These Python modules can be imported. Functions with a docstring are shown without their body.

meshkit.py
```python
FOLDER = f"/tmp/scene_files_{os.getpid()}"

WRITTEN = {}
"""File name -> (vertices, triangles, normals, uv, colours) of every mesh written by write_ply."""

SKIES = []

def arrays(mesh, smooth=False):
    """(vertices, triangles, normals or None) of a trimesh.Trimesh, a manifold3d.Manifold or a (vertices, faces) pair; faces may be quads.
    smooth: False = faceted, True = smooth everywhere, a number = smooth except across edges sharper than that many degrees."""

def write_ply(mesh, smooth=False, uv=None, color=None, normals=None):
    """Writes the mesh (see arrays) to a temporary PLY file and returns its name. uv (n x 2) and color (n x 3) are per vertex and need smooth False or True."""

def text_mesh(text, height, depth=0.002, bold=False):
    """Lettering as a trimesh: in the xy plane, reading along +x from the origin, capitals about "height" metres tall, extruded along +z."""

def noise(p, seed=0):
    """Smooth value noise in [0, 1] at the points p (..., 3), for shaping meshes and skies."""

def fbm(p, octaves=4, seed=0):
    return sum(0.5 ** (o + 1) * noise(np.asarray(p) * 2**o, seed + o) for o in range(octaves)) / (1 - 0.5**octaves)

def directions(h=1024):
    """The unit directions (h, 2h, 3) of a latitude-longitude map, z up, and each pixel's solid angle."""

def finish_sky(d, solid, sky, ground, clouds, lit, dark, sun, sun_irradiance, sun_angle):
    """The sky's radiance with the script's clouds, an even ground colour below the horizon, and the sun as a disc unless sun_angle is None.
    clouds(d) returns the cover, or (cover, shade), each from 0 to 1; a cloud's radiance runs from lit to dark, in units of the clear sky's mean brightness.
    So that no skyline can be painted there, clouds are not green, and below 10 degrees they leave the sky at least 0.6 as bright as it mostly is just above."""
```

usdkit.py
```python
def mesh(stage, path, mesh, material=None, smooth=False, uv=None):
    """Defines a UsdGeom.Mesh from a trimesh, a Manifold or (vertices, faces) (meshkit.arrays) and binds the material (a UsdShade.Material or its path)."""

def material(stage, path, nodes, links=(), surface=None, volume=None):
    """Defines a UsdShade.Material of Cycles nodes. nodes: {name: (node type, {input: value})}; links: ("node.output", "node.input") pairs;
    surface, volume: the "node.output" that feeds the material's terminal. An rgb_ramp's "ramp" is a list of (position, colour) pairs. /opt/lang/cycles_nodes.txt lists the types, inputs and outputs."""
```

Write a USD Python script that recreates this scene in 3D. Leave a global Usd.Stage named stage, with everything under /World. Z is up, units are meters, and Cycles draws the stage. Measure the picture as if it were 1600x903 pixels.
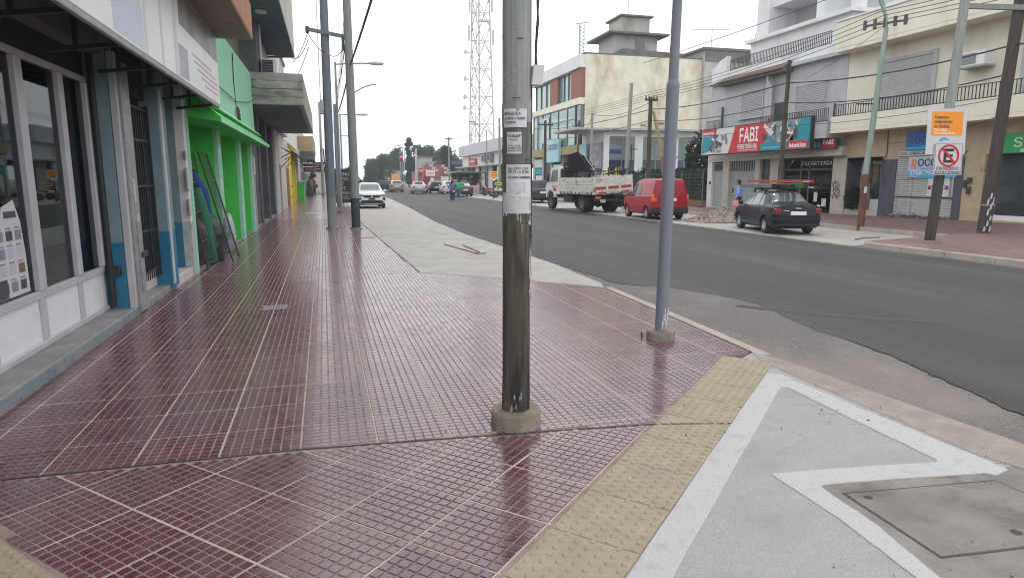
import math, random
import numpy as np, trimesh, manifold3d as mf
import usdkit, meshkit
from shapely.geometry import Polygon, LineString, Point, box as sbox
from shapely import affinity
from shapely.ops import unary_union
from pxr import Usd, UsdGeom, UsdLux, UsdShade, Gf, Sdf

# ------------------------------------------------------------------ camera, sky, sun, exposure
stage = Usd.Stage.CreateInMemory()
UsdGeom.SetStageUpAxis(stage, 'Z'); UsdGeom.SetStageMetersPerUnit(stage, 1.0)
UsdGeom.Xform.Define(stage, '/World'); UsdGeom.Scope.Define(stage, '/World/Looks')
EYE = np.array([0.0, 0.0, 1.75]); PITCH = math.radians(9.544); YAW = math.radians(15.56)
EXPOSURE = -0.02
SKY = 0.15
HAZE = 0.0008
SUN_EL, SUN_AZ = math.radians(58), math.radians(35)       # azimuth measured from +y towards +x
fwd = np.array([math.sin(YAW) * math.cos(PITCH), math.cos(YAW) * math.cos(PITCH), -math.sin(PITCH)])
rgt = np.array([math.cos(YAW), -math.sin(YAW), 0.0]); upv = np.cross(rgt, fwd)
cam = UsdGeom.Camera.Define(stage, '/World/camera')
mt = np.eye(4); mt[0, :3] = rgt; mt[1, :3] = upv; mt[2, :3] = -fwd; mt[3, :3] = EYE
cam.AddTransformOp().Set(Gf.Matrix4d(*mt.ravel().tolist()))
cam.CreateHorizontalApertureAttr(36.0); cam.CreateVerticalApertureAttr(36.0 * 577 / 1024)
cam.CreateFocalLengthAttr(22.95); cam.CreateExposureAttr(EXPOSURE)
cam.CreateClippingRangeAttr(Gf.Vec2f(0.05, 5000))
usdkit.material(stage, '/World/Looks/sky_air', {
    's': ('sky_texture', {'sky_type': 'single_scattering', 'sun_disc': False, 'sun_elevation': SUN_EL, 'sun_rotation': SUN_AZ, 'air_density': 1.0, 'aerosol_density': 2.0}),
    'tc': ('texture_coordinate', {}), 'mp': ('mapping', {'mapping_type': 'point', 'scale': (1.0, 1.0, 2.6)}),
    'n': ('noise_texture', {'scale': 2.2, 'detail': 6.0, 'roughness': 0.55}),
    'r': ('rgb_ramp', {'ramp': [(0.30, (0.86, 0.86, 0.86)), (0.62, (1, 1, 1))]}),
    'c': ('rgb_ramp', {'ramp': [(0.28, (6.3, 6.9, 7.5)), (0.55, (10.0, 10.1, 10.2))]}),
    'm': ('mix', {'mix_type': 'mix'}), 'b': ('background_shader', {'strength': SKY})},
    [('tc.generated', 'mp.vector'), ('mp.vector', 'n.vector'), ('n.fac', 'r.fac'), ('n.fac', 'c.fac'), ('r.color', 'm.fac'), ('s.color', 'm.color1'), ('c.color', 'm.color2'), ('m.color', 'b.color')], surface='b.background')
dome = UsdLux.DomeLight.Define(stage, '/World/sky')
UsdShade.MaterialBindingAPI.Apply(dome.GetPrim()).Bind(UsdShade.Material.Get(stage, '/World/Looks/sky_air'))
dome.GetPrim().SetCustomDataByKey('kind', 'structure')
sun = UsdLux.DistantLight.Define(stage, '/World/sun')
sun.CreateNormalizeAttr(True); sun.CreateIntensityAttr(0.22); sun.CreateAngleAttr(16.0); sun.CreateColorAttr(Gf.Vec3f(1, 0.96, 0.9))
sd = np.array([math.sin(SUN_AZ) * math.cos(SUN_EL), math.cos(SUN_AZ) * math.cos(SUN_EL), math.sin(SUN_EL)])
zx = sd; xx = np.cross([0, 0, 1.0], zx); xx /= np.linalg.norm(xx); yx = np.cross(zx, xx)
ms = np.eye(4); ms[0, :3] = xx; ms[1, :3] = yx; ms[2, :3] = zx
sun.AddTransformOp().Set(Gf.Matrix4d(*ms.ravel().tolist()))

# ------------------------------------------------------------------ helpers
rng = np.random.default_rng(7); random.seed(7)

class MB:
    """collects triangles of one mesh"""
    def __init__(s): s.v, s.f, s.n = [], [], 0
    def add(s, v, f):
        v = np.asarray(v, float); f = np.asarray(f, int)
        if f.ndim == 2 and f.shape[1] == 4: f = np.vstack([f[:, [0, 1, 2]], f[:, [0, 2, 3]]])
        s.v.append(v); s.f.append(f + s.n); s.n += len(v); return s
    def tm(s, m, T=None):
        if hasattr(m, 'to_mesh'):
            q = m.to_mesh(); v, f = np.array(q.vert_properties[:, :3]), np.array(q.tri_verts)
        else: v, f = np.array(m.vertices), np.array(m.faces)
        if T is not None: v = v @ T[:3, :3].T + T[:3, 3]
        return s.add(v, f)
    def box(s, x0, x1, y0, y1, z0, z1, bev=0.0):
        x0, x1 = min(x0, x1), max(x0, x1); y0, y1 = min(y0, y1), max(y0, y1); z0, z1 = min(z0, z1), max(z0, z1)
        if bev > 0:
            b = min(bev, (x1 - x0) * .45, (y1 - y0) * .45, (z1 - z0) * .45)
            p = []
            for sx in (0, 1):
                for sy in (0, 1):
                    for sz in (0, 1):
                        X, Y, Z = (x0, x1)[sx], (y0, y1)[sy], (z0, z1)[sz]
                        dx, dy, dz = (b, -b)[sx], (b, -b)[sy], (b, -b)[sz]
                        p += [(X + dx, Y + dy, Z), (X + dx, Y, Z + dz), (X, Y + dy, Z + dz)]
            return s.tm(mf.Manifold.hull_points(np.array(p)))
        v = [(x, y, z) for x in (x0, x1) for y in (y0, y1) for z in (z0, z1)]
        return s.add(v, [(0, 1, 3, 2), (4, 6, 7, 5), (0, 4, 5, 1), (2, 3, 7, 6), (0, 2, 6, 4), (1, 5, 7, 3)])
    def bar(s, a, b, w, h=None):
        """square bar from a to b"""
        h = h or w; a, b = np.array(a, float), np.array(b, float); d = b - a; L = np.linalg.norm(d); d /= L
        u = np.cross(d, [0, 0, 1.0] if abs(d[2]) < .95 else [0, 1.0, 0]); u /= np.linalg.norm(u); t = np.cross(u, d)
        v = [p + u * sx * w / 2 + t * sz * h / 2 for p in (a, b) for sx, sz in ((-1, -1), (1, -1), (1, 1), (-1, 1))]
        return s.add(v, [(0, 3, 2, 1), (4, 5, 6, 7), (0, 1, 5, 4), (1, 2, 6, 5), (2, 3, 7, 6), (3, 0, 4, 7)])
    def tube(s, pts, r, n=6):
        p = np.asarray(pts, float); m = len(p); r = np.broadcast_to(np.asarray(r, float), (m,))
        t = np.gradient(p, axis=0); t /= np.linalg.norm(t, axis=1, keepdims=True) + 1e-12
        ref = np.array([0, 0, 1.0]) if np.abs(t[:, 2]).mean() < .8 else np.array([1.0, 0, 0])
        a = np.cross(t, ref); a /= np.linalg.norm(a, axis=1, keepdims=True) + 1e-12; b = np.cross(t, a)
        g = np.arange(n) * 2 * np.pi / n
        v = p[:, None] + r[:, None, None] * (np.cos(g)[None, :, None] * a[:, None] + np.sin(g)[None, :, None] * b[:, None])
        f = []
        for i in range(m - 1):
            for j in range(n):
                k = (j + 1) % n; f.append((i * n + j, i * n + k, (i + 1) * n + k, (i + 1) * n + j))
        v = np.vstack([v.reshape(-1, 3), p[:1], p[-1:]]); c0, c1 = m * n, m * n + 1
        f = np.array(f); f = np.vstack([f[:, [0, 1, 2]], f[:, [0, 2, 3]]])
        caps = [(c0, (j + 1) % n, j) for j in range(n)] + [(c1, (m - 1) * n + j, (m - 1) * n + (j + 1) % n) for j in range(n)]
        return s.add(v, np.vstack([f, caps]))
    def lathe(s, prof, c=(0, 0, 0), n=24):
        """profile of (r, z) turned about the z axis through c"""
        prof = np.asarray(prof, float); m = len(prof); g = np.arange(n) * 2 * np.pi / n
        v = np.stack([prof[:, 0, None] * np.cos(g), prof[:, 0, None] * np.sin(g), np.repeat(prof[:, 1, None], n, 1)], -1).reshape(-1, 3) + np.asarray(c, float)
        f = [(i * n + j, i * n + (j + 1) % n, (i + 1) * n + (j + 1) % n, (i + 1) * n + j) for i in range(m - 1) for j in range(n)]
        return s.add(v, f)
    def prism(s, poly, z0, z1, plane='xy'):
        """polygon (list of 2-D points or shapely) extruded; plane xy: along z, yz: poly is (y, z) along x, xz: poly is (x, z) along y"""
        P = poly if hasattr(poly, 'geom_type') else Polygon(poly)
        if not P.is_valid: P = P.buffer(0)
        for g in getattr(P, 'geoms', [P]):
            if g.is_empty or g.geom_type != 'Polygon': continue
            m = trimesh.creation.extrude_polygon(g, z1 - z0, engine='earcut'); v = np.array(m.vertices); f = np.array(m.faces); v[:, 2] += z0
            if plane == 'yz': v = v[:, [2, 0, 1]]
            elif plane == 'xz': v = v[:, [0, 2, 1]]; f = f[:, ::-1]
            s.add(v, f)
        return s
    def text(s, txt, h, o, ex, ey, depth=.004, bold=False, w=None):
        """lettering with its lower left corner at o, reading along ex, upwards along ey"""
        m = meshkit.text_mesh(txt, h, depth, bold); v = np.array(m.vertices)
        if w: v[:, 0] *= w / max(v[:, 0].max(), 1e-6)
        ex, ey = np.array(ex, float), np.array(ey, float); ez = np.cross(ex, ey)
        return s.add(np.array(o, float) + v[:, :1] * ex + v[:, 1:2] * ey + v[:, 2:] * ez, np.array(m.faces))
    def quad(s, a, b, c, d): return s.add([a, b, c, d], [(0, 1, 2, 3)])
    def xf(s, T):
        T = np.asarray(T); s.v = [v @ T[:3, :3].T + T[:3, 3] for v in s.v]; return s
    def arr(s): return np.vstack(s.v), np.vstack(s.f)

def rotz(d, t=(0, 0, 0)):
    a = math.radians(d); T = np.eye(4); T[:2, :2] = [[math.cos(a), -math.sin(a)], [math.sin(a), math.cos(a)]]; T[:3, 3] = t; return T

used = {}
def numbered(path):
    k = used.get(path, -1) + 1; used[path] = k
    return path if k == 0 else f'{path}_{k:03d}'

def tag(p, label=None, cat=None, group=None, kind=None):
    p = p.GetPrim() if hasattr(p, 'GetPrim') else p
    for k, v in (('label', label), ('category', cat), ('group', group), ('kind', kind)):
        if v: p.SetCustomDataByKey(k, v)
    return p

class Thing:
    pass
def thing(name, label, cat, loc=(0, 0, 0), rot=0.0, group=None, local=False, kind=None):
    t = Thing(); t.path = numbered('/World/' + name); t.loc = np.array(loc, float); t.local = local
    x = UsdGeom.Xform.Define(stage, t.path); x.AddTranslateOp().Set(Gf.Vec3d(*map(float, loc)))
    if rot: x.AddRotateZOp().Set(float(rot))
    tag(x.GetPrim(), label, cat, group, kind); t.prim = x.GetPrim(); return t

def part(parent, name, mb, m, label=None, smooth=False, kind=None):
    """a mesh under a thing or under another part (sub-part); world coordinates unless the thing is local"""
    if not mb.v: return parent
    p = numbered(parent.path + '/' + name); v, f = mb.arr()
    if not parent.local: v = v - parent.loc
    g = usdkit.mesh(stage, p, (v, f), MATS[m], smooth=smooth)
    if label: g.GetPrim().SetCustomDataByKey('label', label)
    if kind: g.GetPrim().SetCustomDataByKey('kind', kind)
    t = Thing(); t.path = p; t.loc = parent.loc; t.local = parent.local; t.prim = g.GetPrim(); return t

def single(name, mb, m, label=None, cat=None, group=None, kind=None, smooth=False):
    p = numbered('/World/' + name); v, f = mb.arr()
    c = np.array([v[:, 0].mean(), v[:, 1].mean(), v[:, 2].min()]) if kind is None else np.zeros(3)
    g = usdkit.mesh(stage, p, (v - c, f), MATS[m], smooth=smooth)
    if kind is None: g.AddTranslateOp().Set(Gf.Vec3d(*map(float, c)))
    tag(g.GetPrim(), label, cat, group, kind)
    t = Thing(); t.path = p; t.loc = c; t.local = False; t.prim = g.GetPrim(); return t

# ------------------------------------------------------------------ materials
MATS = {}
def mat(name, c1, c2=None, scale=3.0, rough=.7, rough2=None, spec=.5, metal=0.0, bump=0.0, bscale=80.0, stretch=(1, 1, 1), lo=.35, hi=.65, c3=None, s3=.6, lo3=.55, hi3=.75, st3=(1, 1, 1), coat=0.0, emit=None, detail=5.0, rand=0.0, obj=False):
    """c1-c2 blotched by noise, c3 a second larger pattern (dirt, patches) over it"""
    n = {'p': ('principled_bsdf', {'base_color': c1, 'roughness': rough, 'specular_ior_level': spec, 'metallic': metal, 'coat_weight': coat, 'coat_roughness': .19 if name.startswith('tile') else .03})}
    L = []
    src = ('tc', 'texture_coordinate', 'object') if obj else ('g', 'geometry', 'position')
    n[src[0]] = (src[1], {}); P = f'{src[0]}.{src[2]}'
    col = None
    if c2 is not None:
        n['m1'] = ('mapping', {'mapping_type': 'point', 'scale': stretch}); n['n1'] = ('noise_texture', {'scale': scale, 'detail': detail, 'roughness': .6})
        n['r1'] = ('rgb_ramp', {'ramp': [(lo, c1), (hi, c2)]}); L += [(P, 'm1.vector'), ('m1.vector', 'n1.vector'), ('n1.fac', 'r1.fac')]; col = 'r1.color'
        if rough2 is not None:
            n['rr'] = ('map_range', {'from_min': lo, 'from_max': hi, 'to_min': rough, 'to_max': rough2, 'clamp': True}); L += [('n1.fac', 'rr.value'), ('rr.result', 'p.roughness')]
    if c3 is not None:
        n['m3'] = ('mapping', {'mapping_type': 'point', 'scale': st3, 'location': (3.1, 7.7, 1.3)}); n['n3'] = ('noise_texture', {'scale': s3, 'detail': 6.0, 'roughness': .62})
        n['r3'] = ('rgb_ramp', {'ramp': [(lo3, (0, 0, 0)), (hi3, (1, 1, 1))]}); n['x3'] = ('mix', {'mix_type': 'mix', 'color1': c1, 'color2': c3})
        L += [(P, 'm3.vector'), ('m3.vector', 'n3.vector'), ('n3.fac', 'r3.fac'), ('r3.color', 'x3.fac')]
        if col: L.append((col, 'x3.color1'))
        col = 'x3.color'
    if rand:
        n['oi'] = ('geometry', {}); n['rm'] = ('map_range', {'to_min': 1 - rand, 'to_max': 1 + rand}); n['hv'] = ('hsv', {'color': c1})
        L += [('oi.random_per_island', 'rm.value'), ('rm.result', 'hv.value')]
        if col: L.append((col, 'hv.color'))
        col = 'hv.color'
    if col: L.append((col, 'p.base_color'))
    if bump:
        n['nb'] = ('noise_texture', {'scale': bscale, 'detail': 4.0, 'roughness': .6}); n['b'] = ('bump', {'strength': min(1, bump), 'distance': .01})
        L += [(P, 'nb.vector'), ('nb.fac', 'b.height'), ('b.normal', 'p.normal')]
    if emit: n['p'][1]['emission_color'] = emit[:3]; n['p'][1]['emission_strength'] = emit[3]
    MATS[name] = usdkit.material(stage, '/World/Looks/' + name, n, L, surface='p.BSDF')

def pane(name, tint, refl=.08, dark=.0):
    """window pane: see-through with a mirror-like reflection"""
    MATS[name] = usdkit.material(stage, '/World/Looks/' + name, {
        'f': ('fresnel', {'IOR': 1.5}), 'mr': ('math', {'math_type': 'multiply_add', 'value2': .62, 'value3': refl, 'use_clamp': True}),
        't': ('transparent_bsdf', {'color': tint}), 'g': ('glossy_bsdf', {'color': (.9, .95, .96), 'roughness': .02}), 'm': ('mix_closure', {})},
        [('f.fac', 'mr.value1'), ('mr.value', 'm.fac'), ('t.BSDF', 'm.closure1'), ('g.BSDF', 'm.closure2')], surface='m.closure')

def leafmat(name, c1, c2):
    MATS[name] = usdkit.material(stage, '/World/Looks/' + name, {
        'g': ('geometry', {}), 'r': ('rgb_ramp', {'ramp': [(0, c1), (1, c2)]}), 'd': ('principled_bsdf', {'roughness': .6}), 't': ('translucent_bsdf', {}), 'm': ('mix_closure', {'fac': .25})},
        [('g.random_per_island', 'r.fac'), ('r.color', 'd.base_color'), ('r.color', 't.color'), ('d.BSDF', 'm.closure1'), ('t.BSDF', 'm.closure2')], surface='m.closure')

# ground materials
mat('tile_a', (.055, .017, .025), (.098, .036, .046), scale=9, rough=.12, rough2=.26, spec=1.0, coat=.55, bump=.03, bscale=60, c3=(.125, .068, .078), s3=.9, lo3=.5, hi3=.8)
mat('tile_b', (.044, .014, .022), (.080, .029, .039), scale=11, rough=.14, rough2=.30, spec=1.0, coat=.55, bump=.03, bscale=60, c3=(.115, .064, .074), s3=.8, lo3=.5, hi3=.8)
mat('tile_c', (.068, .021, .029), (.112, .044, .053), scale=8, rough=.11, rough2=.24, spec=1.0, coat=.55, bump=.03, bscale=60, c3=(.135, .074, .083), s3=1.1, lo3=.5, hi3=.8)
mat('grout', (.20, .14, .138), (.30, .225, .21), scale=5, rough=.9, bump=.3)
mat('joint', (.40, .32, .29), (.50, .42, .37), scale=5, rough=.9, bump=.3)
mat('tactile', (.29, .24, .165), (.35, .295, .215), scale=7, rough=.6, bump=.3, bscale=150, c3=(.29, .25, .19), s3=2.0)
mat('concrete', (.355, .335, .315), (.445, .425, .40), scale=1.6, rough=.85, bump=.5, bscale=60, c3=(.33, .30, .275), s3=.7)
mat('ramp_concrete', (.305, .29, .29), (.385, .37, .37), scale=75, rough=.85, bump=.4, bscale=90, c3=(.29, .275, .275), s3=2.2, lo3=.45, hi3=.8, st3=(1, 1.8, 1))
mat('old_concrete', (.185, .165, .155), (.27, .245, .225), scale=2.2, rough=.9, bump=.6, bscale=50, c3=(.12, .105, .10), s3=2.6, lo3=.5, hi3=.68)
mat('old_asphalt', (.105, .092, .095), (.195, .172, .168), scale=34, rough=.88, bump=.6, bscale=90, c3=(.24, .21, .19), s3=.7, lo3=.5, hi3=.72, st3=(1, .6, 1))
mat('asphalt', (.026, .025, .029), (.060, .057, .062), scale=38, rough=.68, spec=.40, bump=.6, bscale=110, lo=.3, hi=.7, c3=(.074, .071, .074), s3=.9, lo3=.46, hi3=.74, st3=(1, .07, 1))
mat('tyre_rub', (.036, .035, .038), (.05, .048, .05), scale=30, rough=.7)
mat('tar', (.018, .018, .02), (.03, .03, .032), scale=12, rough=.6, bump=.6, bscale=40)
mat('white_paint', (.42, .41, .41), (.49, .48, .48), scale=60, rough=.75, bump=.3, bscale=90, c3=(.36, .345, .345), s3=9, lo3=.56, hi3=.74, detail=8.0)
mat('dust', (.25, .22, .20), (.33, .295, .265), scale=4, rough=.95, bump=.4, c3=(.38, .34, .30), s3=2.2)
mat('pink_pavement', (.17, .10, .098), (.23, .145, .14), scale=4, rough=.7, bump=.3, c3=(.27, .20, .19), s3=.8)
mat('kerb', (.34, .30, .26), (.44, .40, .35), scale=2, rough=.9, bump=.4, c3=(.25, .22, .19), s3=1.5)
mat('soil', (.16, .09, .06), (.24, .14, .09), scale=4, rough=.95, bump=.8)
mat('earth', (.22, .20, .17), (.30, .27, .23), scale=.3, rough=.95)
mat('litter', (.03, .026, .022), (.10, .08, .06), scale=20, rough=.9)
mat('pebble', (.50, .48, .45), None, rough=.9)
mat('gravel', (.24, .20, .17), (.40, .35, .30), scale=30, rough=.95, bump=.6)
# buildings
W = dict(stretch=(1, 1, .18))
mat('teal_wall', (.16, .235, .255), (.20, .28, .30), scale=5, rough=.75, bump=.3, bscale=50)
mat('blue_dado', (.012, .135, .24), (.02, .165, .28), scale=5, rough=.6, bump=.3, bscale=50)
mat('white_alu', (.43, .415, .435), (.50, .485, .505), scale=4, rough=.4)
mat('white_panel', (.70, .69, .71), (.76, .75, .77), scale=4, rough=.45)
mat('plinth_grey', (.20, .19, .195), (.28, .27, .275), scale=4, rough=.8, bump=.4)
mat('plinth_blue', (.12, .20, .245), (.19, .235, .26), scale=7, rough=.85, bump=.6, c3=(.26, .25, .24), s3=4, lo3=.42, hi3=.62)
mat('black_metal', (.012, .013, .016), (.02, .021, .024), scale=8, rough=.5)
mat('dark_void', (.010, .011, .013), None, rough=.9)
mat('navy_sheet', (.015, .022, .035), (.024, .032, .048), scale=3, rough=.6)
mat('dim_beam', (.10, .10, .088), (.15, .145, .13), scale=2, rough=.9, bump=.3)
mat('galv', (.25, .25, .26), (.36, .36, .37), scale=9, rough=.5, metal=.4)
mat('wood_door', (.13, .05, .018), (.2, .085, .03), scale=3, rough=.5, stretch=(8, 8, .6))
mat('green_wall', (.045, .50, .055), (.06, .56, .07), scale=4, rough=.65, bump=.3, bscale=40, c3=(.08, .46, .11), s3=1.2)
mat('green_pale', (.24, .56, .36), (.30, .61, .42), scale=3, rough=.75, bump=.4, bscale=30, c3=(.38, .60, .46), s3=1.5, lo3=.55, hi3=.7)
mat('ochre_slab', (.33, .15, .085), (.42, .21, .12), scale=3, rough=.85, bump=.3)
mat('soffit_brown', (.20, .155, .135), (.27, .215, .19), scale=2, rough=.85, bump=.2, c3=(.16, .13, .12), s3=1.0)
mat('sign_white', (.70, .69, .68), (.78, .78, .78), scale=.8, rough=.35, c3=(.6, .6, .62), s3=.9, **{})
mat('raw_concrete', (.27, .265, .23), (.40, .39, .34), scale=2.5, rough=.9, bump=.6, bscale=30, stretch=(1, 1, 2.5), c3=(.12, .12, .11), s3=1.6, lo3=.5, hi3=.72, st3=(1, 1, 1.6))
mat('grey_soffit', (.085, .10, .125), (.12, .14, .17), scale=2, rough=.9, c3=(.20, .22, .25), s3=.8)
mat('dark_grey_wall', (.075, .078, .085), (.11, .112, .12), scale=3, rough=.8, bump=.3)
mat('pale_wall', (.47, .43, .40), (.56, .52, .48), scale=2, rough=.85, bump=.3, c3=(.36, .33, .30), s3=1.2, st3=(1, 1, .3))
mat('brick_red', (.21, .10, .065), (.29, .15, .10), scale=8, rough=.9, bump=.6)
mat('yellow_paint', (.62, .47, .03), (.70, .55, .05), scale=3, rough=.6)
mat('tan_wall', (.33, .26, .13), (.42, .34, .19), scale=2, rough=.9, bump=.3)
mat('purple_banner', (.035, .018, .03), (.05, .028, .042), scale=3, rough=.5)
mat('cream', (.69, .645, .54), (.75, .71, .61), scale=1.6, rough=.85, bump=.25, bscale=40, c3=(.56, .50, .40), s3=.6, st3=(1, 1, .35))
mat('tan_base', (.40, .32, .215), (.47, .38, .265), scale=3, rough=.85, bump=.4, bscale=60)
mat('slate_dado', (.062, .064, .085), (.085, .088, .11), scale=5, rough=.7, bump=.3)
mat('grey_wall', (.40, .405, .43), (.47, .475, .50), scale=1.5, rough=.85, bump=.25, bscale=40, c3=(.35, .355, .38), s3=.7, st3=(1, 1, .3))
mat('white_wall', (.62, .62, .63), (.70, .70, .71), scale=1.5, rough=.85, bump=.2, c3=(.52, .52, .53), s3=.8, st3=(1, 1, .25))
mat('party_wall', (.62, .57, .45), (.74, .70, .59), scale=.9, rough=.9, bump=.4, bscale=25, c3=(.33, .29, .17), s3=.45, lo3=.52, hi3=.75, st3=(1, 1, .45))
mat('stain_wall', (.34, .32, .30), (.45, .43, .40), scale=1.2, rough=.9, bump=.4, c3=(.20, .185, .165), s3=.7, st3=(1, 1, .4))
mat('dark_cap', (.11, .105, .105), (.18, .17, .165), scale=1.5, rough=.9)
mat('shutter_grey', (.42, .42, .435), (.48, .48, .495), scale=3, rough=.55)
mat('shutter_dim', (.30, .295, .28), (.37, .36, .345), scale=5, rough=.6, c3=(.22, .19, .16), s3=2)
mat('slot_dark', (.05, .05, .055), None, rough=.8)
mat('garage_metal', (.26, .30, .30), (.31, .35, .35), scale=3, rough=.5)
mat('iron', (.03, .028, .026), (.05, .045, .04), scale=9, rough=.6)
mat('roof_tile', (.13, .085, .075), (.19, .12, .10), scale=6, rough=.8, bump=.5)
mat('pier_stone', (.40, .37, .32), (.47, .44, .385), scale=3, rough=.8, bump=.2)
mat('red_panel', (.24, .085, .065), (.29, .11, .085), scale=2, rough=.7)
mat('olive_band', (.27, .245, .10), (.33, .30, .13), scale=2, rough=.7)
mat('frame_green', (.10, .16, .15), None, rough=.4, metal=.2)
mat('curtain', (.40, .37, .29), (.52, .49, .40), scale=6, rough=.9, stretch=(6, 6, .2))
mat('navy_panel', (.012, .022, .09), (.018, .03, .115), scale=3, rough=.35)
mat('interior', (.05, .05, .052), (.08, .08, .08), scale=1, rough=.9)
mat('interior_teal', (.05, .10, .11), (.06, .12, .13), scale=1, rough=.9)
mat('glass_teal', (.10, .17, .16), (.17, .25, .24), scale=.7, rough=.12, spec=.9, coat=.5)
mat('glass_dark', (.016, .02, .024), (.03, .035, .04), scale=.6, rough=.06, spec=.9, coat=.6)
pane('clear_glass', (.86, .88, .88), .0); pane('window_glass', (.22, .26, .275), .02); pane('shop_glass', (.30, .32, .32), .0)
# print colours
for n, c in dict(red=(.52, .012, .022), deep_red=(.30, .01, .03), white=(.78, .78, .78), offwhite=(.62, .60, .60), black=(.012, .012, .014), teal_print=(.0, .24, .32), grey_print=(.22, .23, .24), dark_print=(.045, .05, .055), orange=(.86, .29, .015), sky_print=(.05, .36, .62), blue_print=(.008, .16, .52), royal=(.02, .04, .17), orange_print=(.75, .20, .04), green_print=(.02, .33, .10), paleblue_print=(.32, .56, .62), paper=(.58, .57, .585), paper_grey=(.5, .49, .5), ink=(.05, .05, .055), pink_print=(.60, .42, .42), blue_pale=(.46, .50, .62), brown_print=(.15, .10, .05), yellow_print=(.75, .58, .03), maroon=(.20, .012, .04)).items():
    mat(n, c, None, rough=.45)
mat('olive_print', (.07, .07, .058), (.30, .28, .24), scale=2.2, rough=.4, lo=.3, hi=.7, stretch=(1, 1, .5))
mat('scrap_dim', (.24, .23, .225), (.36, .35, .345), scale=40, rough=.8)
mat('sign_pink', (.60, .52, .53), None, rough=.4)
mat('sign_blue', (.52, .55, .64), None, rough=.4)
mat('worn_white', (.60, .58, .54), (.70, .68, .64), scale=4, rough=.6, c3=(.24, .13, .07), s3=3.6, lo3=.54, hi3=.70)
mat('faded_red', (.26, .075, .075), (.34, .12, .12), scale=3, rough=.8, c3=(.36, .22, .21), s3=2)
mat('wood_pole_mid', (.085, .085, .08), (.145, .145, .137), scale=5, rough=.85, stretch=(9, 9, .35), bump=.6, bscale=40, c3=(.24, .24, .23), s3=5, st3=(2, 2, .6), lo3=.55, hi3=.7)
mat('worn_red', (.38, .02, .025), (.45, .05, .05), scale=6, rough=.6, c3=(.5, .42, .4), s3=4, lo3=.6, hi3=.7)
# vehicles, poles, plants, people
mat('paint_navy', (.004, .006, .013), None, rough=.32, spec=.3, coat=.22)
mat('paint_red', (.29, .004, .017), None, rough=.3, spec=.4, coat=.35)
mat('paint_white', (.68, .69, .70), None, rough=.3, coat=.7)
mat('paint_silver', (.42, .39, .36), None, rough=.32, metal=.4, coat=.6)
mat('paint_gold', (.30, .26, .22), None, rough=.32, metal=.4, coat=.6)
mat('paint_grey', (.022, .025, .034), None, rough=.32, coat=.3)
mat('plastic', (.016, .016, .018), None, rough=.6)
mat('rubber', (.012, .012, .012), (.022, .021, .02), scale=20, rough=.85)
mat('rim', (.50, .50, .51), None, rough=.35, metal=.7)
mat('rim_dark', (.08, .08, .085), (.14, .13, .12), scale=9, rough=.6)
mat('car_glass', (.014, .017, .02), None, rough=.06, spec=.5)
mat('car_glass_light', (.10, .12, .125), (.16, .18, .185), scale=3, rough=.06, spec=.7, coat=.3)
mat('lamp_red', (.16, .008, .01), None, rough=.15, coat=1.0)
mat('lamp_clear', (.55, .56, .56), None, rough=.12, coat=1.0)
mat('lamp_grey', (.20, .21, .22), None, rough=.15, coat=.6)
mat('lamp_lit', (.6, .02, .03), None, rough=.3, emit=(1, .05, .09, 2.2))
mat('lamp_amber', (.7, .13, .03), None, rough=.2, emit=(1, .12, .06, .15))
mat('chrome', (.62, .62, .63), None, rough=.2, metal=.9)
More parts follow.
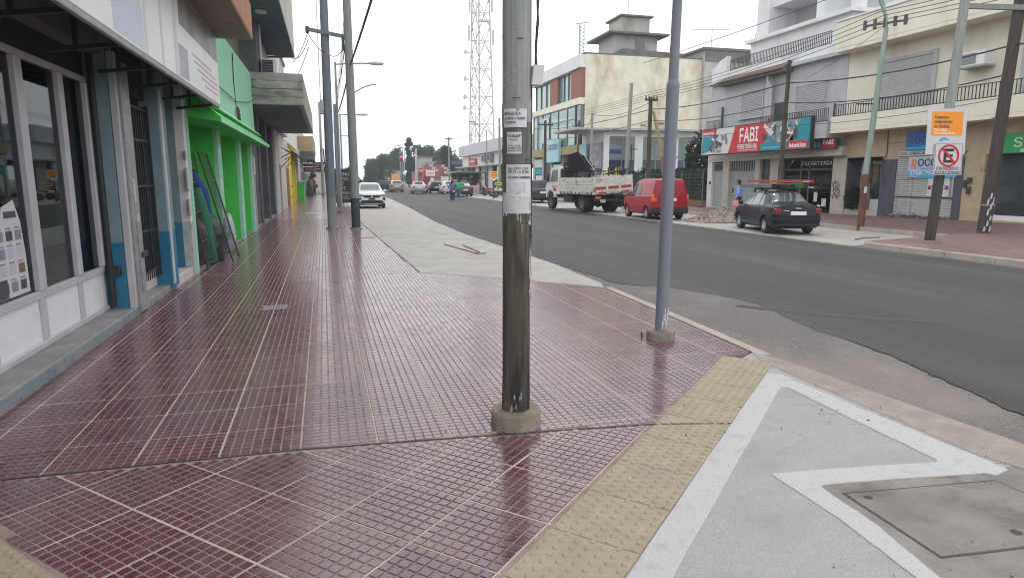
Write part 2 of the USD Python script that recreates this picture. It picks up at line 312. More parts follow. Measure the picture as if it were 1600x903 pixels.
mat('wood_pole', (.060, .050, .038), (.115, .098, .076), scale=5, rough=.9, stretch=(9, 9, .45), bump=.8, bscale=40, c3=(.024, .022, .019), s3=3, st3=(2, 2, .35), lo3=.46, hi3=.62)
mat('wood_pole_top', (.21, .225, .215), (.30, .31, .29), scale=5, rough=.85, stretch=(9, 9, .35), bump=.6, bscale=40, c3=(.36, .365, .345), s3=2.5, st3=(2, 2, .3))
mat('grey_pole', (.20, .205, .21), (.27, .275, .275), scale=4, rough=.85, stretch=(6, 6, .4), bump=.4)
mat('blue_pole', (.13, .155, .18), (.19, .215, .24), scale=4, rough=.7, stretch=(6, 6, .4))
mat('black_pole', (.02, .026, .034), (.04, .048, .055), scale=4, rough=.7, c3=(.12, .12, .12), s3=3)
mat('dark_pole', (.035, .03, .027), (.07, .062, .055), scale=4, rough=.85, stretch=(7, 7, .4), bump=.5)
mat('steel_pole', (.145, .165, .19), (.175, .195, .22), scale=2, rough=.45, stretch=(4, 4, .5), c3=(.21, .225, .24), s3=2)
mat('green_pole', (.22, .30, .25), (.28, .36, .31), scale=3, rough=.6, stretch=(3, 3, .5))
mat('rust_pole', (.11, .045, .03), (.17, .07, .045), scale=4, rough=.8, c3=(.06, .03, .025), s3=3)
mat('collar', (.20, .17, .135), (.30, .255, .205), scale=8, rough=.9, bump=.7, bscale=70, c3=(.17, .14, .115), s3=3)
mat('cable', (.035, .037, .042), None, rough=.6)
mat('rust_orange', (.34, .10, .06), (.40, .14, .085), scale=4, rough=.75, c3=(.22, .12, .08), s3=3)
mat('lattice', (.42, .38, .385), (.50, .46, .46), scale=1, rough=.6)
mat('lattice_blue', (.42, .52, .58), None, rough=.6)
mat('bark', (.06, .045, .034), (.10, .078, .06), scale=10, rough=.95)
leafmat('leaf_dark', (.012, .032, .014), (.035, .075, .028)); leafmat('leaf_mid', (.035, .075, .045), (.09, .15, .085)); leafmat('leaf_hedge', (.008, .024, .010), (.022, .052, .020))
mat('skin', (.36, .20, .13), None, rough=.6); mat('hair', (.012, .009, .008), None, rough=.6)
mat('cloth_blue', (.22, .34, .62), None, rough=.9); mat('cloth_pink', (.62, .28, .33), None, rough=.9); mat('cloth_navy', (.012, .014, .026), None, rough=.9); mat('cloth_green', (.05, .42, .16), None, rough=.9); mat('cloth_denim', (.07, .13, .27), None, rough=.9)
mat('sack_black', (.012, .013, .016), (.02, .022, .026), scale=6, rough=.38, bump=1, bscale=14)
mat('mesh_green', (.008, .10, .055), (.016, .17, .09), scale=10, rough=.6); mat('mesh_blue', (.012, .05, .21), None, rough=.6); mat('sheet_grey', (.33, .36, .38), (.46, .48, .50), scale=8, rough=.5)
# ------------------------------------------------------------------ the ground
def sheet(name, poly, z, thick, m, parent=None, label=None, kind='structure', pname=None):
    mb = MB().prism(poly, z - thick, z)
    return single(name, mb, m, kind=kind) if parent is None else part(parent, name, mb, m, label=label)

single('ground', MB().quad((-1500, -600, -.5), (1500, -600, -.5), (1500, 2500, -.5), (-1500, 2500, -.5)), 'earth', kind='structure')
def densify(pl, step, amp, seed):
    L = LineString(pl); n = max(2, int(L.length / step)); out = []
    for i in range(n + 1):
        p = L.interpolate(i / n, normalized=True); q = meshkit.noise(np.array([[p.x * 3.1, p.y * 3.1, seed], [p.x * 3.1 + 50, p.y * 3.1, seed]])) - .5
        q2 = meshkit.noise(np.array([[p.x * 17, p.y * 17, seed]])) - .5
        out.append((p.x + amp * (q[0] + .6 * q2[0]), p.y + amp * (q[1] + .3 * q2[0])))
    return out
sheet('road', sbox(-60, -60, 60, 400), -.035, .1, 'old_asphalt')
asph_edge = densify([(4.7, -30), (4.75, 2.0), (5.02, 3.52), (5.5, 5.17), (5.51, 6.27), (5.93, 8.07), (5.72, 9.0), (5.35, 9.7), (4.75, 10.3), (4.63, 13.06), (4.45, 16.6), (4.31, 20.9), (4.36, 27.8), (5.0, 43), (5.42, 57.7), (5.5, 66), (5.6, 160)], .05, .085, 3)
sheet('road', Polygon(asph_edge + [(13.45, 160), (13.45, -30)]), -.031, .03, 'asphalt')
tarl = [p for p in asph_edge if 2 < p[1] < 5.9]
tp = LineString(tarl)
left = [(x - .006 - .045 * max(0, meshkit.noise(np.array([[x * 9, y * 9, 1.]]))[0] - .35) * (1.5 if y < 5.6 else .1), y) for x, y in tarl]
right_ = [(x + .006 + .05 * max(0, meshkit.noise(np.array([[x * 7, y * 7, 5.]]))[0] - .35) * (1.5 if y < 5.6 else .1), y + .004) for x, y in tarl]
sheet('road_edge', Polygon(left + right_[::-1]).buffer(0), -.025, .03, 'tar')
tl2 = [p for p in asph_edge if 9.9 < p[1] < 60]
sheet('road_edge', LineString(tl2).buffer(.007, cap_style=2), -.027, .02, 'tar')
sheet('tyre_mark', LineString(densify([(5.6, 7.9), (6.4, 7.0), (7.3, 6.3)], .1, .04, 9)).buffer(.075), -.0285, .002, 'tyre_rub')
# gutter and corner ramp
bay = Polygon([(1.595, 12.3), (2.97, 11.08), (3.97, 10.07), (4.28, 9.75)] + [(4.42, 10.2), (4.5, 13), (4.36, 16.6), (4.2, 20.9), (4.26, 27.8), (4.9, 43), (5.3, 57.7), (5.4, 66), (5.4, 75), (1.2, 75), (1.2, 37.5), (1.24, 26.6), (1.42, 19.3)])
parking = thing('parking_bay', None, None, kind='structure')
for i, (y0, y1) in enumerate(((9, 14.6), (14.6, 19.4), (19.4, 24.6), (24.6, 31), (31, 40), (40, 52), (52, 76))):
    part(parking, 'slab', MB().prism(bay.intersection(sbox(0, y0 + .004, 9, y1 - .004)), -.12, -.001 + .0006 * (i % 2)), 'concrete')
E1 = np.array([.7185, .6955]); E2 = np.array([.6955, -.7185])      # along the dotted strip, and across it towards the ramp
S0 = np.array([2.033, 3.895])                                       # a joint of the dotted strip on its left edge
PT = .475
def sp(a, b): return tuple(S0 + E1 * a + E2 * b)
ramp_poly = Polygon([sp(2.3, PT), (3.9, 5.45), (4.12, 5.6), (4.24, 5.2), (4.30, 4.4), (4.42, 3.1), (4.55, 1.5), (4.5, -6), (-4, -6), sp(-6, PT)])
ramp = thing('ramp', None, None, kind='structure')
rest = sbox(-9, -7, 9, 9)
hatch_zone = Polygon([(2.62, 3.0), (3.5, 2.84), (3.75, 2.82), (4.0, 2.84), (4.44, 3.0), (4.55, 1.5), (4.5, .6), (3.6, .4), (2.75, 1.5), (2.56, 2.06)])
wband = Polygon([sp(-6, PT + .004), sp(1.985, PT + .004), (3.90, 4.86), (3.72, 4.66), sp(1.75, PT + .18), sp(-6, PT + .19)])
arm2 = Polygon([(3.90, 4.86), (3.885, 4.80), (3.93, 2.80), (3.78, 2.76), (3.63, 3.0), (3.70, 4.60), (3.72, 4.66)])
arm3 = Polygon([(3.93, 2.80), (3.74, 2.806), (2.82, 2.93), (2.70, 2.935), (2.49, 3.137), (2.9, 3.10), (3.63, 3.0)])
arm4 = Polygon([(2.49, 3.137), (2.66, 2.96), (2.64, 2.5), (2.55, 2.05), (2.30, .9), (2.21, .9), (2.45, 2.07), (2.50, 2.6)])
part(ramp, 'slab', MB().prism(ramp_poly.difference(hatch_zone), -.12, -.003), 'ramp_concrete')
part(ramp, 'slab', MB().prism(hatch_zone, -.12, -.0045), 'old_concrete', label='stained concrete slab around the inspection cover')
part(ramp, 'apron', MB().prism(Polygon([(3.99, 5.3), (4.12, 5.6), (4.24, 5.2), (4.30, 4.4), (4.42, 3.1), (4.5, 2.2), (4.1, 2.6), (3.96, 3.0)]), -.05, .0005), 'dust')
for k, pg in enumerate((unary_union([q.buffer(.008) for q in (wband, arm2, arm3, arm4)]).buffer(.03).buffer(-.038),)):
    e = pg
    for e in getattr(e, 'geoms', [e]):
        co = densify(list(e.exterior.coords), .035, .010, 20 + k)
        part(ramp, 'painted_line', MB().prism(Polygon(co, [h.coords for h in e.interiors]).buffer(0), -.01, .0025), 'white_paint')
hatch = Polygon([(2.735, 2.825), (2.70, 2.175), (3.17, 2.135), (3.75, 2.09), (3.72, 2.72)])
hb = MB(); co = list(hatch.exterior.coords)
for a, b in zip(co[:-1], co[1:]):
    hb.prism(LineString(densify([a, b], .05, .008, 4)).buffer(.0065, cap_style=2), -.03, -.0032)
part(ramp, 'cover_gap', hb, 'slot_dark')
part(ramp, 'access_cover', MB().prism(hatch.buffer(-.009), -.03, -.0015), 'old_concrete', label='square concrete inspection cover with two finger holes')
part(ramp, 'finger_hole', MB().prism(Point(2.83, 2.745).buffer(.024), -.02, -.0005), 'slot_dark'); part(ramp, 'finger_hole', MB().prism(Point(3.26, 2.245).buffer(.027), -.02, -.0005), 'slot_dark')
for k, b in enumerate(np.arange(.55, 2.4, .24)):                    # drag lines left by the broom in the concrete
    l0, l1 = (1.5 - .25 * (k % 3), b), (1.2 + .3 * (k % 2), b)
    p0 = np.array(sp(1.2 - .12 * k, .30 + b * .9)); p1 = p0 + np.array([.9, -.30]) * (.55 + .18 * (k % 3))
    part(ramp, 'trowel_line', MB().prism(LineString(densify([p0, p1], .04, .02, k)).buffer(.0035).intersection(ramp_poly.difference(wband).difference(hatch_zone)), -.01, -.0022), 'old_concrete')

# the tiled pavement: square raised pads on grout, eight by eight to a tile
def crack_y(x): return float(np.interp(x, [-3, -1.94, -.21, 1.02, 1.37, 2.17, 2.75], [4.30, 4.289, 4.275, 4.173, 4.150, 4.066, 3.93]))
cr = [(x, crack_y(x)) for x in np.linspace(-2.6, 2.2, 30)]
zoneA = Polygon(cr + [sp(.12, 0), sp(2.42, 0), (3.95, 5.56), (4.10, 5.62), (4.17, 7.19), (4.262, 9.71), (3.965, 10.06), (2.96, 11.07), (1.59, 12.29), (1.41, 19.3), (1.23, 26.6), (1.19, 37.5), (1.19, 75), (-2.46, 75), (-2.46, 4.3)]).buffer(0)
zoneB = Polygon([(x, crack_y(x) - .012) for x in np.linspace(-2.6, 2.16, 30)] + [sp(.1, -.005), sp(-5, -.005), (-2.2, -1.0), (-2.9, 4.29)]).buffer(0)
LT0 = np.array([-1.64, 3.55])                                       # corner of the second dotted strip, bottom left
stripB = Polygon([LT0 + (-1.0, 1.12), LT0 + (1.9, -2.1), LT0 + (1.9 - .6, -2.1 - .6), LT0 + (-1.0 - .6, 1.12 - .6)])
zoneB = zoneB.difference(stripB.buffer(.006))
pave = thing('pavement', None, None, kind='structure')
strip = Polygon([sp(2.40, .004), sp(2.40, PT), sp(-6, PT), sp(-6, .004)])
part(pave, 'grout_bed', MB().prism(unary_union([zoneA, zoneB, strip, stripB]).buffer(.02).buffer(-.02), -.11, .0), 'grout')
PAD = .0625
def pads(O, ax, ay, pitch, zone, inner=True, jz=0.0, tilt=(0, 0)):
    """one tile: sixty-four raised pads, only those lying wholly on the zone"""
    c = pitch / 8; g = .0046 * (pitch / .5) + .0002; t = .0022; V, F = [], []
    for i in range(8):
        for j in range(8):
            a0, b0 = i * c + g + (.003 if i == 0 else 0), j * c + g + (.003 if j == 0 else 0); a1, b1 = (i + 1) * c - g - (.003 if i == 7 else 0), (j + 1) * c - g - (.003 if j == 7 else 0)
            if not inner:
                m = O + ax * ((a0 + a1) / 2) + ay * ((b0 + b1) / 2)
                if not zone.contains(Point(m).buffer(.021)): continue
            n = len(V)
            for (a, b, z) in ((a0, b0, -.001), (a1, b0, -.001), (a1, b1, -.001), (a0, b1, -.001), (a0 + t, b0 + t, .0042), (a1 - t, b0 + t, .0042), (a1 - t, b1 - t, .0042), (a0 + t, b1 - t, .0042)):
                q = O + ax * a + ay * b; V.append((q[0], q[1], z + jz + (tilt[0] * (a - .25) + tilt[1] * (b - .25) if z > 0 else 0)))
            F += [(n + 4, n + 5, n + 6, n + 7)] + [(n + k, n + (k + 1) % 4, n + 4 + (k + 1) % 4, n + 4 + k) for k in range(4)]
    return (np.array(V), np.array(F)) if V else None
def tiles(zone, O, ax, ay, pitch, far):
    minx, miny, maxx, maxy = zone.bounds; out = []
    cs = np.array([((x - O[0]) * ax[0] + (y - O[1]) * ax[1], (x - O[0]) * ay[0] + (y - O[1]) * ay[1]) for x in (minx, maxx) for y in (miny, min(maxy, far))])
    for i in range(int(np.floor(cs[:, 0].min() / pitch)), int(np.ceil(cs[:, 0].max() / pitch))):
        for j in range(int(np.floor(cs[:, 1].min() / pitch)), int(np.ceil(cs[:, 1].max() / pitch))):
            o = O + ax * i * pitch + ay * j * pitch; sq = Polygon([o, o + ax * pitch, o + ax * pitch + ay * pitch, o + ay * pitch])
            if not zone.intersects(sq) or sq.centroid.y > far or sq.centroid.y < .6: continue
            r = pads(o, ax, ay, pitch, zone, zone.contains(sq.buffer(.002)), rng.uniform(-.0006, .0006), rng.uniform(-.0016, .0016, 2))
            if r is not None: out.append((sq.centroid.y, r))
    return sorted(out, key=lambda t: t[0])
AX, AY = np.array([1.0, 0]), np.array([-.006, 1.0]); OA = np.array([-.253, 4.72]); OB = np.array([-.382, 3.681])
near = tiles(zoneB, OB, E1, E2, .498, 99); farA = tiles(zoneA, OA, AX, AY, .4975, 30.0)
allt = near + farA
mats3 = ['tile_a', 'tile_b', 'tile_c', 'tile_a']
for k, (y, (v, f)) in enumerate(allt[:298]): part(pave, 'tile', MB().add(v, f), mats3[rng.integers(4)])
restm = [MB(), MB(), MB()]
for k, (y, (v, f)) in enumerate(allt[298:]): restm[k % 3].add(v, f)
big = MB()
for q in restm:
    v, f = q.arr(); big.add(v, f)
part(pave, 'farther_tile', big, 'tile_a', kind='stuff')
fb = MB()                                                           # beyond that the pads are far below a pixel: long ribs only
for x in np.arange(-2.44, 1.15, .0622): fb.box(x + .005, x + .057, 30.0, 75, -.02, .0036)
part(pave, 'farthest_tile', fb, 'tile_c', kind='stuff')
jb = MB()
for zone, O, ax, ay, pt, far in ((zoneB, OB, E1, E2, .498, 9), (zoneA, OA, AX, AY, .4975, 30)):
    for d, o2, n in ((ax, ay, 0), (ay, ax, 1)):
        for i in range(-12, 62):
            L = LineString([O + o2 * i * pt - d * 60, O + o2 * i * pt + d * 60]).intersection(zone.buffer(-.01))
            w = .0042 + .0014 * ((i * 7) % 3)
            if not L.is_empty:
                L = L.intersection(sbox(-3, .6, 5, far))
                if not L.is_empty: jb.prism(L.buffer(w, cap_style=2), -.01, .0012 + .0002 * n)
part(pave, 'joint', jb, 'joint', kind='stuff')
# dotted tactile tiles
def dots(O, ax, ay, pitch, zone=None):
    mb = MB(); e = .004
    mb.prism(Polygon([O + ax * e + ay * e, O + ax * (pitch - e) + ay * e, O + ax * (pitch - e) + ay * (pitch - e), O + ax * e + ay * (pitch - e)]), -.04, .0025)
    n = 7; s = pitch / n
    for i in range(n):
        for j in range(n):
            if (i + j) % 2 and False: continue
            c = O + ax * ((i + .5 + (.25 if j % 2 else -.25)) * s) + ay * ((j + .5) * s)
            mb.lathe([(.0185, .002), (.0145, .0072), (.007, .0088), (.0001, .009)], (c[0], c[1], 0), 8)
    return mb
for k in range(-5, 5): part(pave, 'tactile_tile', dots(np.array(sp(k * PT + .012, 0)), E1, E2, PT), 'tactile')
d2 = np.array([.40, -.45]); d2 /= np.linalg.norm(d2); n2 = np.array([-d2[1], d2[0]]) * -1
for k in range(-2, 3): part(pave, 'tactile_tile', dots(LT0 + d2 * (k * PT - .1), d2, n2, PT), 'tactile')
ck = densify([(-2.5, 4.288), (-1.94, 4.286), (-.21, 4.272), (1.02, 4.168), (1.37, 4.146), (2.17, 4.060), (2.74, 3.925)], .03, .012, 8)
part(pave, 'crack', MB().prism(LineString(ck).buffer(.0062, cap_style=2), -.02, .0055), 'tar')
kb = MB().prism(LineString([(3.93, 5.6), (4.12, 5.64), (4.19, 7.19), (4.285, 9.72), (3.985, 10.09), (2.98, 11.1), (1.61, 12.31), (1.43, 19.3), (1.25, 26.6), (1.21, 37.5), (1.21, 75)]).buffer(.012, cap_style=2), -.05, .0015)
part(pave, 'edge_gap', kb, 'tar')
part(pave, 'kerb', MB().prism(LineString([(4.19, 5.5), (4.275, 7.19), (4.36, 9.8)]).buffer(.065, cap_style=2), -.12, -.002), 'kerb')
dr = MB()
for k in range(9): dr.box(-.93 + k * .036, -.91 + k * .036, 9.30, 9.52, .003, .009)
dr.box(-.96, -.62, 9.27, 9.30, -.01, .008).box(-.96, -.62, 9.52, 9.55, -.01, .008)
part(pave, 'drain_grate', dr, 'galv')
part(pave, 'drain_grate', MB().box(.55, 1.3, 20.05, 20.3, -.01, .006), 'dark_grey_wall'); part(pave, 'drain_grate', MB().box(-1.2, -.5, 35.2, 36.2, -.01, .006), 'galv')
# the far pavement
def zr(y): return float(np.interp(y, [10, 17, 33, 50, 110], [.44, .38, .16, .12, .10]))
def slope_sheet(parent, name, y0, y1, x0, x1, z0, m, n=8):
    mb = MB()
    for k in range(n):
        a, b = y0 + (y1 - y0) * k / n, y0 + (y1 - y0) * (k + 1) / n
        mb.add([(x0, a, z0), (x1, a, zr(a)), (x1, b, zr(b)), (x0, b, z0), (x0, a, -.2), (x0, b, -.2)], [(0, 1, 2, 3), (0, 3, 5, 4)])
    return part(parent, name, mb, m)
rp = thing('pavement', None, None, (17.6, 14, 0), kind='structure')
slope_sheet(rp, 'paving', 14.3, 48.5, 17.68, 21.3, .14, 'pink_pavement'); slope_sheet(rp, 'paving', -5, 14.3, 13.82, 21.3, .11, 'pink_pavement'); slope_sheet(rp, 'paving', 48.5, 110, 17.68, 21.3, .12, 'concrete')
for y in np.arange(14.2, 34, 2.0): part(rp, 'kerbstone', MB().box(17.53, 17.68, y + .006, y + 1.994, -.1, .135, .012), 'kerb')
for y in np.arange(-.2, 13.5, 1.2): part(rp, 'kerbstone', MB().box(13.66, 13.83, y + .006, y + 1.194, -.1, .105, .02), 'kerb')
part(rp, 'kerbstone', MB().box(13.84, 17.52, 14.21, 14.36, -.1, .112, .012), 'kerb')
rb = thing('parking_bay', None, None, (13.7, 14, 0), kind='structure')
ye = [14.37, 18.5, 23, 28, 33, 38, 44, 50, 58, 66, 75, 110]
for a, b in zip(ye[:-1], ye[1:]): part(rb, 'slab', MB().box(13.5, 17.55, a + .006, b - .006, -.1, -.002 + .001 * (int(a) % 2)), 'concrete')
for a, b in zip(ye[:-1], ye[1:]): part(rb, 'kerb', MB().box(13.36, 13.5, a + .006, b - .006, -.1, .012, .01), 'kerb')
# litter
lb, pb = MB(), MB()
def specks(mb, poly, n, smin, smax, z):
    x0, y0, x1, y1 = poly.bounds; k = 0
    while k < n:
        x, y = rng.uniform(x0, x1), rng.uniform(y0, y1)
        if poly.contains(Point(x, y)):
            s = rng.uniform(smin, smax); a = rng.uniform(0, 3.14); c, d = math.cos(a) * s, math.sin(a) * s; e = rng.uniform(.35, .8)
            mb.add([(x - c, y - d, z), (x + d * e, y - c * e, z + s * .3), (x + c, y + d, z), (x - d * e, y + c * e, z + s * .25), (x, y, z + s * .6)], [(0, 1, 4), (1, 2, 4), (2, 3, 4), (3, 0, 4)]); k += 1
specks(lb, ramp_poly.intersection(sbox(1, 1.2, 4.5, 5.6)), 80, .003, .008, .001)
specks(lb, zoneA.intersection(Point(1.2, 4.4).buffer(.5)), 40, .003, .010, .005); specks(lb, zoneA.intersection(sbox(-2.5, 4.3, 4.2, 12)), 40, .003, .009, .005)
specks(lb, Polygon([(-2.46, 4.3), (-2.36, 4.3), (-2.34, 13), (-2.46, 13)]), 90, .004, .016, .004)
specks(lb, sbox(2.3, 3.7, 4.1, 5.6).intersection(unary_union([strip, ramp_poly])), 20, .006, .014, .004); specks(lb, bay.intersection(sbox(1.5, 10, 4.3, 22)), 16, .006, .02, .002)
single('litter', lb, 'litter', 'small dark leaves and grit scattered over the corner paving', 'litter', kind='stuff')
specks(pb, strip.intersection(sbox(1.3, 2.4, 3, 4.2)), 4, .008, .014, .004); specks(pb, ramp_poly.intersection(sbox(1, 1.2, 4.5, 5.6)), 10, .003, .007, .001); specks(pb, zoneA.intersection(Point(1.1, 4.2).buffer(.45)), 12, .003, .007, .005)
single('pebbles', pb, 'pebble', 'pale chips of stone lying on the dotted strip and ramp', 'pebbles', kind='stuff')
# ------------------------------------------------------------------ left side: the corner shop
def vtext(mb, txt, h, x, y, z, face, w=None, bold=False, d=.004):
    """lettering on an upright wall: face 'E' on a wall seen from +x, 'W' from -x, 'S' from -y, 'N' from +y"""
    ex = {'E': (0, 1, 0), 'W': (0, -1, 0), 'S': (1, 0, 0), 'N': (-1, 0, 0)}[face]
    return mb.text(txt, h, (x, y, z), ex, (0, 0, 1), d, bold, w)
def rail(parent, name, x, y0, y1, z0, z1, step, m, r=.011, axis='y', top=.03):
    a = MB(); pts = np.arange(0, abs(y1 - y0) + .001, step); s = 1 if y1 > y0 else -1
    for k in pts:
        q = y0 + s * k
        if axis == 'y': a.box(x - r, x + r, q - r, q + r, z0, z1)
        else: a.box(q - r, q + r, x - r, x + r, z0, z1)
    part(parent, name + '_bars', a, m)
    b = MB()
    for z in (z0 + .03, z1):
        if axis == 'y': b.box(x - top / 2, x + top / 2, y0, y1, z - .012, z + .012)
        else: b.box(y0, y1, x - top / 2, x + top / 2, z - .012, z + .012)
    part(parent, name + '_rail', b, m)

S = thing('corner_shop', 'teal and blue corner shop with white framed display window on the left', 'shop', (-2.8, 9.4, 0))
part(S, 'plinth', MB().box(-3.6, -2.475, 1.0, 9.86, -.05, .10, .012), 'plinth_grey')
part(S, 'plinth_face', MB().box(-2.475, -2.463, 1.0, 9.86, -.05, .088), 'plinth_blue')
WX = -2.8
ms = [3.20, 4.23, 5.26, 6.31, 7.36, 8.41, 9.25]
wf = part(S, 'window_frame', MB().box(WX - .05, WX + .02, 2.2, 9.36, .58, .66, .006).box(WX - .05, WX + .03, 2.2, 9.36, .10, .16, .006).box(WX - .05, WX + .02, 2.2, 9.36, 2.90, 2.97, .006), 'white_alu')
for k, y in enumerate(ms):
    w = (.15, .13, .11)[min(2, max(0, k - 4))] if k >= 4 else .14
    part(S, 'mullion', MB().box(WX - .05, WX + .035, y, y + w, .66, 2.90, .01).box(WX - .05, WX + .012, y + .01, y + w - .01, .16, .58), 'white_alu')
for k in range(len(ms) - 1):
    w = .15 if k == 4 else (.13 if k == 5 else .14)
    part(S, 'window_pane', MB().box(WX - .028, WX - .022, ms[k] + w - .01, ms[k + 1] + .01, .655, 2.905), 'window_glass')
    q = part(S, 'lower_panel', MB().box(WX - .04, WX - .008, ms[k] + w - .005, ms[k + 1] + .005, .155, .585), 'white_panel')
    for z in (.30, .44): part(q, 'panel_groove', MB().box(WX - .02, WX - .0065, ms[k] + w, ms[k + 1], z, z + .003), 'white_panel')
part(S, 'shutter_box', MB().box(-3.2, -2.81, 2.2, 9.36, 2.97, 3.25), 'black_metal')
part(S, 'lintel', MB().box(-3.4, -2.6, 1.0, 9.36, 3.25, 3.62).box(-3.4, -2.47, 1.0, 13.4, 3.62, 4.3), 'dim_beam')
# the room behind the glass
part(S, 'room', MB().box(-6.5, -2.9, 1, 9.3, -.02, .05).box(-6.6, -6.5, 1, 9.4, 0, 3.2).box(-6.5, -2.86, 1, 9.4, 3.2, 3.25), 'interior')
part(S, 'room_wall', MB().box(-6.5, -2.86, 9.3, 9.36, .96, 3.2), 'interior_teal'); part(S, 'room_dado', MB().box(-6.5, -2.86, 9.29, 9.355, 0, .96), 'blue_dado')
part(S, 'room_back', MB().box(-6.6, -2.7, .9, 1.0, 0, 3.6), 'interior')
# pier with the drain pipe, roller guide, barred door, brown door
def pier(y0, y1, x1, m_up='teal_wall', dado=.95, zt=3.62, zb=.05):
    part(S, 'pier', MB().box(-3.6, x1, y0, y1, dado, zt), m_up); part(S, 'pier_dado', MB().box(-3.6, x1 + .003, y0 - .003, y1, zb, dado), 'blue_dado')
pier(9.36, 9.66, -2.56)
part(S, 'white_trim', MB().box(-2.555, -2.47, 9.37, 9.60, .09, 3.3, .008), 'white_alu')
part(S, 'roller_guide', MB().box(-2.47, -2.435, 9.45, 9.78, .02, 3.2, .006).box(-2.44, -2.42, 9.55, 9.70, .3, 1.2), 'galv')
g = MB()
for z in (.55, 1.05, 1.62): g.box(-2.433, -2.418, 9.55, 9.66, z, z + .09)
for q in (MB().box(-2.434, -2.431, 9.58, 9.66, 1.45, 1.75), MB().box(-2.434, -2.431, 9.62, 9.72, 1.2, 1.3)): part(S, 'paper_scrap', q, 'paper_grey')
part(S, 'guide_latch', MB().box(-2.47, -2.40, 9.60, 9.86, .72, .80, .01), 'black_metal')
part(S, 'white_trim', MB().box(-2.50, -2.455, 9.79, 9.87, .06, 3.2, .006), 'white_alu')
dp = MB().tube([(-2.72, 9.32, 3.3), (-2.72, 9.32, .14)], .035, 10); pq = part(S, 'drain_pipe', dp, 'black_metal', smooth=True)
part(pq, 'pipe_joint', MB().lathe([(.036, 0), (.06, .0), (.065, .1), (.05, .14), (.036, .14)], (-2.70, 9.31, .52), 12).box(-2.70, -2.60, 9.25, 9.35, .53, .65, .01), 'black_metal')
part(S, 'door_step', MB().box(-3.2, -2.475, 9.87, 11.95, -.05, .10, .012), 'plinth_grey'); part(S, 'door_sill', MB().box(-3.3, -2.66, 9.9, 11.3, .10, .34, .01), 'pale_wall')
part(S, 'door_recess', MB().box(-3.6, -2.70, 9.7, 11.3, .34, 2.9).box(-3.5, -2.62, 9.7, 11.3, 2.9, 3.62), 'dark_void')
gt = MB()
for z in (.40, 1.0, 1.65, 2.3, 2.75): gt.box(-2.600, -2.585, 9.9, 11.27, z - .015, z + .015)
for y in np.arange(9.95, 11.26, .118): gt.box(-2.602, -2.588, y - .009, y + .008, .28, 2.78)
for y in (9.92, 11.26): gt.box(-2.615, -2.575, y - .02, y + .02, .26, 2.82)
part(S, 'door_grille', gt, 'black_metal')
pier(11.3, 11.75, -2.44); part(S, 'white_trim', MB().box(-2.50, -2.425, 11.38, 11.50, .1, 3.1, .006), 'white_alu')
part(S, 'door_step', MB().box(-3.2, -2.47, 11.75, 13.35, -.05, .15, .012), 'pale_wall')
part(S, 'wooden_door', MB().box(-2.90, -2.82, 11.75, 13.1, .15, 2.55).box(-2.82, -2.76, 12.55, 13.1, .15, 2.6, .01), 'wood_door'); part(S, 'transom', MB().box(-2.92, -2.85, 11.75, 13.1, 2.55, 2.95), 'glass_dark')
pier(13.1, 13.34, -2.60, dado=.98); part(S, 'white_trim', MB().box(-2.60, -2.445, 13.12, 13.32, .98, 3.4, .006), 'white_wall'); part(S, 'white_trim', MB().box(-2.60, -2.44, 13.12, 13.32, .0, .98, .006), 'sheet_grey')
part(S, 'meter_box', MB().box(-2.45, -2.41, 13.0, 13.2, 1.55, 1.95, .01), 'paper_grey'); part(S, 'meter_box', MB().box(-2.45, -2.415, 13.02, 13.2, 1.1, 1.4, .01), 'paper_grey'); part(S, 'doorbell', MB().box(-2.45, -2.42, 13.05, 13.13, 2.1, 2.25, .006), 'white_alu')
part(S, 'upper_wall', MB().box(-3.6, -2.47, 1.0, 13.34, 3.62, 4.35), 'dim_beam')
part(S, 'side_wall', MB().box(-9, -3.6, 1, 1.2, 0, 7).box(-9, -8.8, 1, 13.4, 0, 7), 'dim_beam')
# leaflets behind the glass
L = thing('display_board', 'curled sheet of pale product leaflets stuck on the first shop window pane', 'poster', (-2.81, 6.9, .66))
part(L, 'sheet', MB().prism([(6.48, .685), (7.245, .685), (7.235, 1.05), (7.20, 1.36), (7.10, 1.56), (6.86, 1.50), (6.80, 1.36), (6.48, 1.36)], -2.819, -2.815, 'yz'), 'paper')
for i in range(4):
    for j in range(4):
        part(L, 'printed_picture', MB().box(-2.8145, -2.812, 6.52 + i * .18, 6.64 + i * .18, .73 + j * .155, .82 + j * .155), ['paper_grey', 'grey_print', 'brown_print', 'blue_pale', 'grey_print', 'paper_grey', 'dark_print'][(i * 2 + j * 3) % 7]); part(L, 'caption', MB().box(-2.8145, -2.812, 6.52 + i * .18, 6.62 + i * .18, .835 + j * .155, .85 + j * .155), 'grey_print')
part(L, 'heading', MB().box(-2.8145, -2.812, 6.88, 7.12, 1.40, 1.46), 'dark_print'); part(L, 'lower_picture', MB().box(-2.8145, -2.8118, 6.5, 6.8, .69, .86), 'dark_print')
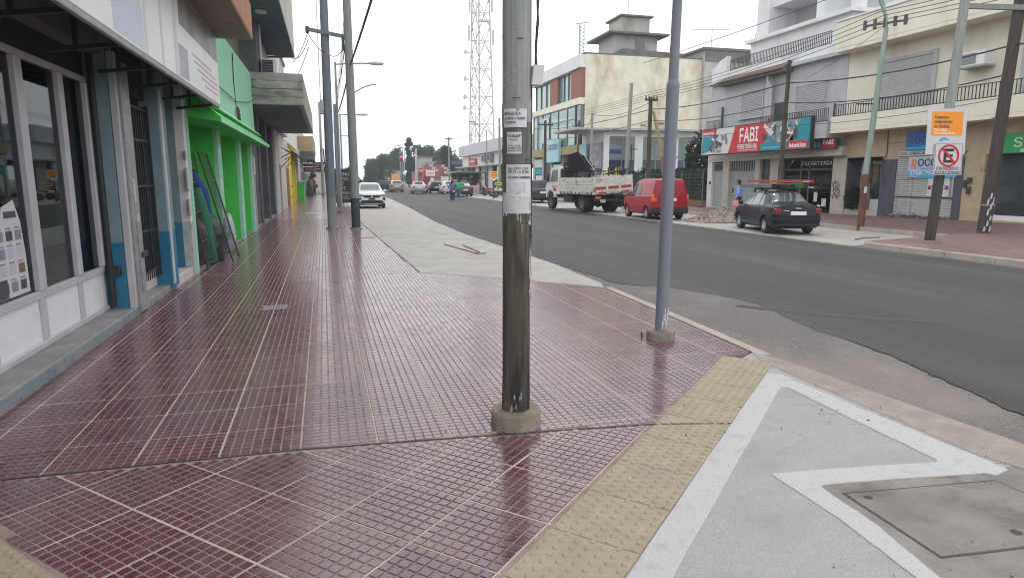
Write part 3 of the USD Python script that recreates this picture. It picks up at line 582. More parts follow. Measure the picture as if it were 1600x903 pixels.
# awning frame and shop sign
A = thing('awning', 'dark metal awning on triangular brackets under the white shop sign', 'awning', (-2.4, 9, 3.1))
part(A, 'roof_sheet', MB().add([(-2.47, 2, 3.46), (-1.86, 2, 3.12), (-1.86, 13.36, 3.12), (-2.47, 13.36, 3.46), (-2.47, 2, 3.48), (-1.86, 2, 3.14), (-1.86, 13.36, 3.14), (-2.47, 13.36, 3.48)], [(0, 1, 2, 3), (4, 7, 6, 5), (0, 4, 5, 1), (3, 2, 6, 7), (1, 5, 6, 2)]), 'navy_sheet')
for y in np.arange(3.4, 13.3, 1.38):
    part(A, 'bracket', MB().bar((-2.52, y, 2.98), (-1.92, y, 3.06), .05, .04).bar((-2.30, y, 2.99), (-2.30, y, 3.38), .04).bar((-2.46, y, 3.42), (-1.9, y, 3.10), .035), 'black_metal')
part(A, 'front_rail', MB().box(-1.90, -1.845, 2, 13.38, 3.03, 3.09, .008), 'galv'); part(A, 'back_rail', MB().bar((-2.3, 2, 3.3), (-2.3, 13.3, 3.3), .03), 'black_metal')
G = thing('shop_sign', 'long faded white fascia sign with grey and olive patch at its far end', 'sign', (-1.85, 8, 3.1))
part(G, 'board', MB().box(-1.90, -1.842, 1.5, 13.40, 3.09, 4.3, .006), 'sign_white')
for (y0, y1, z0, z1, m) in ((7.15, 8.15, 3.55, 3.95, 'sign_pink'), (7.10, 8.2, 3.12, 3.55, 'sign_blue'), (8.25, 8.35, 3.1, 4.3, 'offwhite'), (9.0, 9.1, 3.1, 4.3, 'paper'), (5.55, 5.95, 3.75, 4.05, 'grey_print'), (9.75, 9.95, 3.1, 4.3, 'offwhite'), (10.15, 13.38, 3.82, 4.28, 'olive_print'), (10.0, 10.6, 3.12, 3.55, 'sheet_grey')):
    part(G, 'print_patch', MB().box(-1.8425, -1.840, y0, y1, z0, z1), m)
lt = MB()
for r, (a, b) in enumerate(((11.0, 12.6), (11.1, 13.0), (11.3, 13.2), (11.6, 13.1), (11.9, 13.25))):
    y = a
    while y < b:
        w = rng.uniform(.03, .09); lt.box(-1.8425, -1.8395, y, y + w, 3.55 - r * .085, 3.59 - r * .085); y += w + .03
part(G, 'small_print', lt, 'pink_print', kind='stuff')
U = thing('upper_floor', 'ochre edged concrete floor slab overhanging the white shop sign', 'building', (-2.0, 8, 4.3))
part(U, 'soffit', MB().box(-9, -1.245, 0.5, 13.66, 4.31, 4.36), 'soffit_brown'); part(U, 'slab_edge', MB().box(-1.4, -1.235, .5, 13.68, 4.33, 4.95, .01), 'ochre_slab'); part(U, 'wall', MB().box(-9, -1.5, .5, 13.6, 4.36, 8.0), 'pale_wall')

# ------------------------------------------------------------------ the green shop
B = thing('green_shop', 'bright green painted shop with sloping canopy and deep piers', 'shop', (-2.44, 18, 0))
part(B, 'pier', MB().box(-3.9, -2.43, 13.36, 13.52, -.05, 3.2, .01), 'green_pale')
for y, x in ((16.75, -2.43), (20.45, -2.41), (23.3, -2.40)):
    part(B, 'pier', MB().box(-3.9, x - .10, y, y + .55, -.05, 3.3), 'green_wall'); part(B, 'pier_edge', MB().box(x - .10, x, y + .002, y + .55, -.05, 3.3, .008), 'green_pale')
    sc = MB()
    for k in range(7): sc.box(x - .06, x + .0015, y + .1 + .05 * (k % 3), y + .3 + .05 * (k % 2), .35 + k * .38, .35 + k * .38 + .1 + .16 * (k % 2))
    part(B, 'torn_paper', sc, 'paper')
sl = MB()
for z in np.arange(.1, 3.0, .085): sl.box(-3.32, -3.28, 13.5, 23.3, z, z + .07, .012)
part(B, 'roller_shutter', sl, 'shutter_dim'); part(B, 'step', MB().box(-3.9, -2.47, 13.52, 23.9, -.05, .045, .01), 'plinth_grey')
part(B, 'canopy', MB().prism([(-3.3, 3.0), (-1.86, 2.80), (-1.86, 2.885), (-2.2, 3.2), (-3.3, 3.4)], 13.42, 23.9, 'xz'), 'green_wall')
part(B, 'canopy_edge', MB().box(-1.87, -1.848, 13.42, 23.9, 2.795, 2.89), 'green_pale')
part(B, 'fascia', MB().prism([(-2.5, 3.1), (-1.98, 3.1), (-2.20, 3.3), (-2.22, 5.05), (-2.5, 5.05)], 13.44, 23.0, 'xz'), 'green_pale')
part(B, 'upper_wall', MB().box(-5, -2.5, 13.7, 24, 3.2, 5.0), 'green_pale')
pt = MB(); pt.tube([(-2.19, 18.6, 4.9), (-2.2, 18.55, 4.2), (-2.2, 18.7, 3.62)], .014, 5)
for k in range(16):
    a = rng.uniform(0, 6.28); r = rng.uniform(.12, .32); c = np.array([-2.18, 18.7, 3.6])
    pt.tube([c, c + (.02, .7 * r * math.cos(a), r * abs(math.sin(a)) - .25), c + (.04, r * 1.2 * math.cos(a), r * math.sin(a) - .35)], .012, 4)
part(B, 'vine', pt, 'bark')
part(B, 'wall_cable', MB().tube([(-2.17, 13.8, 4.05), (-2.17, 15.5, 3.72), (-2.17, 18.5, 3.70), (-2.17, 21.5, 4.0), (-1.9, 23, 4.4)], .012, 5).tube([(-2.17, 13.9, 4.3), (-2.17, 14.0, 3.7), (-2.17, 13.9, 3.3)], .012, 5), 'cable')
# racks leaning on the green shop
def rack(name, label, y0, w, xb, xt, h, lean_y=0.0):
    t = thing(name, label, 'rack', ((xb + xt) / 2, y0 + w / 2, 0), group=None)
    P = lambda a, z: (xb + (xt - xb) * z / h, y0 + a + lean_y * z / h, z)
    for a in (0, w): part(t, 'upright', MB().tube([P(a, 0.01), P(a, h)], .018, 6), 'black_metal')
    for z in (.12, h * .25, h * .5, h * .75, h): part(t, 'crossbar', MB().tube([P(0, z), P(w, z)], .014, 6), 'black_metal')
    m = MB()
    for z in np.arange(.2, h, .085): m.bar(P(0, z), P(w, z), .005)
    for a in np.arange(.08, w, .085): m.bar(P(a, .12), P(a, h), .005)
    part(t, 'wire_grid', m, 'iron'); return t
rack('display_rack', 'leaning black wire rack nearest the white trim of the green shop', 13.62, 1.25, -2.30, -2.62, 2.25)
rack('display_rack', 'leaning black wire rack with its foot furthest out on the tiles', 14.95, 1.0, -2.02, -2.55, 2.3, .0)
def blob(c, s, seed, amp=.25, sub=3):
    m = trimesh.creation.icosphere(sub); v = np.array(m.vertices); k = meshkit.fbm(v * 2.2 + seed * 7.1, 3, seed); v = v * (1 - amp + 2 * amp * k)[:, None] * np.array(s) + np.array(c)
    v[:, 2] = np.maximum(v[:, 2], .012); return MB().add(v, m.faces)
single('rubbish_sack', blob((-2.66, 14.25, .52), (.28, .62, .62), 1), 'sack_black', 'tall black plastic sack wedged behind the near wire rack', 'sack', smooth=True)
single('rubbish_sack', blob((-2.48, 15.4, .42), (.30, .6, .56), 5), 'sack_black', 'lower black plastic sack behind the outer wire rack', 'sack', smooth=True)
single('netting_roll', MB().tube([(-2.46, 14.75, .05), (-2.52, 14.6, .9), (-2.60, 14.4, 1.55)], [.16, .19, .15], 14), 'mesh_green', 'upright roll of green plastic netting inside the racks', 'netting roll', smooth=True)
single('netting_roll', MB().tube([(-2.50, 14.95, 1.02), (-2.56, 14.8, 1.5), (-2.64, 14.5, 1.85)], [.13, .18, .13], 14), 'mesh_blue', 'roll of deep blue netting sitting above the green one', 'netting roll', smooth=True)
for k, (y, z, lab) in enumerate(((13.95, 1.95, 'topmost folded grey sheet bundle behind the near wire rack'), (14.1, 1.25, 'folded grey sheet bundle halfway up behind the near wire rack'))):
    mb = MB()
    for j in range(4): mb.box(-2.85, -2.56, y - .34, y + .34, z - .22 + j * .10, z - .13 + j * .10, .02)
    single('sheet_bundle', mb, 'sheet_grey', lab, 'sheet bundle')
single('pale_sack', blob((-2.35, 17.0, .42), (.14, .28, .46), 9), 'sheet_grey', 'pale full sack standing between outer rack and green pier', 'sack', smooth=True)

# ------------------------------------------------------------------ the raw concrete balcony house
K = thing('balcony_house', 'dark grey house with heavy raw concrete balcony box over the pavement', 'building', (-2.4, 30, 0))
bx = MB()
for k, z in enumerate((4.17, 4.42, 4.68, 4.93)): bx.box(-2.36, -.66, 23.5, 23.66, z, z + .246, .008)
part(K, 'balcony_front', bx, 'raw_concrete')
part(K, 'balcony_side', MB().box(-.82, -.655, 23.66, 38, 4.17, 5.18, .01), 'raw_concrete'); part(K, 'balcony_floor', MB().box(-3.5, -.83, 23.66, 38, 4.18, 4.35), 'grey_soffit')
part(K, 'wall', MB().box(-6, -2.5, 23.9, 26.6, -.05, 4.2), 'dark_grey_wall'); part(K, 'wall', MB().box(-6, -2.75, 26.6, 38, 2.7, 4.2), 'dark_grey_wall')
for y in (26.6, 29.9, 33.2): part(K, 'column', MB().box(-3.3, -2.44, y, y + .62, -.05, 4.18, .015), 'dark_grey_wall')
for y in (27.22, 30.52):
    sl = MB()
    for z in np.arange(.1, 2.65, .09): sl.box(-2.98, -2.94, y, y + 2.68, z, z + .075, .012)
    part(K, 'roller_shutter', sl, 'shutter_dim')
part(K, 'step', MB().box(-3.3, -2.45, 23.9, 33.8, -.05, .09, .012), 'plinth_grey'); part(K, 'white_trim', MB().box(-2.47, -2.43, 24.5, 24.62, .0, 2.6), 'paper_grey'); part(K, 'notice', MB().box(-2.49, -2.46, 24.7, 25.2, 1.9, 2.5), 'paper')
part(K, 'upper_wall', MB().box(-6, -2.2, 24, 38, 5.0, 7.0), 'pale_wall'); part(K, 'upper_pier', MB().box(-2.6, -2.05, 23.7, 25.2, 5.0, 7.0), 'dark_grey_wall')
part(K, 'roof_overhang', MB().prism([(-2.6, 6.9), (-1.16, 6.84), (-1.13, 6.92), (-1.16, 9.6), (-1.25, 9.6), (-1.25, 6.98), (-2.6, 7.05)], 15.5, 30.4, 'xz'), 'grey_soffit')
part(K, 'overhang_face', MB().box(-1.155, -1.12, 15.5, 30.42, 6.86, 9.6, .01), 'pale_wall'); part(K, 'overhang_beam', MB().bar((-2.3, 30.5, 6.82), (-1.12, 30.5, 6.88), .07), 'dark_grey_wall')
part(K, 'side_building', MB().box(-6, -2.1, 13.8, 15.5, 5.2, 9.6).box(-6, -2.6, 15.5, 30, 7.05, 9.6), 'grey_soffit'); part(K, 'vent_lamp', MB().lathe([(.001, -.08), (.16, -.06), (.18, 0), (.1, .04)], (-1.75, 22.5, 6.84), 14), 'paper_grey')
part(K, 'drain_pipe', MB().tube([(-2.02, 24.6, 7.0), (-2.0, 24.5, 5.2)], .05, 8), 'paper_grey', smooth=True)
ac = thing('air_conditioner', 'white window air conditioner standing on the concrete balcony box', 'air conditioner', (-1.8, 24.4, 5.18))
part(ac, 'case', MB().box(-1.98, -1.48, 24.2, 24.7, 5.2, 5.72, .02), 'white_panel'); part(ac, 'grille', MB().box(-1.94, -1.60, 24.185, 24.2, 5.24, 5.68), 'slot_dark')
for k in range(5): part(ac, 'louvre', MB().box(-1.94, -1.60, 24.175, 24.19, 5.27 + k * .085, 5.29 + k * .085), 'grey_print')
cs = thing('tall_side_wall', 'tall pale plain house rising behind the concrete balcony', 'building', (-3, 40, 0))
part(cs, 'wall', MB().box(-7, -2.2, 38.1, 42, 4.2, 8.2), 'pale_wall'); part(cs, 'roof', MB().box(-7.1, -2.1, 38.05, 42.1, 8.2, 8.35), 'stain_wall')

# ------------------------------------------------------------------ further along the left side
Q = thing('pale_house', 'pale plastered house with dark door and bare brick strip', 'building', (-2.45, 42, 0))
part(Q, 'wall', MB().box(-6, -2.45, 35.0, 37.2, -.05, 4.2).box(-6, -2.45, 38.6, 43.2, -.05, 4.2).box(-6, -2.45, 37.2, 38.6, 2.5, 4.2), 'pale_wall'); part(Q, 'door', MB().box(-2.62, -2.55, 37.2, 38.6, 0, 2.5), 'dark_grey_wall')
for j in range(14):
    for i in range(3): part(Q, 'brick', MB().box(-2.6, -2.435, 43.2 + i * .9 + (.2 if j % 2 else 0), 44.05 + i * .9, .03 + j * .17, .185 + j * .17), 'brick_red')
part(Q, 'wall', MB().box(-6, -2.46, 43.2, 46.2, 2.42, 4.2).box(-6, -2.62, 43.2, 46.2, -.05, 2.42), 'pale_wall'); part(Q, 'upper_wall', MB().box(-6, -2.5, 39.0, 62, 4.2, 5.3), 'white_wall')
for y in (38.9, 42.5): part(Q, 'sign_arm', MB().bar((-2.45, y, 2.9), (-1.9, y, 3.2), .05).bar((-2.45, y + .5, 3.5), (-1.9, y, 3.2), .04).bar((-2.45, y, 2.4), (-1.95, y + .2, 2.9), .04), 'iron')
Y = thing('yellow_shop', 'yellow painted shop front with sagging dark awning pole', 'shop', (-2.45, 52, 0))
part(Y, 'wall', MB().box(-6, -2.42, 46.2, 49.2, -.05, 3.7).box(-6, -2.42, 51.5, 52.3, -.05, 3.7).box(-6, -2.42, 55, 56, -.05, 3.2).box(-6, -2.42, 49.2, 60, 3.0, 3.9), 'yellow_paint')
part(Y, 'door', MB().box(-2.75, -2.65, 49.2, 51.5, 0, 3.0), 'yellow_paint'); part(Y, 'shutter', MB().box(-2.8, -2.7, 52.3, 60, 0, 3.0), 'yellow_paint')
part(Y, 'seam', MB().box(-2.43, -2.412, 46.2, 49.2, 1.2, 1.24).box(-2.43, -2.412, 46.2, 49.2, .5, .54), 'dark_grey_wall'); part(Y, 'awning', MB().prism([(-2.45, 3.75), (-1.5, 3.05), (-1.5, 3.1), (-2.45, 3.85)], 49, 61, 'xz'), 'dark_grey_wall'); part(Y, 'awning_pole', MB().bar((-2.45, 52.0, 3.6), (-1.5, 60, 3.05), .05).bar((-2.4, 49, 2.9), (-1.5, 50, 3.05), .04), 'galv')
part(Y, 'side_door', MB().box(-6, -2.43, 60, 63.5, -.05, 3.6), 'pale_wall')
gb = thing('green_bin', 'bright green plastic crate bin beside the yellow shop', 'bin', (-2.25, 58.5, 0))
part(gb, 'body', MB().prism([(-2.42, .02), (-1.95, .02), (-1.88, 1.5), (-2.42, 1.5)], 57.6, 59.4, 'xz'), 'green_wall'); part(gb, 'lid', MB().box(-2.44, -1.84, 57.5, 59.5, 1.5, 1.6, .02), 'green_pale')
H = thing('far_balcony_building', 'far tan balcony building with dark floors over the pavement', 'building', (-2.4, 70, 0))
part(H, 'balcony', MB().box(-6, -1.18, 66, 78, 4.35, 5.75, .02), 'tan_wall'); part(H, 'soffit', MB().box(-6, -1.25, 65.9, 78, 3.6, 4.35), 'dark_grey_wall'); part(H, 'wall', MB().box(-8, -2.45, 63.5, 92, -.05, 4.4), 'stain_wall'); part(H, 'shop_front', MB().box(-2.5, -2.40, 68, 88, 0, 2.4), 'dark_print')
part(H, 'window_rail', MB().box(-2.2, -1.3, 65.85, 65.9, 3.2, 3.3).box(-2.2, -1.3, 65.85, 65.9, 2.85, 2.93), 'paper'); part(H, 'upper_floor', MB().box(-8, -2.6, 63.5, 92, 4.4, 7.0), 'pale_wall')
N = thing('banner', 'dark purple banner with white letters hung across the pavement', 'banner', (-1, 75, 2.5))
part(N, 'board', MB().box(-2.45, .35, 75, 75.08, 2.5, 3.55, .01), 'purple_banner')
part(N, 'lettering', vtext(MB(), 'YZ', .62, -.68, 74.99, 2.70, 'S', w=.95, bold=True), 'white')
lt = MB()
for r in range(5):
    x = -2.3
    while x < -.9: w = rng.uniform(.08, .2); lt.box(x, x + w, 74.985, 75, 3.34 - r * .17, 3.41 - r * .17); x += w + .05
part(N, 'small_print', lt, 'pink_print', kind='stuff')
for k, (x, y, h) in enumerate(((-1.7, 70, 1.7), (-1.9, 73, 1.6), (-1.55, 78, 1.75))):
    t = thing('stacked_goods', ['dark goods stack nearest under the purple banner', 'dark goods stack in the middle below the purple banner', 'farthest dark goods stack on the left pavement'][k], 'goods', (x, y, 0))
    part(t, 'stand', MB().box(x - .3, x + .2, y - .5, y + .5, .02, h * .5, .03), 'dark_print'); part(t, 'goods', blob((x, y, h * .7), (.25, .5, h * .32), 30 + k, .3, 2), ['brown_print', 'grey_print', 'maroon'][k])
EW = thing('end_wall', 'pale far building closing the left pavement', 'building', (-1, 100, 0))
part(EW, 'wall', MB().box(-6, 2.6, 99, 103, -.05, 2.9), 'pale_wall'); part(EW, 'roof', MB().box(-6.2, 2.8, 98.8, 103.2, 2.9, 3.1), 'stain_wall'); part(EW, 'door', MB().box(-.2, .9, 98.95, 99, 0, 2.1), 'shutter_grey')
# ------------------------------------------------------------------ right side: the grey hardware shop house
RX = 21.0
def slats(x0, x1, y0, y1, z0, z1, step, gap=.012):
    mb = MB()
    for z in np.arange(z0, z1 - step * .5, step): mb.box(x0, x1, y0, y1, z, min(z1, z + step - gap), min(.012, step * .2))
    return mb
F = thing('hardware_shop_house', 'grey two storey house with terrace above a hardware shop', 'building', (RX, 28.5, 0))
part(F, 'wall', MB().box(RX, RX + 9, 23.42, 33.55, 2.74, 6.85), 'grey_wall')
for y0, y1, m in ((33.15, 33.6, 'white_wall'), (31.5, 32.1, 'pier_stone'), (28.85, 29.25, 'pier_stone'), (27.3, 28.05, 'pier_stone'), (23.05, 23.85, 'pier_stone')):
    part(F, 'pier', MB().box(RX - .02, RX + .6, y0, y1, -.05, 2.76, .01), m)
part(F, 'beam', MB().box(RX - .03, RX + .5, 29.0, 33.6, 2.68, 3.12, .01).box(RX - .35, RX + .5, 23.05, 29.0, 2.72, 3.1, .01), 'pier_stone')
part(F, 'side_wall', MB().box(RX + .6, RX + 9, 33.2, 33.55, -.05, 2.76), 'white_wall')
part(F, 'step', MB().box(RX - .1, RX + .6, 23.1, 33.5, -.05, .22, .01), 'pier_stone')
dq = part(F, 'side_door', MB().box(RX + .12, RX + .18, 32.1, 33.15, .22, 2.6), 'garage_metal'); part(dq, 'vent', MB().box(RX + .10, RX + .13, 32.2, 33.05, 2.2, 2.55), 'slot_dark'); part(dq, 'bell_box', MB().box(RX - .05, RX, 33.2, 33.35, 1.45, 1.62), 'slot_dark')
gq = MB()
for y in np.arange(29.27, 31.48, .157): gq.box(RX + .12, RX + .17, y + .006, y + .150, .2, 2.18, .01)
gd = part(F, 'garage_door', gq, 'garage_metal')
vb = MB()
for y in np.arange(29.3, 31.5, .22): vb.box(RX + .11, RX + .16, y, y + .075, 2.2, 2.66)
part(gd, 'vent_bars', vb, 'garage_metal'); part(gd, 'vent_gap', MB().box(RX + .165, RX + .2, 29.25, 31.5, 2.18, 2.7), 'slot_dark'); part(gd, 'handle', MB().box(RX + .08, RX + .13, 31.18, 31.24, 1.0, 1.25), 'iron')
part(F, 'shop_window', MB().box(RX + .14, RX + .16, 28.05, 28.85, .9, 2.72), 'glass_dark'); part(F, 'wall_below_window', MB().box(RX + .05, RX + .3, 28.05, 28.85, .2, .9), 'pier_stone')
# shop opening 23.85 - 27.3
part(F, 'shop_room', MB().box(RX + 6, RX + 6.1, 23.4, 33, 0, 3).box(RX + .6, RX + 6, 23.3, 23.42, 0, 2.8).box(RX + .6, RX + 6, 28.9, 29.0, 0, 2.8).box(RX + .3, RX + 6, 23.4, 29, .1, .2), 'dark_print')
fr = MB()
for y in (23.87, 25.45, 26.0, 27.2): fr.box(RX + .16, RX + .22, y, y + .09, .22, 2.72, .006)
fr.box(RX + .16, RX + .22, 23.87, 27.29, 2.14, 2.22).box(RX + .16, RX + .22, 23.87, 27.29, 2.66, 2.74).box(RX + .16, RX + .22, 26.0, 27.29, .75, .83)
part(F, 'shop_frame', fr, 'dark_grey_wall')
for y0, y1, z0, z1 in ((25.5, 26.02, .25, 2.14), (26.05, 27.22, .8, 2.14), (25.5, 26.02, 2.22, 2.68), (26.05, 27.22, 2.22, 2.68), (23.92, 25.48, 2.22, 2.68), (23.92, 25.48, .25, 2.14)):
    part(F, 'shop_pane', MB().box(RX + .186, RX + .190, y0, y1, z0, z1), 'shop_glass')
part(F, 'window_lettering', vtext(MB(), 'FERRETERIA', .17, RX + .18, 26.0, 2.36, 'W', w=1.9), 'offwhite')
for (y, z, w, h) in ((25.1, .75, .22, .42), (24.6, .55, .28, .35), (24.85, .32, .2, .3)): part(F, 'poster', MB().box(RX + .175, RX + .182, y - w, y, z, z + h), 'paper')
for (y, z, h) in ((26.4, .25, .7), (24.2, .2, .9), (26.9, .25, .5)): part(F, 'goods', MB().box(RX + .7, RX + 1.2, y - .3, y + .2, z, z + h, .03), 'brown_print')
def scrawl(parent, x, y, z, s, seed, m='ink'):
    r = np.random.default_rng(seed); mb = MB()
    for row in range(3):
        p = np.array([x, y + r.uniform(-.05, .05), z - row * s * .62])
        for ch in range(3):
            n = 9; tt = np.linspace(0, 1, n); pts = np.stack([np.full(n, x), p[1] - ch * s * .36 - s * .3 * tt - .05 * np.sin(tt * 9 + ch), p[2] + s * .26 * np.sin(tt * 5.5 + r.uniform(0, 6)) + .04 * np.cos(14 * tt)], 1)
            mb.tube(pts, .013, 4)
    return part(parent, 'scribble', mb, m)
scrawl(F, RX - .035, 23.72, 1.55, .40, 4)
# upper floor
sh = part(F, 'shutter', slats(RX - .03, RX + .02, 28.98, 30.66, 4.88, 6.14, .078, .02), 'shutter_grey'); part(F, 'sill', MB().box(RX - .12, RX + .02, 28.85, 30.8, 4.78, 4.87, .01), 'grey_wall'); part(F, 'window_frame', MB().box(RX - .045, RX - .004, 28.9, 30.75, 6.14, 6.22).box(RX - .04, RX - .004, 30.66, 30.75, 4.87, 6.14).box(RX - .04, RX - .004, 28.9, 28.98, 4.87, 6.14), 'shutter_grey')
part(F, 'shutter', slats(RX - .03, RX + .02, 24.55, 26.48, 4.25, 5.9, .075, .02), 'shutter_grey'); part(F, 'shutter_frame', MB().box(RX - .05, RX - .003, 24.45, 26.6, 5.9, 6.0).box(RX - .05, RX - .003, 26.48, 26.6, 4.2, 5.9), 'grey_wall')
part(F, 'balcony_door', MB().box(RX - .03, RX - .005, 27.35, 28.0, 4.1, 5.35), 'dark_print')
part(F, 'corner_board', MB().box(RX - .25, RX - .004, 28.15, 28.45, 3.1, 6.9), 'grey_wall'); part(F, 'drain_pipe', MB().tube([(RX - .32, 28.25, 6.7), (RX - .32, 28.2, 6.35), (RX - .30, 27.95, 6.1), (RX - .30, 27.95, 4.6)], .075, 8), 'grey_wall', smooth=True); part(F, 'drain_pipe', MB().tube([(RX - .06, 32.35, 5.6), (RX - .06, 32.35, 3.9)], .06, 8), 'dark_grey_wall', smooth=True)
tl = MB()
for k in range(22):
    y = 26.9 + k * .245
    tl.prism([(RX - .62, 6.78), (RX + .0, 7.08), (RX + .0, 7.14), (RX - .62, 6.85)], y, y + .225, 'xz')
part(F, 'roof_tile', tl, 'roof_tile', kind='stuff'); part(F, 'eave', MB().box(RX - .5, RX + .1, 26.85, 32.3, 6.66, 6.80), 'dark_cap')
part(F, 'cornice', MB().box(RX - .28, RX + 8.9, 23.4, 26.88, 6.84, 7.0, .01), 'grey_wall'); part(F, 'cornice', MB().box(RX - .28, RX + 8.9, 32.32, 33.62, 6.84, 6.97, .01), 'grey_wall')
part(F, 'parapet', MB().box(RX - .02, RX + .2, 23.41, 32.2, 7.0, 7.45).box(RX - .024, RX + .26, 32.2, 33.585, 6.97, 7.8).box(RX + .26, RX + 9, 33.28, 33.575, 6.9, 7.8).prism([(33.5, 7.8), (32.21, 7.8), (32.21, 8.25), (32.9, 8.1), (33.2, 7.92)], RX - .01, RX + .22, 'yz'), 'white_wall'); part(F, 'flat_roof', MB().box(RX + .2, RX + 8.8, 23.5, 33.2, 6.86, 6.99), 'stain_wall')
rail(F, 'terrace', RX + .05, 24.6, 32.0, 7.45, 8.0, .115, 'iron', r=.012)
part(F, 'balcony', MB().box(RX - .85, RX, 23.45, 25.35, 3.45, 3.56, .01).box(RX - .85, RX - .72, 23.45, 25.35, 3.56, 4.12, .01).box(RX - .72, RX, 23.45, 23.55, 3.56, 4.12).box(RX - .72, RX, 25.25, 25.35, 3.56, 4.12).box(RX - .6, RX, 25.35, 28.3, 3.9, 4.05), 'grey_wall')
rail(F, 'balcony', RX - .80, 23.45, 25.35, 4.12, 4.66, .115, 'iron', r=.010); rail(F, 'balcony', RX - .55, 25.4, 28.3, 4.05, 4.70, .115, 'iron', r=.010); rail(F, 'balcony', RX - .35, 32.0, 33.5, 3.95, 4.9, .12, 'iron', r=.010)
T = thing('white_terrace_tower', 'white stepped tower with open concrete frames on the grey house roof', 'building', (23.5, 30, 7))
part(T, 'block', MB().box(22.6, 29, 25.2, 32.5, 6.9, 9.0), 'white_wall'); part(T, 'roof_slab', MB().box(22.35, 29, 25.0, 32.7, 9.0, 9.18, .01), 'white_wall')
part(T, 'wall', MB().box(22.7, 29, 31.2, 32.2, 9.18, 11.3), 'white_wall'); part(T, 'tower', MB().box(22.9, 29, 27.9, 31.2, 10.6, 13.6), 'white_wall'); part(T, 'column', MB().box(22.9, 29, 27.35, 27.9, 9.18, 13.6), 'white_wall'); part(T, 'column', MB().box(22.9, 23.3, 25.2, 25.7, 9.18, 13.6), 'white_wall'); part(T, 'column', MB().box(26.5, 27, 25.2, 25.7, 9.18, 13.6), 'white_wall'); part(T, 'beam', MB().box(22.9, 27, 25.2, 27.35, 10.9, 13.6), 'white_wall'); part(T, 'back_wall', MB().box(24.4, 24.6, 27.9, 31.2, 9.18, 10.6), 'grey_wall')
part(T, 'vent_pipe', MB().tube([(23.2, 33.0, 7.4), (23.2, 33.0, 9.6), (23.2, 32.7, 9.8), (23.2, 32.3, 9.75)], .035, 6), 'paper_grey')
# the long shop sign
SX = 20.0
V = thing('hardware_sign', 'long red and teal hardware shop sign across the grey house', 'sign', (SX, 28.5, 3))
Z0, Z1 = 3.06, 4.36
def yz(poly, m, name='print_patch', x=SX - .03, d=.006, lab=None): return part(V, name, MB().prism(poly, x - d, x, 'yz'), m, label=lab)
part(V, 'box', MB().box(SX - .02, SX + .16, 24.13, 32.72, Z0 - .05, Z1 + .05, .008), 'black_metal')
yz([(24.18, Z0), (32.67, Z0), (32.67, Z1), (24.18, Z1)], 'teal_print', 'board', SX - .02)
yz([(30.15, Z0), (32.67, Z0), (32.67, Z1), (29.62, Z1)], 'offwhite'); yz([(31.55, 3.3), (32.62, 3.1), (32.62, 4.0), (32.0, 4.0)], 'teal_print', x=SX - .036); yz([(31.35, 4.03), (32.62, 4.03), (32.62, Z1), (31.25, Z1)], 'red', x=SX - .036)
yz([(30.15, Z0), (27.5, Z0), (26.82, Z1), (29.62, Z1)], 'red', x=SX - .034, name='red_panel')
yz([(26.85, Z1), (27.42, 3.42), (24.9, 3.42), (24.75, Z1)], 'grey_print'); yz([(25.55, 3.42), (24.2, 3.42), (24.2, Z1), (24.75, Z1)], 'teal_print', x=SX - .036); yz([(26.3, 3.44), (25.2, 3.44), (25.05, 4.0), (25.4, 4.3), (26.1, 4.1)], 'offwhite', x=SX - .036)
yz([(27.44, Z0 + .02), (25.6, Z0 + .02), (25.6, 3.40), (27.55, 3.40)], 'teal_print', x=SX - .038); yz([(25.58, Z0 + .02), (24.25, Z0 + .02), (24.25, 3.42), (25.58, 3.42)], 'red', x=SX - .038)
r5 = np.random.default_rng(5)
def collage(y0, y1, z0, z1, n, x):
    for k in range(n):
        y, z = r5.uniform(y0, y1), r5.uniform(z0, z1); a = r5.uniform(0, 3.14); l, w = r5.uniform(.14, .42), r5.uniform(.04, .13); c, s_ = math.cos(a), math.sin(a)
        pl = Polygon([(y - c * l - s_ * w, z - s_ * l + c * w), (y + c * l - s_ * w * .6, z + s_ * l + c * w * .6), (y + c * l + s_ * w, z + s_ * l - c * w), (y - c * l * .8 + s_ * w * 1.6, z - s_ * l - c * w)]).intersection(sbox(y0, z0, y1, z1))
        if not pl.is_empty: yz(pl, ['dark_print', 'grey_print', 'offwhite', 'dark_print', 'grey_print', 'teal_print'][k % 6], 'tool_picture', x - .0006 * k)
collage(30.25, 31.9, 3.15, 4.05, 26, SX - .040); collage(26.45, 27.35, 3.45, 4.3, 12, SX - .040); collage(24.95, 26.2, 3.5, 4.3, 14, SX - .044)
part(V, 'lettering', vtext(MB(), 'FABI', .66, SX - .045, 29.25, 3.56, 'W', w=1.55, bold=True), 'white'); part(V, 'lettering', vtext(MB(), 'FERRETERIA SRL', .20, SX - .045, 29.35, 3.24, 'W', w=1.6, bold=True), 'white')
lt = MB()
for k in range(16): lt.box(SX - .048, SX - .044, 29.3 - k * .1 - .07, 29.3 - k * .1, 3.14, 3.18)
part(V, 'small_print', lt, 'white', kind='stuff')
part(V, 'lettering', vtext(MB(), 'Makita', .17, SX - .045, 25.48, 3.14, 'W', w=1.1, bold=True), 'white'); part(V, 'lettering', vtext(MB(), 'Makita', .13, SX - .045, 32.55, 4.10, 'W', w=1.05, bold=True), 'white')
lt = MB()
for k in range(20): lt.box(SX - .048, SX - .044, 27.35 - k * .085 - .06, 27.35 - k * .085, 3.18, 3.22)
part(V, 'small_print', lt, 'paleblue_print', kind='stuff')
V2 = thing('small_hardware_sign', 'small dark and red hardware sign under the grey balcony', 'sign', (20.5, 24.4, 3.1))
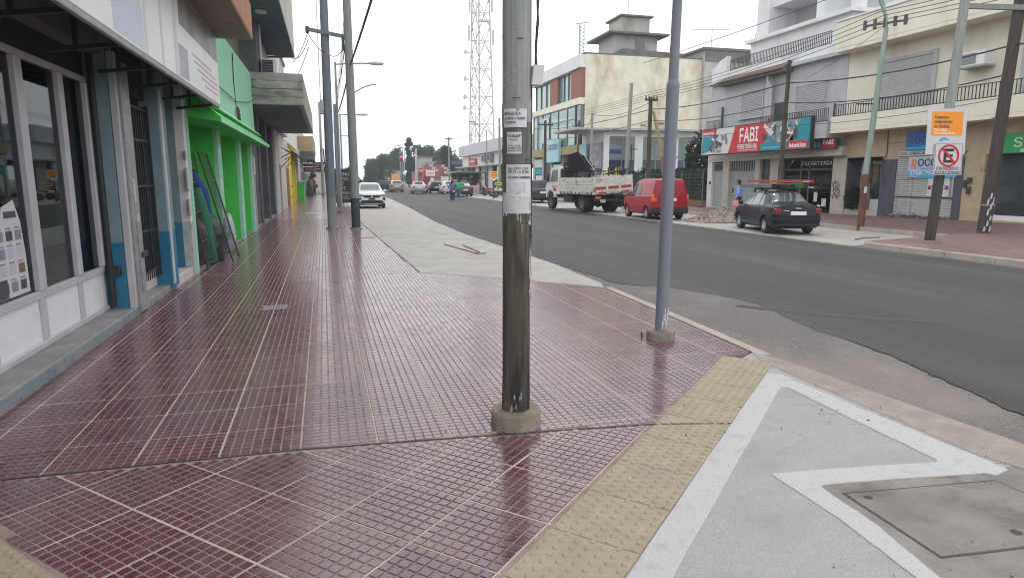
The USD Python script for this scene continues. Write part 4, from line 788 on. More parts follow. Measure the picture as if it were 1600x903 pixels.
part(V2, 'box', MB().box(20.45, 20.6, 23.2, 25.1, 3.02, 3.46, .008), 'dark_print'); part(V2, 'red_panel', MB().box(20.44, 20.45, 23.22, 24.0, 3.04, 3.44), 'deep_red'); part(V2, 'lettering', vtext(MB(), 'FABI', .18, 20.437, 23.9, 3.2, 'W', w=.6, bold=True), 'white')
for k in range(8): part(V2, 'tool_picture', MB().prism([(24.1 + k * .12, 3.06), (24.2 + k * .12, 3.12), (24.22 + k * .11, 3.36), (24.12 + k * .12, 3.30)], 20.44 - .001 * k, 20.449, 'yz'), ['grey_print', 'teal_print', 'paper_grey'][k % 3])

# ------------------------------------------------------------------ the cream house at the right edge
C = thing('cream_house', 'cream two storey house with long balcony and grey roller shutters', 'building', (RX, 19, 0))
part(C, 'wall', MB().box(RX, RX + 9, 8, 23.4, 4.0, 7.0), 'cream')
part(C, 'balcony', MB().box(RX - .75, RX + .3, 8, 23.35, 3.62, 3.75).box(RX - .75, RX - .6, 8, 23.35, 3.75, 4.28, .012).box(RX - .6, RX, 23.22, 23.35, 3.75, 4.28).box(RX - .6, RX + .2, 8, 23.2, 3.75, 3.82), 'cream')
part(C, 'parapet', MB().box(RX - .78, RX + .2, 8, 23.38, 6.82, 6.95, .01).box(RX - .78, RX - .6, 8, 23.38, 6.95, 8.0, .02).box(RX - .6, RX + 9, 23.2, 23.38, 6.95, 8.0), 'cream')
part(C, 'coping', MB().box(RX - .82, RX - .56, 8, 23.4, 8.0, 8.07, .01), 'white_wall'); part(C, 'roof_block', MB().box(RX + 1, RX + 9, 16.5, 23.38, 6.95, 8.7), 'white_wall')
rail(C, 'balcony', RX - .68, 8.2, 23.28, 4.28, 4.74, .13, 'iron', r=.011, top=.045)
part(C, 'railing_post', MB().box(RX - .7, RX - .66, 23.22, 23.3, 4.2, 4.82), 'iron')
for y0, y1, z0, z1 in ((19.35, 21.68, 4.3, 6.15), (12.5, 16.0, 4.3, 6.15)):
    part(C, 'roller_shutter', slats(RX - .02, RX + .03, y0, y1, z0, z1, .062, .008), 'shutter_grey'); part(C, 'window_surround', MB().box(RX - .06, RX - .002, y1, y1 + .16, z0 - .05, z1 + .15).box(RX - .06, RX - .002, y0 - .16, y0, z0 - .05, z1 + .15).box(RX - .06, RX - .002, y0, y1, z1 + .02, z1 + .15), 'grey_wall')
a2 = part(C, 'air_conditioner', MB().box(RX - .42, RX + .1, 17.1, 17.95, 5.42, 5.88, .015), 'white_panel'); part(a2, 'grille', MB().box(RX - .432, RX - .418, 17.4, 17.9, 5.48, 5.82), 'grey_print'); part(a2, 'shelf', MB().box(RX - .5, RX, 17.05, 18.0, 5.36, 5.42), 'garage_metal')
for (y0, y1) in ((23.0, 23.42), (20.55, 21.25), (17.72, 18.05)): part(C, 'dark_pier', MB().box(RX - .015, RX + .7, y0, y1, -.05, 2.5), 'slate_dado')
part(C, 'wall', MB().box(RX, RX + .7, 17.0, 23.42, 2.5, 3.65).box(RX - .004, RX + .7, 17.0, 17.72, -.05, 2.5), 'tan_base'); part(C, 'wall', MB().box(RX - .004, RX + .7, 8, 17.0, 2.55, 3.65).box(RX, RX + .7, 8, 13.3, -.05, 2.55), 'tan_base')
part(C, 'entrance_recess', MB().box(RX + .7, RX + 2.2, 22.9, 23.3, 0, 2.6).box(RX + 2.1, RX + 2.3, 21, 23.2, 0, 2.6).box(RX + .7, RX + 2.2, 20.9, 21.25, 0, 2.6).box(RX, RX + 2.2, 21.2, 23.1, 2.5, 2.62), 'cream'); part(C, 'step', MB().box(RX - .05, RX + 2.2, 21.25, 23.0, -.05, .50, .02), 'pier_stone')
dg = part(C, 'entrance_door', MB().box(RX + .5, RX + .56, 21.3, 22.2, .5, 2.45), 'white_panel'); part(dg, 'door_glass', MB().box(RX + .485, RX + .5, 21.5, 22.18, .95, 2.35), 'glass_dark'); g = MB()
for z in (1.0, 1.3, 1.62, 1.95, 2.3): g.box(RX + .47, RX + .484, 21.5, 22.18, z - .014, z + .014)
for y in (21.5, 21.84, 22.18): g.box(RX + .47, RX + .484, y - .014, y + .014, .95, 2.35)
part(dg, 'grille', g, 'iron'); part(C, 'intercom', MB().box(RX + .75, RX + .8, 22.5, 22.65, 1.6, 1.8), 'slot_dark')
part(C, 'roller_shutter', slats(RX + .02, RX + .06, 18.05, 20.55, .42, 2.86, .072, .010), 'shutter_grey', label='closed roller shutter with For Sale sheet'); part(C, 'shutter_bar', MB().box(RX - .0, RX + .02, 18.06, 20.54, 1.06, 1.11), 'slot_dark'); part(C, 'shutter_door', MB().box(RX + .004, RX + .02, 19.75, 19.77, .45, 1.75).box(RX + .004, RX + .02, 19.75, 20.4, 1.74, 1.76).box(RX + .004, RX + .02, 20.39, 20.41, .45, 1.75), 'shutter_dim')
part(C, 'broken_step', MB().box(RX - .1, RX + .4, 18.05, 20.55, -.05, .40, .02), 'old_concrete')
for k in range(10):
    part(C, 'rubble', blob((RX - .05 - .1 * (k % 2), 18.2 + k * .25, .40 + .02 * (k % 3)), (.10, .11, .05), 50 + k, .4, 1), 'old_concrete')
for y in (17.45, 17.60): part(C, 'meter_box', MB().box(RX - .08, RX - .004, y - .06, y + .07, 1.25 + .22 * (y > 17.5), 1.5 + .22 * (y > 17.5), .01), 'slot_dark')
part(C, 'meter_box', MB().box(RX - .08, RX - .004, 17.38, 17.53, 1.62, 1.80, .01), 'slot_dark'); part(C, 'house_number', vtext(MB(), '1199', .10, RX - .006, 16.98 + .15, 1.98, 'W'), 'ink'); part(C, 'wall_conduit', MB().tube([(RX - .03, 21.05, 3.6), (RX - .03, 21.02, 2.7), (RX - .05, 21.2, 2.4), (RX - .06, 21.1, 1.8), (RX - .03, 21.0, 1.5)], .018, 5), 'cable'); part(C, 'wall_conduit', MB().tube([(RX - .03, 17.65, 2.7), (RX - .07, 17.9, 2.4), (RX - .05, 17.95, 2.0)], .015, 5), 'cable')
for y0, y1 in ((15.35, 16.65), (13.4, 15.1)): part(C, 'shop_glass', MB().box(RX + .16, RX + .18, y0, y1, .55, 2.5), 'glass_dark')
part(C, 'shop_door_frame', MB().box(RX + .1, RX + .2, 15.0, 15.4, .42, 2.55, .01).box(RX + .1, RX + .2, 13.3, 16.75, .40, .58, .01).box(RX + .1, RX + .2, 16.65, 16.75, .42, 2.55), 'white_panel'); part(C, 'lock', MB().box(RX + .07, RX + .1, 15.1, 15.25, 1.65, 1.82), 'paper_grey')
part(C, 'room', MB().box(RX + .7, RX + .8, 13, 17, 0, 2.6), 'dark_void'); part(C, 'step', MB().box(RX - .02, RX + .7, 13.3, 17.0, -.05, .42, .02), 'tan_base')
gs = thing('green_shop_sign', 'green sign with white letters at the right picture edge', 'sign', (RX - .1, 15, 2.6)); part(gs, 'board', MB().box(RX - .12, RX - .03, 13.0, 16.55, 2.56, 3.16, .01), 'green_print'); part(gs, 'lettering', vtext(MB(), 'SOBOS', .30, RX - .125, 16.05, 2.74, 'W', w=1.7, bold=False), 'white'); part(gs, 'lower_strip', MB().box(RX - .125, RX - .119, 13.0, 15.8, 2.58, 2.68), 'paleblue_print')
b1 = thing('agent_banner', 'upper blue estate agent banner above the closed roller shutter', 'banner', (RX - .1, 19.3, 2.8)); part(b1, 'board', MB().box(RX - .09, RX - .07, 17.9, 20.12, 2.80, 3.44), 'blue_print'); part(b1, 'lettering', vtext(MB(), 'R', .26, RX - .095, 20.05, 3.02, 'W', bold=True), 'brown_print'); part(b1, 'lettering', vtext(MB(), 'OCCHIO', .24, RX - .095, 19.78, 3.03, 'W', bold=True, w=1.6), 'royal'); part(b1, 'band', MB().box(RX - .095, RX - .089, 18, 20.1, 2.82, 2.92), 'sky_print')
b2 = thing('agent_banner', 'lower blue estate agent banner with orange R on the roller shutter', 'banner', (RX - .1, 19, 1.9)); part(b2, 'board', MB().box(RX - .06, RX - .045, 17.95, 19.95, 1.80, 2.56), 'blue_pale'); part(b2, 'band', MB().box(RX - .065, RX - .06, 17.95, 19.95, 1.80, 2.02), 'sky_print')
part(b2, 'lettering', vtext(MB(), 'R', .34, RX - .066, 19.84, 2.12, 'W', bold=True, w=.24), 'orange_print'); part(b2, 'lettering', vtext(MB(), 'OCCHIO', .25, RX - .066, 19.56, 2.22, 'W', bold=True, w=1.5), 'royal'); part(b2, 'lettering', vtext(MB(), 'PROPIEDADES', .07, RX - .066, 19.45, 2.09, 'W', w=1.3), 'sky_print'); part(b2, 'lettering', vtext(MB(), '4768-7544 / 4', .11, RX - .069, 19.86, 1.90, 'W', w=1.5, bold=True), 'white'); part(b2, 'lettering', vtext(MB(), 'www.', .07, RX - .069, 19.86, 1.815, 'W', w=.35), 'white')
b3 = thing('notice_board', 'narrow white board reading LOCAL COMERCIAL on the shutter top', 'sign', (RX - .05, 19.9, 2.6)); part(b3, 'board', MB().box(RX - .05, RX - .03, 19.2, 20.45, 2.60, 2.78), 'paper'); part(b3, 'lettering', vtext(MB(), 'LOCAL COMERCIAL', .10, RX - .052, 20.41, 2.64, 'W', w=1.15, bold=True), 'ink')
b4 = thing('sale_poster', 'white poster with maroon VENDE band on the roller shutter', 'poster', (RX - .05, 18.6, 1.1)); part(b4, 'sheet', MB().box(RX - .02, RX - .006, 18.2, 19.08, 1.13, 1.88), 'paper'); part(b4, 'band', MB().box(RX - .024, RX - .02, 18.24, 19.04, 1.38, 1.52), 'maroon'); part(b4, 'lettering', vtext(MB(), 'VENDE', .10, RX - .028, 18.95, 1.40, 'W', w=.62, bold=True), 'white')
def shrub(name, label, x, y, z, r, h, n, ls, m='leaf_mid', cat='shrub', stem=True, seed=0, group=None):
    t = thing(name, label, cat, (x, y, z), group=group); mb = MB(); r_ = np.random.default_rng(100 + seed)
    d = r_.normal(size=(n, 3)); d /= np.linalg.norm(d, axis=1, keepdims=True); q = d * (r_.uniform(.25, 1, n) ** .5)[:, None] * (.65 + .7 * meshkit.fbm(d * 2 + seed, 3, seed))[:, None]
    c = np.array([x, y, z + h * .55]) + q * np.array([r, r, h * .5]); a = r_.normal(size=(n, 3)); a /= np.linalg.norm(a, axis=1, keepdims=True); b = np.cross(a, r_.normal(size=(n, 3))); b /= np.linalg.norm(b, axis=1, keepdims=True)
    s_ = ls * r_.uniform(.6, 1.3, n)[:, None]; c[:, 2] = np.maximum(c[:, 2], z + .05)
    v = np.stack([c - a * s_, c + b * s_ * .5, c + a * s_, c - b * s_ * .5], 1).reshape(-1, 3); f = np.arange(4 * n).reshape(n, 4)
    part(t, 'foliage', MB().add(v, f), m, kind='stuff')
    if stem: part(t, 'stem', MB().tube([(x, y, z - .02), (x + .03, y, z + h * .3), (x, y + .02, z + h * .7)], [.04, .03, .015], 6), 'bark')
    return t
shrub('potted_shrub', 'dark bushy plant in the cream house entrance', 20.85, 22.45, .50, .34, 1.0, 700, .07, 'leaf_hedge', seed=3)
# ------------------------------------------------------------------ right side, further along
Wc = thing('corner_office', 'low white corner office with navy window panels and thin canopy', 'building', (RX, 50, 0))
YW = 48.5
part(Wc, 'wall', MB().box(RX, 31, YW + .3, 53.2, -.05, 5.5).box(RX, 31, YW, YW + .3, 5.05, 5.5).box(RX, 31, YW, YW + .3, -.05, .6), 'white_wall')
for x0, x1 in ((RX, 21.45), (23.65, 24.35), (26.7, 27.5), (28.7, 31)): part(Wc, 'pier', MB().box(x0, x1, YW - .01, YW + .3, .6, 5.05), 'white_wall')
part(Wc, 'canopy', MB().box(RX - 2.6, RX + .5, 48.0, 53.2, 5.48, 5.66, .02).box(RX + .5, 31, 47.9, 53.2, 5.50, 5.64, .02), 'stain_wall'); part(Wc, 'flat_roof', MB().box(RX + .6, 31, 48.6, 53.2, 5.64, 5.72), 'dark_cap')
for x0, x1 in ((21.45, 23.65), (24.35, 26.7), (27.5, 28.7)):
    q = part(Wc, 'window', MB().box(x0, x1, YW + .12, YW + .16, .6, 5.05), 'curtain')
    part(q, 'navy_panel', MB().box(x0 + .03, x1 - .03, YW + .08, YW + .12, .7, 3.25), 'navy_panel'); part(q, 'window_frame', MB().box(x0, x1, YW + .05, YW + .12, 3.24, 3.32).box((x0 + x1) / 2 - .04, (x0 + x1) / 2 + .04, YW + .05, YW + .118, .6, 5.05).box(x0, x1, YW + .05, YW + .12, 1.5, 1.58), 'paleblue_print'); part(q, 'pane', MB().box(x0, x1, YW + .03, YW + .035, .6, 5.05), 'clear_glass')
part(Wc, 'window_poster', MB().box(21.5, 22.45, YW + .03, YW + .045, 3.35, 4.4), 'blue_pale'); part(Wc, 'window_poster', MB().box(21.5, 22.45, YW + .02, YW + .03, 3.7, 4.05), 'navy_panel')
a3 = part(Wc, 'air_conditioner', MB().box(30.0, 30.8, YW - .35, YW, 2.6, 3.2, .02), 'white_panel'); part(a3, 'grille', MB().box(30.05, 30.6, YW - .362, YW - .35, 2.68, 3.12), 'slot_dark')
for z in (1.0, 1.4, 1.8, 3.6, 5.0): part(Wc, 'cladding_board', MB().box(29.6, 33, YW - .06, YW - .012, z, z + .36), 'white_wall')
part(Wc, 'shop_front', MB().box(RX - .02, RX, 48.8, 53.1, 0, 3.0), 'dark_print'); part(Wc, 'dark_sign', MB().box(RX - .14, RX - .04, 48.7, 51.2, 2.6, 4.6), 'grey_print')
for k, (t, w) in enumerate((('ESTUDIO', 1.7), ('VIP TEL', 1.2), ('TALLERES', 1.8))): part(Wc, 'lettering', vtext(MB(), t, .30, RX - .145, 50.9, 4.05 - k * .6, 'W', w=w, bold=True), 'offwhite')
f2 = thing('office_sign', 'pale blue office sign beside the dark lettered board', 'sign', (RX - .3, 52, 3)); part(f2, 'board', MB().box(RX - .35, RX - .2, 51.4, 52.9, 2.3, 4.6, .02), 'paleblue_print'); part(f2, 'lettering', vtext(MB(), 'R', .75, RX - .36, 52.8, 3.1, 'W', w=.4, bold=True), 'orange_print'); part(f2, 'lettering', vtext(MB(), 'OCCHIO', .36, RX - .36, 52.35, 3.3, 'W', w=.9, bold=True), 'royal')
# glass and red panel office building
O = thing('glass_office_building', 'three storey office with red panels, green glass and cream side wall', 'building', (RX, 60, 0))
part(O, 'party_wall', MB().box(RX + .3, 36, 53.4, 53.8, -.05, 12.1), 'party_wall'); part(O, 'roof', MB().box(RX + .2, 36, 53.38, 66.8, 12.1, 12.22, .02), 'dark_cap'); part(O, 'wall', MB().box(RX + .6, 36, 53.8, 66.7, -.05, 12.1), 'party_wall')
part(O, 'wall_stub', MB().box(26.5, 27.0, 53.2, 53.4, 6.4, 6.5).box(28.0, 28.8, 53.2, 53.4, 6.6, 6.68), 'stain_wall')
part(O, 'parapet', MB().box(RX - .25, RX + .6, 53.45, 66.8, 11.0, 12.05, .02), 'white_wall'); part(O, 'sill_band', MB().box(RX - .25, RX + .6, 53.45, 66.8, 8.0, 8.55, .02), 'cream'); part(O, 'olive_band', MB().box(RX - .3, RX + .6, 53.6, 66.8, 3.9, 4.6, .02), 'olive_band')
for y0, y1 in ((53.5, 55.9), (59.4, 61.6)): part(O, 'red_panel', MB().box(RX - .05, RX + .6, y0, y1, 8.55, 11.0), 'red_panel')
for y0, y1 in ((55.9, 59.4), (61.6, 66.6)):
    q = part(O, 'window', MB().box(RX + .2, RX + .3, y0, y1, 8.55, 11.0), 'glass_teal'); 
    for k in range(4): yy = y0 + (y1 - y0) * k / 3; part(q, 'mullion', MB().box(RX + .1, RX + .2, yy - .05, yy + .05, 8.55, 11.0), 'frame_green')
q = part(O, 'glass_wall', MB().box(RX - .08, RX - .02, 54.6, 66.6, 4.6, 8.0), 'glass_teal'); fr = MB()
for y in (54.6, 56.6, 59.0, 61.3, 63.6, 65.2, 66.6): fr.box(RX - .15, RX - .08, y - .05, y + .05, 4.6, 8.0)
for z in (4.65, 6.9, 7.95): fr.box(RX - .14, RX - .08, 54.6, 66.6, z - .04, z + .04)
part(q, 'mullions', fr, 'frame_green'); part(O, 'corner_glass', MB().box(RX - .05, RX + .25, 53.55, 54.6, 4.6, 8.0), 'glass_dark'); part(O, 'open_casement', MB().box(RX - .2, RX - .16, 61.4, 63.5, 5.2, 7.6), 'glass_teal')
part(O, 'ground_floor', MB().box(RX, RX + .1, 53.5, 66.6, -.05, 3.9), 'dark_grey_wall')
for y in (54.0, 57.6, 60.6, 63.2, 66.2): part(O, 'column', MB().box(RX - .12, RX + .1, y, y + .5, -.05, 3.9), 'stain_wall')
part(O, 'shop_window', MB().box(RX - .06, RX, 58.2, 60.4, 1.4, 3.1), 'glass_teal'); part(O, 'shop_fascia', MB().box(RX - .1, RX, 63.8, 66.2, 2.9, 3.7), 'paper_grey'); part(O, 'shop_fascia', MB().box(RX - .12, RX, 63.8, 66.2, 2.2, 2.8), 'teal_print')
for y in (63.9, 64.6, 65.3): part(O, 'door', MB().box(RX - .08, RX, y, y + .5, .1, 2.1), 'white_panel')
f3 = thing('office_sign', 'square pale blue office sign projecting from the glass building', 'sign', (RX - .6, 60, 4)); part(f3, 'board', MB().box(RX - .55, RX - .3, 57.6, 61.2, 3.3, 5.4, .02), 'paleblue_print'); part(f3, 'lettering', vtext(MB(), 'R', .7, RX - .56, 61.0, 4.3, 'W', w=.55, bold=True), 'orange_print'); part(f3, 'lettering', vtext(MB(), 'OCCHIO', .48, RX - .56, 60.35, 4.45, 'W', w=2.5, bold=True), 'royal')
tt = thing('roof_tank_tower', 'stained two tier water tank tower on the flat roof', 'tower', (27.5, 57.5, 12.2))
part(tt, 'lower_room', MB().box(25.4, 29.7, 57, 60.5, 12.2, 14.55), 'stain_wall'); part(tt, 'window', MB().box(27.5, 28.45, 56.95, 57, 13.0, 14.35), 'glass_dark'); part(tt, 'eave', MB().box(24.6, 30.55, 56.2, 61.5, 14.55, 14.74, .03), 'dark_cap'); part(tt, 'tank_room', MB().box(26.2, 29.0, 57.2, 60, 14.74, 16.2), 'stain_wall'); part(tt, 'roof', MB().box(25.95, 29.25, 56.9, 60.3, 16.2, 16.36, .03), 'dark_cap'); part(tt, 'dark_roof', MB().prism([(24.0, 12.2), (33, 12.2), (33, 13.1), (26, 13.3)], 56.4, 56.9, 'xz'), 'dark_cap'); part(tt, 'antenna', MB().tube([(27.2, 58, 16.3), (27.2, 58, 19)], .03, 4), 'lattice')
bk = thing('brown_block', 'stained brown blank block behind the cream side wall', 'building', (36, 55, 0)); part(bk, 'wall', MB().box(32.3, 44, 53.0, 60, -.05, 12.9), 'stain_wall'); part(bk, 'cap', MB().box(32.1, 44.2, 52.9, 60.2, 12.9, 13.1).box(32.3, 44, 52.98, 53.0, 11.9, 12.9), 'dark_cap'); part(bk, 'aerial', MB().tube([(33.5, 54, 13), (33.5, 54, 15)], .03, 4).bar((31.6, 54, 14.7), (35.3, 54, 14.95), .05), 'lattice')
mt_ = thing('roof_mast', 'short blue lattice mast on the office roof', 'mast', (24.5, 62, 12.2)); mb = MB()
for dx, dy in ((0, 0), (.5, 0), (.25, .45)): mb.bar((24.0 + dx, 62 + dy, 12.1), (24.0 + dx, 62 + dy, 16.4), .07)
part(mt_, 'legs', mb, 'lattice_blue'); mb = MB()
for k in range(12): z = 12.3 + k * .34; mb.bar((24.0, 62, z), (24.5, 62, z + .34), .045).bar((24.5, 62, z), (24.25, 62.45, z + .34), .045).bar((24.0, 62, z), (24.5, 62, z), .035)
part(mt_, 'bracing', mb, 'lattice_blue'); part(mt_, 'antenna_head', MB().bar((23.5, 62, 16.4), (25.1, 62, 16.7), .08).bar((23.7, 62, 16.1), (24.9, 62, 16.9), .06), 'lattice'); part(mt_, 'stay', MB().bar((24.5, 62, 15.2), (26.6, 62, 12.1), .04).bar((24.5, 62, 14.8), (27, 62.6, 12.1), .03), 'lattice')
# hedge, fence and garden between the houses
fe = thing('mesh_fence', 'green mesh fence with dense dark hedge beside the grey house', 'fence', (RX, 40, 0)); part(fe, 'low_wall', MB().box(RX - .12, RX + .12, 33.7, 48.3, -.05, .52, .01), 'brick_red')
m = MB()
for y in np.arange(33.8, 48.3, .2): m.box(RX - .16, RX - .15, y - .006, y + .006, .5, 2.15)
for z in np.arange(.6, 2.2, .2): m.box(RX - .165, RX - .155, 33.8, 48.3, z - .006, z + .006)
part(fe, 'mesh', m, 'frame_green')
for y in np.arange(33.8, 48.4, 2.4): part(fe, 'fence_post', MB().tube([(RX - .15, y, .1), (RX - .15, y, 2.25)], .035, 6), 'frame_green')
def leafbox(x0, x1, y0, y1, z0, z1, n, ls, seed):
    r_ = np.random.default_rng(seed); c = np.stack([r_.uniform(x0, x1, n), r_.uniform(y0, y1, n), z0 + (z1 - z0) * r_.uniform(0, 1, n) ** .8], 1); c += (meshkit.fbm(c * .9, 3, seed)[:, None] - .5) * .5
    a = r_.normal(size=(n, 3)); a /= np.linalg.norm(a, axis=1, keepdims=True); b = np.cross(a, r_.normal(size=(n, 3))); b /= np.linalg.norm(b, axis=1, keepdims=True); s_ = ls * r_.uniform(.6, 1.3, n)[:, None]
    return np.stack([c - a * s_, c + b * s_ * .5, c + a * s_, c - b * s_ * .5], 1).reshape(-1, 3), np.arange(4 * n).reshape(n, 4)
hd = thing('hedge', 'dense dark green hedge growing behind the mesh fence', 'hedge', (RX + .7, 40, 0)); part(hd, 'foliage', MB().add(*leafbox(RX + .05, RX + 1.0, 33.7, 48.0, .5, 2.35, 9000, .10, 3)), 'leaf_hedge', kind='stuff'); part(hd, 'stems', MB().box(RX + .35, RX + .6, 33.8, 47.9, 0, 1.7), 'bark')
shrub('garden_bush', 'rounded dark green bush rising above the hedge before the white office', 24.3, 39.0, 0, 1.5, 4.6, 3600, .16, 'leaf_hedge', 'bush', seed=11)
sb = thing('soil_bed', 'bare reddish soil strip below the mesh fence', 'soil', (RX - .5, 35, .1)); part(sb, 'soil', MB().add(*[np.array(q) for q in ([(20.0, 33.6, .15), (20.85, 33.6, .22), (20.85, 40, .2), (20.0, 40, .13)], [(0, 1, 2, 3)])]), 'soil'); part(sb, 'clods', MB().add(*leafbox(20.1, 20.85, 33.7, 38, .15, .25, 160, .06, 9)), 'soil', kind='stuff')
# long low shop with pale cornice, far right
Z = thing('long_low_shop', 'long low pale shop with broad grey cornice and red sign', 'building', (RX, 92, 0))
part(Z, 'wall', MB().box(RX, 40, 72, 105, 3.5, 5.3), 'white_wall'); part(Z, 'cornice', MB().box(RX - .6, 40, 71.8, 105.2, 5.2, 6.75, .03), 'shutter_grey'); part(Z, 'ledge', MB().box(RX - 1.2, RX, 71.8, 105.2, 3.45, 3.6), 'stain_wall')
for k in range(9): part(Z, 'pier', MB().box(RX - .02, RX + .4, 72 + k * 4.1, 72.7 + k * 4.1, -.05, 3.45), 'dark_grey_wall'); 
for k in range(8): part(Z, 'shop_front', MB().box(RX + .2, RX + .3, 72.7 + k * 4.1, 76.1 + k * 4.1, -.05, 3.45), ['shutter_grey', 'glass_teal', 'glass_dark', 'paper_grey', 'shutter_grey', 'white_panel', 'glass_dark', 'shutter_grey'][k])
part(Z, 'red_sign', MB().box(RX - .2, RX - .02, 94.2, 99.2, 3.55, 4.75), 'worn_red'); part(Z, 'sign_print', MB().box(RX - .22, RX - .2, 95, 98.4, 4.2, 4.45), 'pink_print')
for y in (84.2, 87.4): q = part(Z, 'air_conditioner', MB().box(RX - .6, RX, y, y + 1.6, 4.0, 5.0, .03), 'grey_print'); part(q, 'fan_cover', MB().box(RX - .62, RX - .6, y + .3, y + 1.3, 4.2, 4.85), 'slot_dark')
part(Z, 'blocked_window', MB().box(RX - .03, RX, 77, 81, 3.8, 5.0), 'pier_stone')
# lattice tower
TWx, TWy = 22.75, 100.0
L_ = thing('lattice_tower', 'tall pale lattice radio mast with dish antennas behind the low shop', 'mast', (TWx, TWy, 0))
def corner(k, z): r = 2.35 - 1.05 * z / 32; a = (math.radians(200), math.radians(325), math.radians(85))[k]; return np.array([TWx + .2 + r * math.cos(a), TWy + r * math.sin(a), z])
for k in range(3): part(L_, 'leg', MB().bar(corner(k, 0), corner(k, 32), .17), 'lattice')
for i in range(8):
    z0, z1 = i * 4.0, i * 4.0 + 4.0; mb = MB()
    for k in range(3):
        p, q = k, (k + 1) % 3; mid = (corner(p, (z0 + z1) / 2) + corner(q, (z0 + z1) / 2)) / 2
        for c in (corner(p, z0), corner(q, z0), corner(p, z1), corner(q, z1)): mb.bar(c, mid, .085)
        mb.bar(corner(p, (z0 + z1) / 2), corner(q, (z0 + z1) / 2), .075)
    part(L_, 'bracing', mb, 'lattice')
ld = MB(); b0, b1 = np.array([-.95, -1.0, 0]), np.array([-.1, -1.0, 0])
for d in (np.array([-.3, 0, 0]), np.array([.35, 0, 0])): ld.bar(corner(0, 0) + (.7, .2, 0) + d, corner(0, 30) + (.45, .2, 0) + d * .8, .07)
for z in np.arange(.5, 30, .55): c = corner(0, z) + np.array([.7 - .25 * z / 30, .2, 0]); ld.bar(c + (-.3, 0, 0), c + (.35, 0, 0), .045)
part(L_, 'cable_ladder', ld, 'lattice_blue'); part(L_, 'service_platform', MB().box(TWx - .4, TWx + 1.5, TWy - 1.3, TWy - .9, 24.6, 24.9), 'lattice_blue')
for k, (c, z) in enumerate(((0, 27), (0, 23), (1, 27.2), (1, 22.5))): p = corner(c, z); s_ = -1 if c == 0 else 1; part(L_, 'panel_antenna', MB().box(p[0] + s_ * .25, p[0] + s_ * .5, p[1] - .2, p[1] + .1, z - 1.1, z + 1.1, .04).bar(p, p + (s_ * .4, 0, .5), .06).bar(p, p + (s_ * .4, 0, -.5), .06), 'paper_grey')
for z in (20.2, 13.8, 12.2, 16.4): p = corner(0, z); part(L_, 'dish_antenna', MB().tube([p + (-.2, -.1, 0), p + (-.75, -.4, 0), p + (-.95, -.5, 0)], [.05, .12, .38], 10), 'paper_grey', smooth=40)
# red shop and dark roofed hall across the far junction
R_ = thing('red_shop', 'faded red stepped shop with lit red and white sign at the far junction', 'shop', (18, 121, 0))
part(R_, 'wall', MB().box(15.6, 20.4, 120, 128, -.05, 3.1).box(20.4, 23.4, 120.2, 128, -.05, 2.7), 'faded_red'); st = MB()
for r in range(3):
    for k in range(7 - r): part(R_, 'painted_block', MB().box(16.7 + k * .72 + .2 * r, 17.38 + k * .72 + .2 * r, 119.95, 120.6, 3.1 + r * .42, 3.48 + r * .42), ['pink_print', 'faded_red', 'faded_red'][(k + r) % 3])
for k in range(4): part(R_, 'painted_block', MB().box(20.5 + k * .7, 21.1 + k * .7, 119.95, 120.5, 2.7, 3.1 - .05 * k), ['pink_print', 'cream', 'pink_print', 'faded_red'][k])
sg = part(R_, 'sign', MB().box(16.65, 18.8, 119.6, 119.75, 2.2, 3.35), 'white'); part(sg, 'sign_red', MB().box(16.65, 17.15, 119.58, 119.6, 2.2, 3.35), 'red'); part(sg, 'sign_text', MB().box(17.3, 18.7, 119.58, 119.6, 2.7, 2.85).box(17.3, 18.7, 119.58, 119.6, 3.1, 3.16).box(17.2, 18.7, 119.58, 119.6, 2.22, 2.34), 'red')
part(R_, 'white_notice', MB().box(18.0, 18.6, 119.8, 119.95, .9, 2.0), 'white'); part(R_, 'shop_front', MB().box(19.9, 22.3, 119.85, 119.95, .9, 2.2), 'paper'); part(R_, 'doorway', MB().box(16.9, 17.7, 119.9, 120, 0, 1.9), 'maroon')
D = thing('dark_roofed_hall', 'wide dark roofed hall behind the red shop', 'building', (23, 135, 0)); part(D, 'wall', MB().box(20.5, 34, 130, 150, -.05, 4.6), 'dark_grey_wall'); part(D, 'roof', MB().prism([(20, 4.6), (34.5, 4.6), (34.5, 5.2), (21, 5.3)], 129.5, 150, 'xz'), 'grey_soffit'); part(D, 'front', MB().box(21, 26, 129.9, 130, .5, 3.4), 'tan_base')
for k, (x, y, w, h, mm, lab) in enumerate(((14.0, 150, 3.5, 3.6, 'pale_wall', 'small pale house among the trees at the far junction'), (20.6, 142, 2.4, 6.3, 'stain_wall', 'narrow grey house block showing above the dark hall'), (2.4, 200, 4.0, 2.2, 'worn_red', 'low reddish house at the far left end of the road'))):
    t = thing('far_house', lab, 'house', (x, y, 0)); part(t, 'wall', MB().box(x - w / 2, x + w / 2, y, y + 6, -.05, h), mm); part(t, 'roof', MB().box(x - w / 2 - .2, x + w / 2 + .2, y - .2, y + 6.2, h, h + .25), 'roof_tile'); part(t, 'window', MB().box(x - .5, x + .4, y - .04, y, h * .4, h * .7), 'glass_dark')
